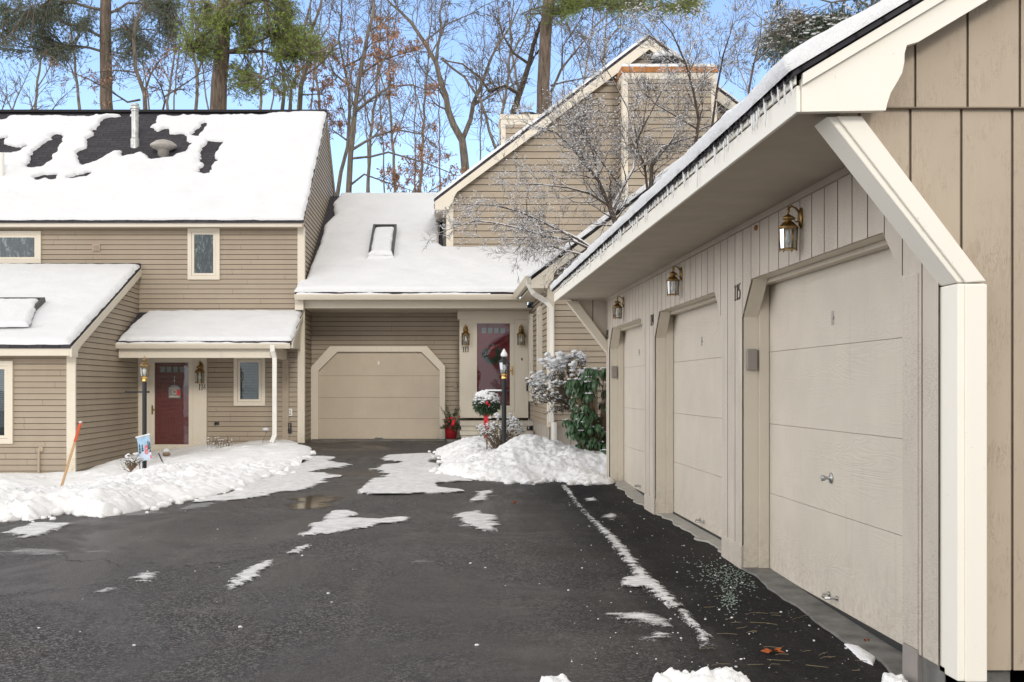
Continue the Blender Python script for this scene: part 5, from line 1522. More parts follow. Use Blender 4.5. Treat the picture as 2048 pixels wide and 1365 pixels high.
# ================================================================== SMALL THINGS
def lamp_post(px, Y, py_base, py_top, label, snow_on_top, bar_px, zbar):
    x = SX(px, Y); z0 = SZ(py_base, Y); ztop = SZ(py_top, Y); h = ztop - z0
    L = thing('lamp_post', label, 'lamp post', (x, Y, z0), 'lamp posts by the front doors')
    c = lambda z: (x, Y, z)
    zl = ztop - 0.36
    mb = MB(); mb.tube([c(z0 - 0.45), c(zl - 0.07)], 0.04, 16); mb.build('post', MAT['black_metal'], L, smooth=False)
    mb = MB(); mb.lathe([(0.047, -0.085), (0.05, -0.075), (0.044, -0.06), (0.044, -0.02), (0.055, -0.01), (0.062, 0.0), (0.02, 0.004)], c(zl), 18); mb.build('collar', MAT['bright_brass'], L, smooth=True)
    mb = MB(); zb = z0 + zbar * h
    mb.tube([(x - bar_px[0] * Y / F, Y, zb), (x + bar_px[1] * Y / F, Y, zb)], 0.013, 8)
    for s in (-bar_px[0], bar_px[1]): mb.blob((x + s * Y / F, Y, zb), 0.022, 1, 0.0, 8)
    lr = mb.build('ladder_rest', MAT['black_metal'], L)
    mb = MB()
    for k in range(6):
        a = math.pi / 3 * k + 0.25
        p = Vector(c(zl)) + Vector((0.066 * math.cos(a), 0.066 * math.sin(a), 0.0)); q = Vector(c(zl + 0.19)) + Vector((0.085 * math.cos(a), 0.085 * math.sin(a), 0))
        mb.tube([p, q], 0.006, 5)
    mb.lathe([(0.07, 0.0), (0.074, 0.008), (0.066, 0.014)], c(zl), 6, a0=0.25)
    mb.lathe([(0.088, 0.18), (0.098, 0.19), (0.094, 0.20), (0.07, 0.225), (0.045, 0.25), (0.035, 0.258), (0.028, 0.272), (0.04, 0.285), (0.046, 0.30), (0.034, 0.318), (0.015, 0.33), (0.010, 0.345), (0.012, 0.355), (0.002, 0.375)], c(zl), 6, a0=0.25)
    ln = mb.build('lantern', MAT['black_metal' if snow_on_top else 'dark_brass'], L)
    mb = MB()
    for k in range(6):
        a0, a1 = math.pi / 3 * k + 0.25, math.pi / 3 * (k + 1) + 0.25
        P = lambda a, r_, z: (x + r_ * math.cos(a), Y + r_ * math.sin(a), zl + z)
        mb.quad(P(a0, 0.065, 0.012), P(a1, 0.065, 0.012), P(a1, 0.083, 0.185), P(a0, 0.083, 0.185))
    mb.build('lantern_glass', MAT['lantern_glass'], ln)
    mb = MB(); mb.lathe([(0.014, 0.01), (0.016, 0.05), (0.034, 0.085), (0.036, 0.115), (0.022, 0.145), (0.003, 0.152)], c(zl), 14); mb.build('bulb', MAT['bulb'], ln, smooth=True)
    if snow_on_top:
        mb = MB(); mb.lathe([(0.03, 0.275), (0.055, 0.29), (0.056, 0.31), (0.046, 0.34), (0.03, 0.365), (0.012, 0.40), (0.003, 0.41)], c(zl), 14); mb.build('snow_cap', MAT['snow'], L, smooth=True)
        mb = MB(); mb.box(x - bar_px[0] * Y / F - 0.02, x - 0.04, Y - 0.016, Y + 0.016, zb + 0.008, zb + 0.034); mb.blob((x - bar_px[0] * Y / F, Y, zb - 0.0), 0.034, 2, 0.2, 8); mb.build('bar_snow', MAT['snow'], L, bevel=0.012)
    return L


lamp_post(289, 20.3, 934, 714, 'black lamp post with clear lantern standing before the number 114 red door', False, (37, 8), 0.68)
lamp_post(1008, 18.5, 889, 704, 'black lamp post with a snow-capped lantern before the number 113 door', True, (34, 8), 0.57)

# ---- leaf and snow helpers
def quads(name, P, U, V, mat, parent=None):
    """a cloud of flat leaves: centres P, half vectors U, V (n x 3 arrays)"""
    n = len(P)
    o_ = np.array(ORG[parent.name]) if parent is not None else np.zeros(3)
    vs = np.stack([P - U, P + V * 0.9, P + U, P - V * 0.9], 1).reshape(-1, 3) - o_
    me = bpy.data.meshes.new(name)
    me.from_pydata(vs.tolist(), [], np.arange(n * 4).reshape(n, 4).tolist())
    me.materials.append(mat); me.update()
    return link_mesh(name, me, parent)


def rvec(n, rng):
    v = rng.normal(size=(n, 3))
    return v / np.linalg.norm(v, axis=1, keepdims=True)


_ico = None
def lumps(name, P, R, mat, parent=None, flat=0.65, rng=RNG):
    """many small snow lumps in one mesh"""
    global _ico
    if _ico is None:
        bm = bmesh.new(); bmesh.ops.create_icosphere(bm, subdivisions=1, radius=1.0)
        _ico = (np.array([v.co[:] for v in bm.verts]), np.array([[v.index for v in f.verts] for f in bm.faces])); bm.free()
    iv, jf = _ico
    n = len(P)
    o_ = np.array(ORG[parent.name]) if parent is not None else np.zeros(3)
    jit = 1 + rng.uniform(-0.28, 0.28, size=(n, len(iv), 1))
    st = np.stack([rng.uniform(0.8, 1.4, n), rng.uniform(0.8, 1.4, n), np.full(n, flat)], 1)
    vs = (P[:, None, :] + iv[None] * jit * st[:, None, :] * R[:, None, None] - o_).reshape(-1, 3)
    fs = (jf[None] + (np.arange(n) * len(iv))[:, None, None]).reshape(-1, 3)
    me = bpy.data.meshes.new(name); me.from_pydata(vs.tolist(), [], fs.tolist()); me.materials.append(mat)
    me.polygons.foreach_set('use_smooth', [True] * len(me.polygons)); me.update()
    o = link_mesh(name, me, parent); o['kind'] = 'stuff'
    return o


class Tubes:
    def __init__(self):
        self.V = []; self.Fc = []; self.n = 0; self.tips = []; self.segs = []

    def add(self, pts, rad, k):
        pts = np.asarray(pts, float); m = len(pts)
        t = np.gradient(pts, axis=0); t /= np.linalg.norm(t, axis=1, keepdims=True) + 1e-9
        ref = np.array((0.31, 0.87, 0.38)) if abs(t[0, 2]) > 0.6 else np.array((0.05, 0.1, 1.0))
        u = np.cross(t, ref); u /= np.linalg.norm(u, axis=1, keepdims=True) + 1e-9
        w = np.cross(t, u)
        a = np.arange(k) * 2 * math.pi / k
        ring = pts[:, None, :] + (u[:, None, :] * np.cos(a)[None, :, None] + w[:, None, :] * np.sin(a)[None, :, None]) * np.asarray(rad)[:, None, None]
        self.V.append(ring.reshape(-1, 3))
        i = np.arange(m - 1)[:, None] * k; j = np.arange(k)[None, :]; j2 = (j + 1) % k
        self.Fc.append(np.stack([i + j, i + j2, i + k + j2, i + k + j], -1).reshape(-1, 4) + self.n)
        self.n += m * k

    def build(self, name, mat, parent):
        me = bpy.data.meshes.new(name)
        me.from_pydata((np.concatenate(self.V) - np.array(ORG[parent.name])).tolist(), [], np.concatenate(self.Fc).tolist())
        me.materials.append(mat)
        me.polygons.foreach_set('use_smooth', [True] * len(me.polygons)); me.update()
        return link_mesh(name, me, parent)


def rot_away(d, ang, rng):
    r_ = rng.normal(size=3); p = np.cross(d, r_); p /= np.linalg.norm(p) + 1e-9
    return d * math.cos(ang) + p * math.sin(ang)


def grow(T, p, d, L, r, lev, rng, seg=0.25, wander=0.16, up=0.05, kids=(3, 4), ang=(0.5, 1.0), rmin=0.004, flat=0.0, lr=(0.4, 0.7)):
    n = max(3, int(L / seg) + 1)
    pts = [np.array(p, float)]; d = np.array(d, float)
    for i in range(n - 1):
        d = d + rng.normal(size=3) * wander + np.array((0, 0, up)); d[2] *= (1 - flat)
        d /= np.linalg.norm(d) + 1e-9
        pts.append(pts[-1] + d * L / (n - 1))
    pts = np.array(pts); rad = np.maximum(rmin * 0.6, np.linspace(r, max(rmin * 0.6, r * 0.35), n))
    T.add(pts, rad, 6 if r > 0.04 else (4 if r > 0.012 else 3))
    sprout(T, pts, rad, L, lev, rng, seg, wander, up, kids, ang, rmin, flat, lr)


def sprout(T, pts, rad, L, lev, rng, seg=0.25, wander=0.16, up=0.05, kids=(3, 4), ang=(0.5, 1.0), rmin=0.004, flat=0.0, lr=(0.4, 0.7), t0=0.25, cnt=None):
    T.segs.append(pts)
    if lev <= 0:
        T.tips.append(pts)
        return
    n = len(pts)
    for k in range(cnt or rng.integers(kids[0], kids[1] + 1)):
        t = rng.uniform(t0, 1.0) if k else 1.0
        i = min(n - 2, int(t * (n - 1))); f = t * (n - 1) - i
        q = pts[i] * (1 - f) + pts[i + 1] * f
        d = pts[i + 1] - pts[i]; d /= np.linalg.norm(d) + 1e-9
        nd = rot_away(d, rng.uniform(*ang) * (0.4 if t == 1.0 else 1.0), rng)
        grow(T, q, nd, L * rng.uniform(*lr) * (1.15 - 0.45 * t), max(rmin, rad[i] * 0.55), lev - 1, rng, seg * 0.75, wander, up, kids, ang, rmin, flat, lr)


def limb(px, Y, r0, r1, rng, wig=0.25, step=0.3, k=8, jit=0.02):
    """a limb whose run is given by points of the photo placed at distance Y, wandering in depth"""
    pts = [np.array(W(x, y, Y)) for x, y in px]
    out = []
    ph = rng.uniform(0, 6.28)
    tot = 0
    for a, b in zip(pts[:-1], pts[1:]):
        L = np.linalg.norm(b - a); m = max(1, int(L / step))
        for i in range(m):
            out.append(a + (b - a) * i / m)
    out.append(pts[-1]); out = np.array(out)
    s = np.linspace(0, 1, len(out))
    base = wig * np.sin(s * 3.1 + ph) - wig * math.sin(ph)
    out[:, 1] += base * s ** 0.5 * 2
    # keep its place in the picture's view of the yard: x and z follow the same sight line
    kx = out[:, 1] / Y
    out[:, 0] *= kx; out[:, 2] = H + (out[:, 2] - H) * kx
    out += rng.normal(size=out.shape) * jit * np.minimum(1, np.arange(len(out)))[:, None]
    return out, np.linspace(r0, r1, len(out))


# ---- topiary, bush, snowy shrub, rhododendron, planter
rng = np.random.default_rng(3)
Y = 19.3; x = SX(973, Y); zc = SZ(806, Y)
Tp = thing('topiary_ball', 'snow-topped evergreen ball on a stick with a red ribbon, beside the lamp post', 'topiary', (x, Y, SZ(880, Y)))
mb = MB(); mb.tube([(x + 0.01, Y, SZ(905, Y) - 0.15), (x, Y, zc)], 0.012, 8); mb.build('stem', MAT['stalk'], Tp)
n = 1500; D = rvec(n, rng); D[:, 2] = D[:, 2] * 0.9 - 0.08
R = 0.21 * (0.75 + 0.3 * rng.random(n))
P = np.array((x, Y, zc)) + D * R[:, None] * np.array((1.05, 1.0, 0.98))
U = D * 0.038 + rvec(n, rng) * 0.015; U[:, 2] -= 0.022
quads('foliage', P, U, np.cross(U, rvec(n, rng)) * 0.25, MAT['fir'], Tp)
D = rvec(420, rng); D = D[(D[:, 2] > -0.05) | (rng.random(420) > 0.86)]
lumps('snow', np.array((x, Y, zc)) + D * 0.205 * rng.uniform(0.9, 1.06, (len(D), 1)), rng.uniform(0.018, 0.048, len(D)) * np.clip(0.5 + D[:, 2], 0.3, 1), MAT['snow'], Tp)
mb = MB()
for dx, w_ in ((-0.03, 0.02), (0.012, 0.022)):
    z1, z2 = SZ(828, Y), SZ(872, Y) + dx
    mb.add([(x + dx - w_, Y - 0.06, z1), (x + dx + w_, Y - 0.06, z1), (x + dx + w_ + 0.006, Y - 0.08, (z1 + z2) / 2), (x + dx - w_, Y - 0.085, (z1 + z2) / 2), (x + dx + w_, Y - 0.06, z2), (x + dx - w_ * 0.6, Y - 0.06, z2 - 0.02)], [(0, 1, 2, 3), (3, 2, 4, 5)])
for s in (-1, 1):
    for q, zz in ((0.045, SZ(846, Y)), (0.035, SZ(868, Y))):
        mb.lathe([(0.002, -q), (0.022, -q * 0.5), (0.02, 0), (0.004, q)], (x + s * 0.025, Y - 0.08, zz), 8)
mb.blob((x + 0.0, Y - 0.215, SZ(806, Y)), 0.03, 4, 0.3, 8); mb.blob((x + 0.04, Y - 0.21, SZ(810, Y)), 0.02, 5, 0.3, 8)
mb.build('ribbon', MAT['red_ribbon'], Tp)


def bush(name, label, cat, c, rad, nt, leafmat, leaf, nleaf, nsnow, snow_r, seed, zbias=-0.1, root=None, snow_top=0.0, twig_r=0.006):
    rng = np.random.default_rng(seed)
    B_ = thing(name, label, cat, (c[0], c[1], c[2] - rad[2]))
    T = Tubes(); rad = np.array(rad); c = np.array(c)
    root = np.array(root) if root is not None else c - np.array((0, 0, rad[2] * 1.15))
    tips = []
    for i in range(nt):
        d = rvec(1, rng)[0]
        if d[2] < zbias: d[2] = abs(d[2]) * 0.4
        e = c + d * rad * rng.uniform(0.75, 1.02)
        m_ = (root + e) / 2 + rng.normal(size=3) * 0.05 + np.array((0, 0, 0.04))
        pts = np.array([root * (1 - t) ** 2 + 2 * m_ * t * (1 - t) + e * t * t for t in np.linspace(0, 1, 7)])
        rr_ = np.linspace(twig_r * 2.0, twig_r * 0.5, 7)
        T.add(pts, rr_, 4)
        sprout(T, pts, rr_, np.linalg.norm(e - root) * 0.4, 1, rng, 0.08, 0.25, 0.03, (4, 6), (0.4, 1.0), twig_r * 0.4)
    T.build('branches', MAT['stalk'], B_)
    S = np.concatenate(T.tips)
    k = ((S - c) / rad); S = S[(k ** 2).sum(1) < 1.25]
    if nleaf:
        P = S[rng.integers(0, len(S), nleaf)] + rng.normal(size=(nleaf, 3)) * 0.02
        U = rvec(nleaf, rng) * leaf * rng.uniform(0.6, 1.2, (nleaf, 1)); V = np.cross(U, rvec(nleaf, rng)) * 0.45
        quads('leaves', P, U, V, MAT[leafmat], B_)
    if nsnow:
        k = ((S - c) / rad); out = (k ** 2).sum(1) > 0.32
        S2 = S[out & (k[:, 2] > -0.9)]
        wgt = np.clip(0.35 + ((S2 - c) / rad)[:, 2] + snow_top, 0.06, 1.3); wgt /= wgt.sum()
        idx = rng.choice(len(S2), nsnow, p=wgt)
        h_ = np.clip(0.55 + 0.5 * ((S2[idx] - c) / rad)[:, 2], 0.35, 1.1)
        lumps('snow', S2[idx] + np.array((0, 0, 0.015)), rng.uniform(snow_r[0], snow_r[1], nsnow) * h_, MAT['snow'], B_, rng=rng)
    return B_


Y = 18.9
bush('bush', 'low twiggy bush dusted with snow at the foot of the front steps', 'bush', (SX(1000, Y), Y, SZ(868, Y)), (0.42, 0.38, 0.32), 42, 'shrub_leaf', 0.020, 1300, 620, (0.014, 0.034), 14, twig_r=0.005)
Y = 18.6
bush('snowy_shrub', 'rounded shrub loaded with snow by the right-hand house corner', 'shrub', (SX(1115, Y), Y, SZ(776, Y)), (0.46, 0.45, 0.52), 46, 'shrub_leaf', 0.024, 4200, 2600, (0.022, 0.058), 15, zbias=-0.9, root=(SX(1146, Y), Y + 0.1, SZ(815, Y)), snow_top=0.25, twig_r=0.005)
b_ = bush('snowy_shrub', 'narrow snow-topped shrub head rising behind the rounded shrub', 'shrub', (SX(1150, 18.9), 18.9, SZ(728, 18.9)), (0.20, 0.2, 0.19), 22, 'shrub_leaf', 0.020, 1000, 480, (0.02, 0.048), 16, zbias=-0.3, root=(SX(1162, 18.9), 18.9, SZ(840, 18.9)), snow_top=0.2)
Y = 19.6
bush('small_shrub', 'small snow-dusted shrub at the foot of the left lamp post', 'shrub', (SX(262, Y), Y, SZ(925, Y)), (0.20, 0.2, 0.14), 24, 'shrub_leaf', 0.016, 450, 170, (0.012, 0.030), 17, twig_r=0.004)

# rhododendron: whorls of drooping leaves
Y = 17.4
Rh = thing('rhododendron', 'dark green rhododendron with drooping leaves and snow beside the garage end', 'shrub', (SX(1186, Y), Y, SZ(930, Y)))
rng = np.random.default_rng(23)
T = Tubes(); LV = MB(); sn = []; sr = []
root = np.array((SX(1188, Y), Y, SZ(945, Y)))
for i in range(330):
    e = np.array((SX(rng.uniform(1138, 1222), Y), Y + rng.uniform(-0.35, 0.6), 0))
    lo = 915 if e[0] > SX(1160, Y) else 868
    e[2] = SZ(rng.uniform(735 if e[0] > SX(1168, Y) else 758, lo), Y)
    if SX(1158, Y) > e[0] and SZ(840, Y) < e[2] < SZ(800, Y) and rng.random() > 0.25: continue
    if float(fbm(np.array(e[0] * 4.2), np.array(e[2] * 4.2), 41)) < -0.24: continue
    m_ = (root + e) / 2 + np.array((0.05, 0, 0.0))
    pts = np.array([root * (1 - t) ** 2 + 2 * m_ * t * (1 - t) + e * t * t for t in np.linspace(0, 1, 7)])
    T.add(pts[2:] if i % 3 else pts, np.linspace(0.009, 0.004, 7)[2:] if i % 3 else np.linspace(0.012, 0.004, 7), 4)
    nl = rng.integers(7, 11); a0 = rng.uniform(0, 6.28)
    for q in range(nl):
        a = a0 + q * 6.283 / nl + rng.uniform(-0.2, 0.2); L = rng.uniform(0.11, 0.175); w_ = L * 0.17
        dr = rng.uniform(0.8, 1.5)
        o1 = np.array((math.cos(a), math.sin(a), 0)); sd = np.array((-math.sin(a), math.cos(a), 0))
        def at(t): return e + o1 * (L * t * math.cos(dr * t)) + np.array((0, 0, -L * t * math.sin(dr * t) + 0.01))
        p0, p1, p2, p3 = at(0.05), at(0.35), at(0.7), at(1.0)
        LV.add([p0, p1 - sd * w_, p1 + np.array((0, 0, -0.006)), p1 + sd * w_, p2 - sd * w_ * 0.9, p2 + np.array((0, 0, -0.006)), p2 + sd * w_ * 0.9, p3], [(0, 1, 2), (0, 2, 3), (1, 4, 5, 2), (2, 5, 6, 3), (4, 7, 5), (5, 7, 6)])
    if rng.random() < 0.36:
        for q in range(rng.integers(2, 6)):
            sn.append(e + np.array((rng.normal() * 0.035, rng.normal() * 0.035, 0.012))); sr.append(rng.uniform(0.016, 0.036))
T.build('branches', MAT['stalk'], Rh)
LV.build('leaves', MAT['rhodo_leaf'], Rh, smooth=True, fix=False)
lumps('snow', np.array(sn), np.array(sr), MAT['snow'], Rh, flat=0.45, rng=rng)

# planter beside the far garage door
Y = 25.75; x = SX(902, Y); z0 = 0.145
Pl = thing('plant_pot', 'glossy red pot of evergreen sprigs beside the far garage door', 'plant pot', (x, Y, z0))
mb = MB(); mb.lathe([(0.09, 0.0), (0.12, 0.02), (0.145, 0.16), (0.15, 0.27), (0.165, 0.29), (0.165, 0.31), (0.14, 0.315), (0.13, 0.28)], (x, Y, z0), 22); mb.build('pot', MAT['red_pot'], Pl, smooth=True)
rng = np.random.default_rng(8); PP = []; UU = []
T = Tubes()
for i in range(34):
    a = rng.uniform(0, 6.28); el = rng.uniform(0.1, 1.4); L = rng.uniform(0.25, 0.62) if el > 0.9 else rng.uniform(0.22, 0.36)
    d = np.array((math.cos(a) * math.cos(el), math.sin(a) * math.cos(el), math.sin(el)))
    p0 = np.array((x, Y, z0 + 0.28)); pts = np.array([p0 + d * L * t + np.array((0, 0, -0.10 * t * t * (1.4 - el))) for t in np.linspace(0, 1, 6)])
    T.add(pts, np.linspace(0.007, 0.003, 6), 3)
    for q in range(46):
        t = rng.uniform(0.2, 1.0); j = pts[min(5, int(t * 5))] * 1.0
        PP.append(j + rng.normal(size=3) * 0.022); v_ = d * 0.03 + rng.normal(size=3) * 0.018; UU.append(v_)
T.build('stems', MAT['stalk'], Pl)
PP = np.array(PP); UU = np.array(UU)
quads('sprigs', PP, UU, np.cross(UU, rvec(len(UU), rng)) * 0.22, MAT['fir'], Pl)
mb = MB()
for i in range(12): mb.blob((x + rng.normal() * 0.08, Y - 0.12 + rng.normal() * 0.04, z0 + 0.36 + rng.normal() * 0.07), 0.022, i, 0.2, 7)
mb.lathe([(0.002, -0.1), (0.05, -0.05), (0.04, 0.0), (0.012, 0.06)], (x + 0.05, Y - 0.15, z0 + 0.38), 8)
mb.build('berries', MAT['red_ribbon'], Pl, smooth=True)

# wreath on door 113, between the doors; sign on door 114
x, z = SX(983, YD), SZ(709, YD)
Wr = thing('wreath', 'green wreath with a red bow hanging on the number 113 door', 'wreath', (x, YD - 0.064, z - 0.2))
rng = np.random.default_rng(12); n = 900; a = rng.uniform(0, 6.283, n); r_ = 0.165 + rng.normal(size=n) * 0.028
P = np.stack([x + r_ * np.cos(a), YD - 0.064 + rng.normal(size=n) * 0.004, z + r_ * np.sin(a)], 1)
U = np.stack([np.cos(a + 0.9), rng.normal(size=n) * 0.1, np.sin(a + 0.9)], 1) * 0.032
quads('greenery', P, U, np.cross(U, np.array((0, 1, 0))) * 0.25, MAT['fir'], Wr)
mb = MB(); yb = YD - 0.076; zb = z + 0.15
for s in (-1, 1):
    mb.add([(x, yb, zb), (x + s * 0.09, yb - 0.002, zb + 0.065), (x + s * 0.125, yb - 0.001, zb + 0.03), (x + s * 0.10, yb - 0.002, zb - 0.04)], [(0, 1, 2, 3)])
    mb.add([(x, yb, zb), (x + s * 0.02, yb - 0.001, zb), (x + s * 0.11, yb - 0.001, zb - 0.17), (x + s * 0.05, yb - 0.001, zb - 0.16)], [(0, 1, 2, 3)])
mb.box(x - 0.022, x + 0.022, yb - 0.004, yb + 0.002, zb - 0.025, zb + 0.025)
mb.build('bow', MAT['red_ribbon'], Wr, fix=False)
x, z = SX(351, YL), SZ(785, YL); yb = YL - 0.096
Sg = thing('door_sign', 'small grey house-shaped sign with cream lettering bands on the red 114 door', 'sign', (x, yb, z - 0.12))
hw = 0.13
mb = MB(); mb.prism([(x - hw, z - 0.13), (x + hw, z - 0.13), (x + hw, z + 0.10), (x + 0.05, z + 0.16), (x - 0.05, z + 0.16), (x - hw, z + 0.10)], 0, 0.008, mF(yb + 0.008)); mb.build('plaque', MAT['sign_grey'], Sg)
mb = MB(); m2 = mF(yb)
mb.tube([Vector(m2(x - 0.09, 0.003, z + 0.085)), Vector(m2(x, 0.003, z + 0.10)), Vector(m2(x + 0.09, 0.003, z + 0.085))], 0.012, 6)
mb.tube([Vector(m2(x - 0.10, 0.003, z - 0.095)), Vector(m2(x - 0.04, 0.003, z - 0.085)), Vector(m2(x + 0.03, 0.003, z - 0.098)), Vector(m2(x + 0.10, 0.003, z - 0.088))], 0.013, 6)
mb.tube([Vector(m2(x + 0.048 * math.cos(t), 0.003, z + 0.01 + 0.048 * math.sin(t))) for t in np.linspace(0.3, 5.9, 16)], 0.011, 6)
mb.build('lettering', MAT['sign_cream'], Sg)
mb = MB(); mb.box(x + 0.06, x + 0.12, yb - 0.003, yb - 0.0002, z - 0.07, z + 0.05); mb.box(x - 0.045, x - 0.02, yb - 0.003, yb - 0.0002, z + 0.01, z + 0.06); mb.build('red_patch', MAT['red_ribbon'], Sg)
mb = MB(); mb.tube([(x, yb, z + 0.16), (x, yb, z + 0.34)], 0.004, 5); mb.lathe([(0.004, -0.02), (0.02, -0.012), (0.02, 0.012), (0.004, 0.02)], (x, yb, z + 0.26), 8); mb.blob((x, yb, z + 0.345), 0.014, 1, 0, 8); mb.build('hanger', MAT['galvanised'], Sg)

# garden flag
Y = 19.7
fx = lambda px: SX(px, Y)
fz = lambda py: SZ(py, Y)
Fl = thing('garden_flag', 'small blue winter garden flag with a pink figure, hung before the left lamp post', 'flag', (fx(283), Y, fz(955)))
mb = MB(); mb.tube([(fx(282), Y, fz(975)), (fx(279), Y, fz(920)), (fx(273.5), Y, fz(876)), (fx(300), Y, fz(870))], 0.008, 6); mb.build('pole', MAT['black_metal'], Fl)
def fl(u, v, d=0.0):
    """u across, v down the cloth"""
    a = Vector((fx(273.5), Y - 0.01, fz(877))); b = Vector((fx(299), Y - 0.03, fz(871))); c = Vector((fx(280), Y + 0.0, fz(924)))
    p = a + (b - a) * u + (c - a) * v
    p.y += -0.012 * math.sin(u * 5 + v * 2) - d
    p.x += 0.006 * math.sin(v * 6)
    return p
def cloth(mb, pts, d, mi=0, n=1):
    mb.add([fl(u, v, d) for u, v in pts], [tuple(range(len(pts)))], mi)
mb = MB()
N_ = 12
for i in range(N_):
    for j in range(N_):
        mb.quad(fl(i / N_, j / N_), fl((i + 1) / N_, j / N_), fl((i + 1) / N_, (j + 1) / N_), fl(i / N_, (j + 1) / N_), 0 if j < 7 else 1)
cl = mb.build('cloth', [MAT['flag_cloth'], MAT['flag_snow']], Fl, fix=False, smooth=True)
mb = MB()
for u0, v0, s in ((0.14, 0.66, 0.45), (0.34, 0.60, 0.34), (0.80, 0.58, 0.42), (0.93, 0.70, 0.50)):
    for q in range(3):
        w_ = 0.10 - 0.02 * q; cloth(mb, [(u0 - w_, v0 - s * q / 3.3), (u0 + w_, v0 - s * q / 3.3), (u0, v0 - s * (q + 1.2) / 3.3)], 0.006, 0)
mb.build('fir_print', MAT['flag_fir'], cl, fix=False)
mb = MB()
e_ = lambda u, v, a, b: [(u + a * math.cos(t), v + b * math.sin(t)) for t in np.linspace(0, 6.0, 12)]
cloth(mb, e_(0.64, 0.66, 0.15, 0.11), 0.008); cloth(mb, e_(0.64, 0.50, 0.12, 0.09), 0.009); cloth(mb, [(0.5, 0.46), (0.78, 0.46), (0.70, 0.36), (0.56, 0.37)], 0.0095); cloth(mb, e_(0.93, 0.90, 0.08, 0.08), 0.008)
mb.build('figure_print', MAT['flag_pink'], cl, fix=False)
mb = MB(); cloth(mb, e_(0.64, 0.52, 0.06, 0.035), 0.011); cloth(mb, e_(0.66, 0.68, 0.05, 0.035), 0.010); mb.build('face_print', MAT['sign_cream'], cl, fix=False)
mb = MB()
for i in range(9): mb.blob(tuple(fl(i / 8, 0.0) + Vector((0, 0, 0.016))), 0.024, i, 0.2, 8, 0.7)
mb.build('snow', MAT['snow'], Fl, smooth=True)

# driveway marker stake, plant label stake, stone, dried flower
Y = 14.2; a = Vector((SX(123, Y), Y, SZ(974, Y))); b = Vector((SX(156, Y), Y + 0.1, SZ(846, Y)))
St = thing('marker_stake', 'leaning wooden marker stake with an orange painted top in the snow bank', 'stake', a)
m1 = a + (b - a) * 0.70
def lath(mb, p, q, w=0.016, t=0.009):
    vs = []
    for c in (p, q):
        vs += [(c.x - w, c.y - t, c.z), (c.x + w, c.y - t, c.z), (c.x + w, c.y + t, c.z), (c.x - w, c.y + t, c.z)]
    mb.add(vs, [(0, 1, 2, 3), (7, 6, 5, 4), (0, 4, 5, 1), (1, 5, 6, 2), (2, 6, 7, 3), (3, 7, 4, 0)])
mb = MB(); lath(mb, a + (a - b) * 0.35, m1); mb.build('lath', MAT['lath'], St, bevel=0.002)
mb = MB(); lath(mb, m1, b, 0.0165, 0.0095); mb.build('orange_top', MAT['orange_paint'], St, bevel=0.002)
mb = MB(); mb.blob((b.x, b.y, b.z + 0.004), 0.024, 2, 0.2, 8, 0.6); mb.build('snow', MAT['snow'], St, smooth=True)
Y = 20.6
mb = MB(); mb.tube([W(317, 907, Y), W(325, 924, Y)], 0.012, 6); mb.tube([W(325, 924, Y), W(341, 944, Y) ], 0.006, 6)
tag(mb.build('garden_stake', MAT['black_metal']), 'thin dark garden stake leaning in the snow right of the flag', 'stake')
Y = 23.4
Sn = thing('garden_stone', 'small brown stone with a snow cap below the red 114 door', 'stone', W(332, 912, Y))
mb = MB(); mb.blob(tuple(W(333, 908, Y)), 0.075, 3, 0.35, 10, 0.6); mb.build('stone', MAT['stone'], Sn)
mb = MB(); mb.blob(tuple(W(332, 902, Y)), 0.07, 6, 0.3, 12, 0.8); mb.build('snow', MAT['snow'], Sn, smooth=True)
Y = 24.3
Df = thing('dried_flower', 'single dried flower head holding a cap of snow, left of the downspout', 'plant', W(521, 905, Y))
mb = MB(); mb.tube([W(521, 912, Y), W(525, 885, Y), W(532, 866, Y), W(532, 862, Y)], 0.005, 5)
for s in (-1, 1): mb.tube([W(534, 867, Y), W(534 + s * 4, 862, Y)], 0.004, 4)
mb.build('stalk', MAT['stalk'], Df)
mb = MB(); mb.blob(tuple(W(532, 859, Y)), 0.085, 4, 0.2, 12, 0.45); mb.build('snow', MAT['snow'], Df, smooth=True)
rng = np.random.default_rng(31); Y = 24.2
Pw = thing('dead_plant', 'clump of dead stalks poking through the snow below the porch window', 'plant', W(436, 900, Y))
T = Tubes()
for i in range(46):
    p = np.array(W(rng.uniform(412, 462), rng.uniform(896, 906), Y + rng.uniform(-0.3, 0.3)))
    T.add(np.array([p + np.array((rng.normal() * 0.03 * t, rng.normal() * 0.02 * t, t * rng.uniform(0.12, 0.30))) for t in np.linspace(0, 1, 4)]), np.linspace(0.005, 0.003, 4), 3); T.tips.append(T.V[-1])
T.build('stalks', MAT['stalk'], Pw)
S = np.concatenate(T.V); lumps('snow', S[rng.integers(0, len(S), 60)], rng.uniform(0.01, 0.028, 60), MAT['snow'], Pw, rng=rng)
# ================================================================== TREES
def c9(L): return [(x / 2.0, y / 2.0) for x, y in L]
def c5(L): return [(820 + x / 2.275, 40 + y / 2.275) for x, y in L]


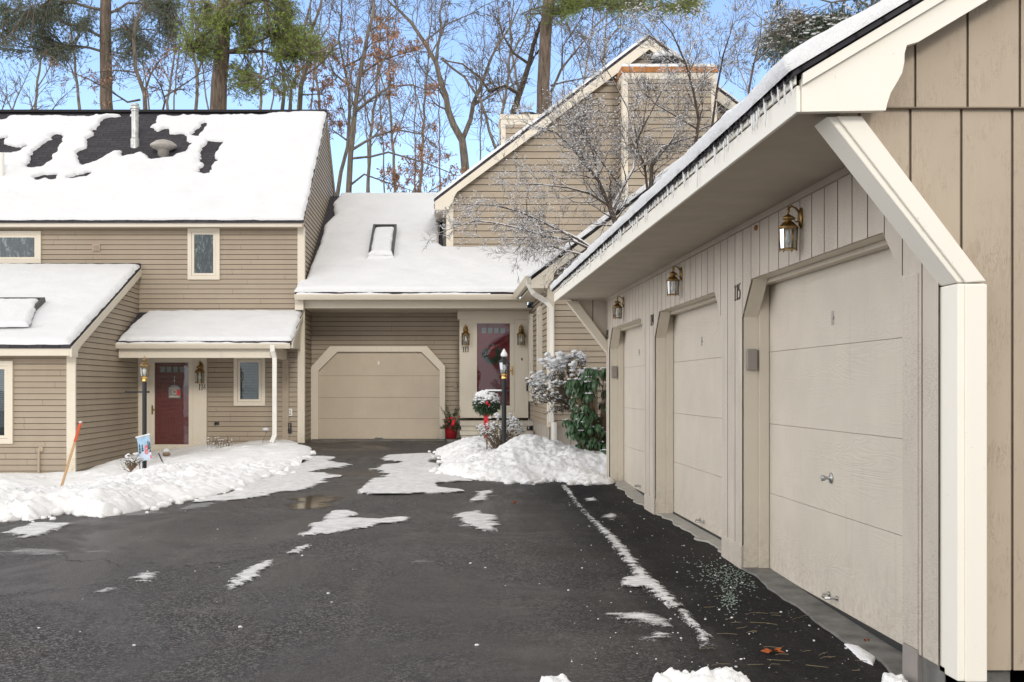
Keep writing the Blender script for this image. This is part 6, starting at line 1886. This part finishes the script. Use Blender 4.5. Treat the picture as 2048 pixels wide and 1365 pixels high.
def bare_tree(name, label, cat, limbs, Y, seed, bark='bark', lev=3, leaves=0, leaf=0.06, kids=(3, 5), lk=0.32, cnt=6, rmin=0.006, seg=0.35, wander=0.2, up=0.05, flat=0.0, group=None, snow=0, snow_r=(0.012, 0.028), wig=0.5, ang=(0.5, 1.1), t0=0.2, leafbox=None, jit=0.03):
    rng = np.random.default_rng(seed)
    base = limbs[0][0][0]
    Tn = thing(name, label, cat, W(base[0], base[1], Y), group)
    T = Tubes(); B_ = Tubes()
    for i, (px, r0, r1) in enumerate(limbs):
        if bark == 'bark': r0, r1 = r0 * 0.8, r1 * 0.6
        pts, rad = limb(px, Y, r0, r1, rng, wig=0.0 if i == 0 else wig, step=0.5, jit=jit)
        if i == 0:      # the trunk runs down to the ground
            q = pts[0]; g = np.array([[q[0], q[1], z] for z in np.linspace(-0.6, q[2] - 0.3, 3)])
            T.add(np.concatenate([g, pts]), np.concatenate([np.linspace(r0 * 1.35, r0 * 1.03, 3), rad]), 9)
        else:
            T.add(pts, rad, 7)
        L = np.linalg.norm(pts[-1] - pts[0])
        sprout(B_, pts, rad * (0.62 if i == 0 else 0.85), max(1.0, L * lk), lev, rng, seg, wander, up, kids, ang, rmin, flat, (0.4, 0.72), t0=t0, cnt=cnt)
    T.build('trunk', MAT[bark], Tn)
    B_.build('branches', MAT[bark], Tn)
    tips = np.concatenate(B_.tips)
    if leaves:
        P = tips
        if leafbox is not None:
            kx = P[:, 1]; sx_ = CX + P[:, 0] / kx * F; sy_ = CY - (P[:, 2] - H) / kx * F
            m = (sy_ > leafbox[1]) & (sy_ < leafbox[3]) & (sx_ > leafbox[0]) & (sx_ < leafbox[2])
            P = P[m] if m.sum() > 20 else P
        P = P[rng.integers(0, len(P), leaves)] + rng.normal(size=(leaves, 3)) * 0.05
        P[:, 2] -= 0.04
        U = rng.normal(size=(leaves, 3)) * np.array((0.5, 0.5, 0.9)); U /= np.linalg.norm(U, axis=1, keepdims=True)
        U *= leaf * rng.uniform(0.6, 1.3, (leaves, 1))
        V = np.cross(U, rvec(leaves, rng)) * 0.45
        quads('dead_leaves', P, U, V, MAT['leaf_dead'], Tn)
    if snow:
        S = np.concatenate(B_.segs)
        lumps('branch_snow', S[rng.integers(0, len(S), snow)] + np.array((0, 0, 0.012)), rng.uniform(snow_r[0], snow_r[1], snow), MAT['snow'], Tn, rng=rng)
    return Tn


BG = 'bare trees behind the houses'
OL = 'oaks with brown leaves behind the houses'
bare_tree('bare_tree', 'tall forked bare tree rising behind the left rake of the chimneyed gable', 'tree', [
    (c9([(1862, 690), (1850, 560), (1815, 490), (1790, 440), (1765, 330), (1745, 250), (1700, 165), (1640, 85), (1560, 10), (1500, -60)]), 0.20, 0.05),
    (c9([(1850, 560), (1880, 470), (1900, 420), (1940, 300), (1990, 180), (2040, 110), (2070, 40)]), 0.12, 0.04),
    (c9([(1745, 250), (1760, 120), (1768, 0), (1772, -80)]), 0.08, 0.03),
    (c9([(1765, 235), (1860, 310), (1920, 400), (1965, 520), (1982, 590)]), 0.05, 0.09),
    (c9([(1800, 440), (1740, 330), (1690, 280), (1640, 200)]), 0.05, 0.02),
    (c9([(1900, 420), (1990, 370), (2080, 330)]), 0.05, 0.02),
    (c9([(1700, 165), (1800, 90), (1880, 60), (1990, 0)]), 0.04, 0.02)], 42, 301, cnt=11, lk=0.3, lev=3, group=BG, rmin=0.011)
bare_tree('bare_tree', 'leaning bare tree with a snowy trunk left of the tall pine behind the gable', 'tree', [
    (c5([(470, 420), (500, 340), (540, 200), (560, 120), (600, 0), (620, -100)]), 0.13, 0.05),
    (c5([(500, 340), (430, 300), (360, 330), (310, 260), (240, 200), (150, 180)]), 0.08, 0.03),
    (c5([(540, 200), (470, 150), (420, 60), (400, -60)]), 0.06, 0.02)], 44, 302, cnt=11, lk=0.34, group=BG, rmin=0.011, bark='dusted_bark')
bare_tree('bare_tree', 'fine bare tree standing right of the tall pine trunk behind the gable', 'tree', [
    (c5([(640, 330), (690, 230), (760, 130), (850, 60), (940, 0), (1000, -60)]), 0.08, 0.02),
    (c5([(640, 300), (700, 280), (790, 260), (880, 170), (960, 110)]), 0.05, 0.015),
    (c5([(690, 230), (700, 120), (760, 20), (800, -60)]), 0.05, 0.02)], 46, 303, cnt=11, lk=0.36, group=BG, rmin=0.011)
bare_tree('oak_tree', 'oak thick with brown dead leaves between the left roof and the chimneyed gable', 'tree', [
    (c9([(1393, 790), (1405, 620), (1415, 520), (1425, 420), (1440, 300), (1468, 130), (1500, 0), (1510, -80)]), 0.125, 0.06),
    (c9([(1420, 450), (1480, 400), (1560, 345), (1640, 340), (1705, 360)]), 0.07, 0.025),
    (c9([(1408, 600), (1500, 545), (1580, 520), (1680, 535), (1760, 600)]), 0.06, 0.02),
    (c9([(1397, 745), (1460, 700), (1540, 730), (1640, 760)]), 0.05, 0.02),
    (c9([(1440, 300), (1530, 240), (1600, 220), (1690, 190)]), 0.05, 0.02),
    (c9([(1468, 130), (1540, 90), (1600, 20)]), 0.05, 0.02),
    (c9([(1405, 635), (1560, 610), (1700, 650), (1820, 705)]), 0.05, 0.02)], 36, 311, cnt=10, lk=0.33, leaves=3200, leaf=0.06, group=OL, leafbox=(600, 30, 960, 420), rmin=0.009)
bare_tree('oak_tree', 'second slimmer oak stem with brown leaves beside the gable end of the left roof', 'tree', [
    (c9([(1348, 790), (1365, 690), (1385, 580), (1400, 460), (1395, 360), (1375, 270), (1360, 160), (1370, 60), (1365, -60)]), 0.09, 0.03),
    (c9([(1385, 560), (1330, 520), (1320, 470)]), 0.04, 0.015),
    (c9([(1390, 340), (1340, 290), (1310, 230), (1270, 200)]), 0.05, 0.02),
    (c9([(1375, 270), (1440, 240), (1480, 180), (1560, 140)]), 0.05, 0.02)], 37, 312, cnt=10, lk=0.38, leaves=1600, leaf=0.06, group=OL, leafbox=(600, 30, 960, 420), rmin=0.009)
bare_tree('oak_tree', 'straight oak with brown leaves right of the thick sunlit pine trunk', 'tree', [
    (c9([(1197, 450), (1212, 350), (1240, 230), (1250, 130), (1275, 40), (1300, -60)]), 0.12, 0.06),
    (c9([(1240, 230), (1220, 130), (1245, 0), (1250, -60)]), 0.06, 0.04),
    (c9([(1225, 300), (1290, 250), (1330, 190), (1380, 150)]), 0.05, 0.02),
    (c9([(1210, 380), (1280, 370), (1330, 400)]), 0.04, 0.015)], 40, 313, cnt=9, lk=0.35, leaves=800, leaf=0.06, group=OL, leafbox=(480, 100, 680, 240), rmin=0.010)
bare_tree('oak_tree', 'double-stemmed young oak with brown leaves just right of the thick sunlit pine', 'tree', [
    (c9([(1128, 450), (1138, 360), (1130, 270), (1105, 210), (1080, 120), (1060, 0)]), 0.09, 0.04),
    (c9([(1160, 450), (1165, 360), (1190, 290), (1240, 240)]), 0.09, 0.04),
    (c9([(1138, 380), (1080, 340), (1010, 330), (940, 340)]), 0.04, 0.015)], 41, 314, cnt=9, lk=0.36, leaves=800, leaf=0.06, group=OL, leafbox=(480, 130, 640, 240), rmin=0.010)
bare_tree('oak_tree', 'dark twisted oak with few brown leaves between the two pine trunks on the left', 'tree', [
    (c9([(582, 460), (572, 370), (550, 270), (538, 160), (552, 80), (572, 20), (565, -60)]), 0.105, 0.05),
    (c9([(575, 380), (600, 300), (640, 240), (700, 200)]), 0.06, 0.02),
    (c9([(648, 455), (662, 400), (645, 345), (610, 290)]), 0.05, 0.03),
    (c9([(655, 390), (720, 345), (800, 300), (835, 285)]), 0.045, 0.015),
    (c9([(560, 400), (520, 410), (440, 370), (370, 320), (280, 290), (210, 230)]), 0.05, 0.02),
    (c9([(545, 290), (450, 275), (380, 290)]), 0.04, 0.015),
    (c9([(538, 160), (500, 100), (460, 40)]), 0.04, 0.02)], 39, 315, cnt=9, lk=0.3, leaves=520, leaf=0.06, group=OL, leafbox=(60, 60, 420, 240), rmin=0.010)
for k, L_ in enumerate(([(40, 470), (60, 400), (110, 310), (130, 260)], [(60, 470), (20, 390), (-30, 320)], [(100, 470), (160, 380), (210, 320)], [(140, 470), (120, 390), (60, 330)], [(180, 470), (240, 400), (300, 350)], [(0, 470), (30, 380), (20, 300)])):
    bare_tree('bare_tree', 'thin bare stem among those at the far left just above the roof ridge', 'tree', [(c9(L_), 0.045, 0.014)], 48 + k * 0.6, 316 + k, cnt=12, lk=0.6, lev=2, kids=(4, 6), group='thin stems above the left roof', rmin=0.011, wander=0.1)
for k, L_ in enumerate(([(1640, 800), (1660, 740), (1700, 690), (1730, 620)], [(1560, 800), (1600, 740), (1580, 690)], [(1700, 800), (1720, 760), (1790, 730)])):
    bare_tree('bare_tree', 'low bare brush showing over the snowy middle roof by the gable', 'tree', [(c9(L_), 0.05, 0.02)], 46 + k, 330 + k, cnt=12, lk=0.7, lev=2, kids=(4, 6), group='brush behind the middle roof', rmin=0.010, leaves=70, leaf=0.07)
k = 0
for xs_, lab, gr in (([300, 345, 390, 420], 'thin grey sapling far behind the left roof', 'saplings behind the left roof'), ([540, 620, 700, 740, 770, 830], 'thin grey sapling far behind the oaks in the middle', 'saplings behind the oaks'), ([880, 960, 1010, 1130, 1180, 1240], 'thin grey sapling far behind the chimneyed gable', 'saplings behind the gable')):
    for x in xs_:
        rg_ = random.Random(700 + k)
        s = rg_.uniform(-50, 50)
        bare_tree('bare_tree', lab, 'tree', [([(x, 400 if x > 640 else 240), (x + s * 0.3, 150), (x + s, -30)], 0.06, 0.022)], 58 + rg_.uniform(0, 8), 700 + k, cnt=30, lk=0.34, lev=2, kids=(6, 8), group=gr, rmin=0.011, wander=0.14)
        k += 1


WD = 'bare woodland trees far behind the houses'
for k, (x, lean, fk) in enumerate(((70, 10, 120), (160, -16, 90), (335, 14, 110), (395, -10, 80), (520, 8, 60), (640, -14, 100), (735, 20, 150), (790, -10, 210), (840, 16, 120), (1000, 18, 150), (1045, -20, 110), (1160, 22, 60), (1200, 10, 90))):
    yb = 250 if x < 650 else (400 if x < 880 else 300)
    rg_ = random.Random(900 + k); Yk = 50 + rg_.uniform(-3, 9); s1 = rg_.choice((-1, 1))
    bare_tree('bare_tree', 'slim bare woodland tree standing far behind the houses', 'tree', [
        ([(x, yb), (x + lean * 0.3, (yb + fk) / 2), (x + lean, fk), (x + lean * 1.6, -40)], 0.10, 0.03),
        ([(x + lean, fk), (x + lean + s1 * 30, fk * 0.55), (x + lean + s1 * 48, -40)], 0.055, 0.016),
        ([(x + lean * 0.5, (yb + fk) / 2 - 10), (x + lean * 0.5 - s1 * 34, fk - 5), (x + lean * 0.5 - s1 * 70, fk - 60)], 0.045, 0.014)], Yk, 900 + k, cnt=12, lk=0.34, lev=2, kids=(6, 8), group=WD, rmin=0.011, wander=0.17)


def pine(name, label, trunk, limbs, boughs, Y, seed, mat, bark='pine_bark', tuft=0.13, r0=0.2, r1=0.15, spread=0.9, nper=9, snow=0, depth=1.6, droop=0.0):
    """boughs: (x0, y0, x1, y1, count) boxes of the photo filled with needle sprays that grow out of the trunk and limbs"""
    rng = np.random.default_rng(seed)
    Tn = thing(name, label, 'tree', W(trunk[0][0], trunk[0][1], Y))
    T = Tubes(); B_ = Tubes()
    pts, rad = limb(trunk, Y, r0, r1, rng, wig=0.0, step=0.6, jit=0.015)
    q = pts[0]; g = np.array([[q[0], q[1], z] for z in np.linspace(-0.6, q[2] - 0.3, 4)])
    T.add(np.concatenate([g, pts]), np.concatenate([np.linspace(r0 * 1.3, r0 * 1.02, 4), rad]), 14)
    T.build('trunk', MAT[bark], Tn)
    att = [pts]
    for px, a, b in limbs:
        p, r_ = limb(px, Y, a, b, rng, wig=0.7, step=0.4, jit=0.04)
        B_.add(p, r_, 6); att.append(p)
        sprout(B_, p, r_, 1.1, 1, rng, 0.25, 0.18, 0.02, (2, 4), (0.5, 1.0), 0.012, cnt=5)
    A_ = np.concatenate(att)
    PP = []; UU = []; TT = []
    for x0, y0, x1, y1, cnt in boughs:
        for i in range(cnt):
            # clumped, with gaps
            for _ in range(20):
                px = rng.uniform(x0, x1); py = rng.uniform(y0, y1)
                if float(fbm(np.array(px / 38.0), np.array(py / 26.0), seed)) > -0.02 + rng.uniform(-0.1, 0.3): break
            Yd = Y + rng.uniform(-depth, depth)
            e = np.array(W(px, py, Yd))
            s = A_[np.argmin(((A_ - e) ** 2).sum(1) + rng.uniform(0, 0.3, len(A_)))]
            dv = e - s; dl = np.linalg.norm(dv)
            dv = dv / (dl + 1e-6)
            L = min(dl, rng.uniform(0.5, 1.1)); st = e - dv * L
            d2 = dv + np.array((0, 0, -droop)) + rng.normal(size=3) * 0.25; d2 /= np.linalg.norm(d2)
            br = np.array([st + d2 * L * t + np.array((0, 0, -droop * 0.2 * t * t)) for t in np.linspace(0, 1.25, 5)])
            B_.add(br, np.linspace(0.016, 0.008, 5), 3)
            for t in np.linspace(0.25, 1.0, nper):
                c = br[0] * (1 - t) + br[-1] * t + rng.normal(size=3) * 0.13 * spread
                ax = d2 * 0.6 + rng.normal(size=3) * 0.55 + np.array((0, 0, 0.15 - droop)); ax /= np.linalg.norm(ax)
                PP.append(c); UU.append(ax)
    B_.build('branches', MAT['bark'], Tn)
    P = np.array(PP); A2 = np.array(UU); k = 6
    P = np.repeat(P, k, 0); D = np.repeat(A2, k, 0) + rng.normal(size=(len(P), 3)) * 0.5
    D /= np.linalg.norm(D, axis=1, keepdims=True)
    U = D * tuft * rng.uniform(0.6, 1.2, (len(P), 1)) * 0.5
    V = np.cross(D, rvec(len(P), rng)); V /= np.linalg.norm(V, axis=1, keepdims=True) + 1e-9
    quads('crown', P + U, U, V * tuft * 0.075, MAT[mat], Tn)
    if snow:
        i = rng.integers(0, len(PP), snow); lumps('branch_snow', np.array(PP)[i] + np.array((0, 0, 0.02)), rng.uniform(0.03, 0.075, snow), MAT['snow'], Tn, flat=0.4, rng=rng)
    return Tn


pine('pine_tree', 'thick pine with a sunlit trunk and bright green boughs behind the left roof', c9([(872, 465), (878, 330), (886, 220), (890, 100), (896, 0), (898, -80)]),
     [(c9([(905, 212), (1000, 182), (1080, 145), (1160, 100)]), 0.07, 0.02), (c9([(905, 210), (1050, 212), (1180, 222), (1320, 200)]), 0.06, 0.02), (c9([(915, 22), (1000, 5), (1120, -20)]), 0.12, 0.06),
      (c9([(900, 262), (980, 290), (1060, 310), (1120, 300)]), 0.05, 0.02), (c9([(880, 210), (820, 190), (750, 180)]), 0.05, 0.02), (c9([(890, 60), (830, 20), (760, 0)]), 0.08, 0.03), (c9([(900, 110), (1000, 60), (1120, 60)]), 0.05, 0.02)],
     [(366, 22, 452, 118, 180), (455, 30, 630, 114, 320), (385, -6, 470, 50, 90), (470, -10, 610, 40, 100), (540, 82, 668, 114, 90), (462, 112, 585, 190, 90), (500, 150, 550, 205, 30)], 36, 401, 'needles', r0=0.27, r1=0.185, nper=8)
pine('pine_tree', 'darker pine with a slender trunk and grey-green crown at the left of the sky', c9([(430, 470), (424, 330), (424, 200), (421, 80), (420, -60)]),
     [(c9([(405, 150), (280, 95), (140, 60), (20, 30)]), 0.06, 0.02), (c9([(420, 210), (300, 180), (150, 200)]), 0.05, 0.02), (c9([(430, 130), (520, 110), (640, 130)]), 0.05, 0.02), (c9([(425, 60), (520, 20), (680, 10)]), 0.06, 0.02), (c9([(410, 40), (250, 10), (100, 0)]), 0.06, 0.02)],
     [(-10, -8, 195, 60, 300), (0, 50, 195, 115, 170), (90, 90, 195, 130, 60), (215, -5, 362, 70, 190), (225, 60, 360, 130, 140), (-10, 40, 60, 115, 60)], 41, 402, 'needles_dark', r0=0.235, r1=0.19, nper=8)
pine('pine_tree', 'tall pine with a long bare trunk left of the gable peak', [(1085, 240), (1087, 140), (1092, 60), (1098, 0), (1100, -50)],
     [([(1096, 30), (1180, 10), (1280, 14), (1390, 8)], 0.07, 0.02), ([(1096, 10), (1060, 18), (1040, 24)], 0.04, 0.02), ([(1098, -10), (1200, -20), (1320, -10)], 0.06, 0.02)],
     [(1040, -12, 1150, 38, 130), (1140, -14, 1280, 22, 190), (1270, -8, 1400, 26, 170)], 42, 403, 'needles', r0=0.245, r1=0.215, nper=8)
pine('spruce_tree', 'snow-laden dark spruce beyond the garage roof at the top right', [(1800, 330), (1800, 180), (1800, 60), (1800, -80)],
     [([(1800, 20), (1640, 40), (1515, 55)], 0.05, 0.012), ([(1800, -10), (1660, 5), (1560, -5)], 0.05, 0.012), ([(1800, 50), (1660, 80), (1585, 78)], 0.04, 0.012)],
     [(1550, -14, 1770, 56, 620), (1565, 36, 1690, 96, 380), (1508, 36, 1590, 74, 90), (1660, 20, 1780, 80, 200)], 34, 404, 'fir', r0=0.2, r1=0.16, tuft=0.11, nper=8, snow=2200, droop=0.6, bark='bark')
pine('spruce_tree', 'little snowy spruce tip showing behind the chimney on the right', [(1452, 330), (1452, 280), (1453, 215)],
     [], [(1434, 205, 1482, 250, 40), (1425, 240, 1490, 300, 60)], 31, 405, 'fir', r0=0.08, r1=0.03, tuft=0.09, nper=6, snow=150, droop=0.4, depth=0.5)

# the snow-covered dogwoods between the garage row and the gable
DW = dict(bark='snowy_bark', lev=3, kids=(5, 7), rmin=0.0030, seg=0.13, wander=0.20, wig=0.35, ang=(0.45, 0.95), t0=0.12, jit=0.012)
bare_tree('dogwood_tree', 'snow-covered dogwood reaching flat layered branches left across the gable', 'tree', [
    (c5([(960, 1000), (935, 930), (915, 870), (900, 830)]), 0.055, 0.040),
    (c5([(905, 840), (860, 740), (790, 640), (740, 580), (660, 520), (560, 480), (500, 455)]), 0.034, 0.006),
    (c5([(905, 845), (820, 790), (720, 762), (600, 745), (490, 740)]), 0.026, 0.005),
    (c5([(935, 1090), (830, 1040), (760, 1000), (690, 960), (600, 920), (500, 872), (400, 850), (300, 845), (210, 865)]), 0.038, 0.005),
    (c5([(940, 1085), (830, 1052), (740, 1002), (620, 985), (500, 950), (400, 925), (300, 913), (200, 940), (125, 972)]), 0.030, 0.005),
    (c5([(900, 1100), (780, 1075), (700, 1050), (600, 1020), (510, 1000), (340, 1000)]), 0.026, 0.005),
    (c5([(915, 870), (960, 760), (1020, 680), (1028, 560), (985, 400), (920, 270), (870, 190)]), 0.032, 0.005),
    (c5([(1028, 560), (1080, 460), (1140, 330), (1190, 240)]), 0.018, 0.005),
    (c5([(790, 640), (740, 520), (720, 420)]), 0.014, 0.005),
    (c5([(860, 740), (830, 600), (780, 480), (800, 380)]), 0.018, 0.005),
    (c5([(690, 960), (620, 965), (520, 985), (470, 1060)]), 0.014, 0.004),
    (c5([(960, 760), (870, 650), (820, 560), (700, 480)]), 0.016, 0.005)], 19.0, 501, cnt=15, lk=0.21, snow=7000, snow_r=(0.006, 0.0145), up=0.03, **DW)
bare_tree('dogwood_tree', 'upright twiggy dogwood with light snow in front of the chimney', 'tree', [
    (c5([(1130, 900), (1095, 790), (1108, 660), (1150, 580), (1250, 545)]), 0.05, 0.014),
    (c5([(1080, 770), (1065, 670), (1040, 600), (1020, 480)]), 0.024, 0.006),
    (c5([(1300, 620), (1300, 560), (1318, 450), (1295, 330), (1255, 200), (1195, 60), (1130, -10)]), 0.036, 0.006),
    (c5([(1360, 560), (1380, 480), (1400, 300), (1430, 160), (1462, 50), (1475, -20)]), 0.026, 0.005),
    (c5([(1312, 500), (1240, 450), (1120, 375), (1060, 330)]), 0.018, 0.005),
    (c5([(1295, 330), (1360, 240), (1420, 210), (1500, 190)]), 0.016, 0.004),
    (c5([(1255, 200), (1290, 110), (1330, 20)]), 0.013, 0.004),
    (c5([(1108, 660), (1180, 560), (1250, 420), (1330, 330)]), 0.018, 0.005),
    (c5([(1250, 200), (1140, 120), (1060, 20)]), 0.012, 0.004)], 19.6, 502, cnt=13, lk=0.24, snow=3000, snow_r=(0.006, 0.015), up=0.08, **DW)
bare_tree('dogwood_tree', 'slender budding bare tree against the sky above the garage eave', 'tree', [
    (c5([(1600, 620), (1560, 480), (1545, 330), (1560, 200), (1590, 80), (1600, 0)]), 0.03, 0.006),
    (c5([(1545, 330), (1500, 220), (1480, 100)]), 0.014, 0.004),
    (c5([(1560, 200), (1640, 130), (1700, 60)]), 0.014, 0.004),
    ([(1545, 150), (1555, 100), (1540, 50), (1500, 20)], 0.014, 0.004)], 19.8, 503, cnt=6, lk=0.3, snow=420, snow_r=(0.006, 0.013), up=0.08, **DW)

# ================================================================== CAMERA, SKY, SUN
cam = bpy.data.cameras.new('camera'); co = bpy.data.objects.new('camera', cam); COL.objects.link(co)
co.location = (0, 0, H); co.rotation_euler = (math.radians(90), 0, 0)
cam.sensor_width = 36.0; cam.lens = F / 2048 * 36.0
cam.shift_x = (1024 - CX) / 2048; cam.shift_y = (CY - 682.5) / 2048
cam.clip_start = 0.1; cam.clip_end = 5000
SC.camera = co

EL, AZ = 24.0, 9.0      # the sun stands behind the camera, to its right
sd = Vector((math.sin(math.radians(AZ)) * math.cos(math.radians(EL)), -math.cos(math.radians(AZ)) * math.cos(math.radians(EL)), math.sin(math.radians(EL))))
sun = bpy.data.lights.new('sun', 'SUN'); so = bpy.data.objects.new('sun', sun); COL.objects.link(so)
so.location = sd * 40; so.rotation_euler = sd.to_track_quat('Z', 'Y').to_euler()
sun.energy = 1.25; sun.angle = math.radians(11); sun.color = (1.0, 0.93, 0.83)

wd = bpy.data.worlds.new('World'); SC.world = wd; wd.use_nodes = True
nt = wd.node_tree; nt.nodes.clear()
out = nt.nodes.new('ShaderNodeOutputWorld'); bg = nt.nodes.new('ShaderNodeBackground')
sky = nt.nodes.new('ShaderNodeTexSky'); sky.sky_type = 'NISHITA'; sky.sun_disc = False
sky.sun_elevation = math.radians(EL); sky.sun_rotation = math.radians(180 - AZ)
sky.air_density = 1.0; sky.dust_density = 0.6; sky.ozone_density = 1.5
tc = nt.nodes.new('ShaderNodeTexCoord'); sp_ = nt.nodes.new('ShaderNodeSeparateXYZ'); nt.links.new(tc.outputs['Generated'], sp_.inputs[0])
def wmath(op, a, b):
    m = nt.nodes.new('ShaderNodeMath'); m.operation = op
    for i, v in enumerate((a, b)):
        if isinstance(v, (int, float)): m.inputs[i].default_value = v
        else: nt.links.new(v, m.inputs[i])
    return m.outputs[0]
def wramp(src, a, b, va=0.0, vb=1.0):
    r = nt.nodes.new('ShaderNodeMapRange'); r.interpolation_type = 'SMOOTHSTEP'
    nt.links.new(src, r.inputs[0])
    for i, v in enumerate((a, b, va, vb)): r.inputs[i + 1].default_value = v
    return r.outputs[0]
# a clear blue window to the north (the view); unseen bright cloud added overhead, behind and, strongest, at left to fill shaded sides
sx_, sy_, sz_ = sp_.outputs
cf = wmath('MAXIMUM', wramp(sz_, 0.38, 0.62), wramp(sy_, 0.80, 0.52))
lum = wmath('ADD', 6.5, wmath('MULTIPLY', 14.0, wmath('MULTIPLY', wramp(sx_, 0.0, -0.6), wramp(sz_, 0.75, 0.25))))
cl = nt.nodes.new('ShaderNodeCombineXYZ')
nt.links.new(lum, cl.inputs[0]); nt.links.new(wmath('MULTIPLY', lum, 0.99), cl.inputs[1]); nt.links.new(wmath('MULTIPLY', lum, 0.985), cl.inputs[2])
sk = nt.nodes.new('ShaderNodeMix'); sk.data_type = 'RGBA'; sk.blend_type = 'MULTIPLY'; sk.inputs[0].default_value = 1.0
nt.links.new(sky.outputs[0], sk.inputs[6]); sk.inputs[7].default_value = (1.55, 1.55, 1.75, 1)
mx = nt.nodes.new('ShaderNodeMix'); mx.data_type = 'RGBA'
nt.links.new(cf, mx.inputs[0]); nt.links.new(sk.outputs[2], mx.inputs[6]); nt.links.new(cl.outputs[0], mx.inputs[7])
nt.links.new(mx.outputs[2], bg.inputs[0]); bg.inputs[1].default_value = 0.13
nt.links.new(bg.outputs[0], out.inputs[0])

SC.view_settings.view_transform = 'Standard'; SC.view_settings.look = 'None'; SC.view_settings.exposure = 0; SC.view_settings.gamma = 1
SC.render.engine = 'CYCLES'
SC.cycles.use_denoising = True
SC.cycles.max_bounces = 6; SC.cycles.transparent_max_bounces = 16; SC.cycles.transmission_bounces = 6
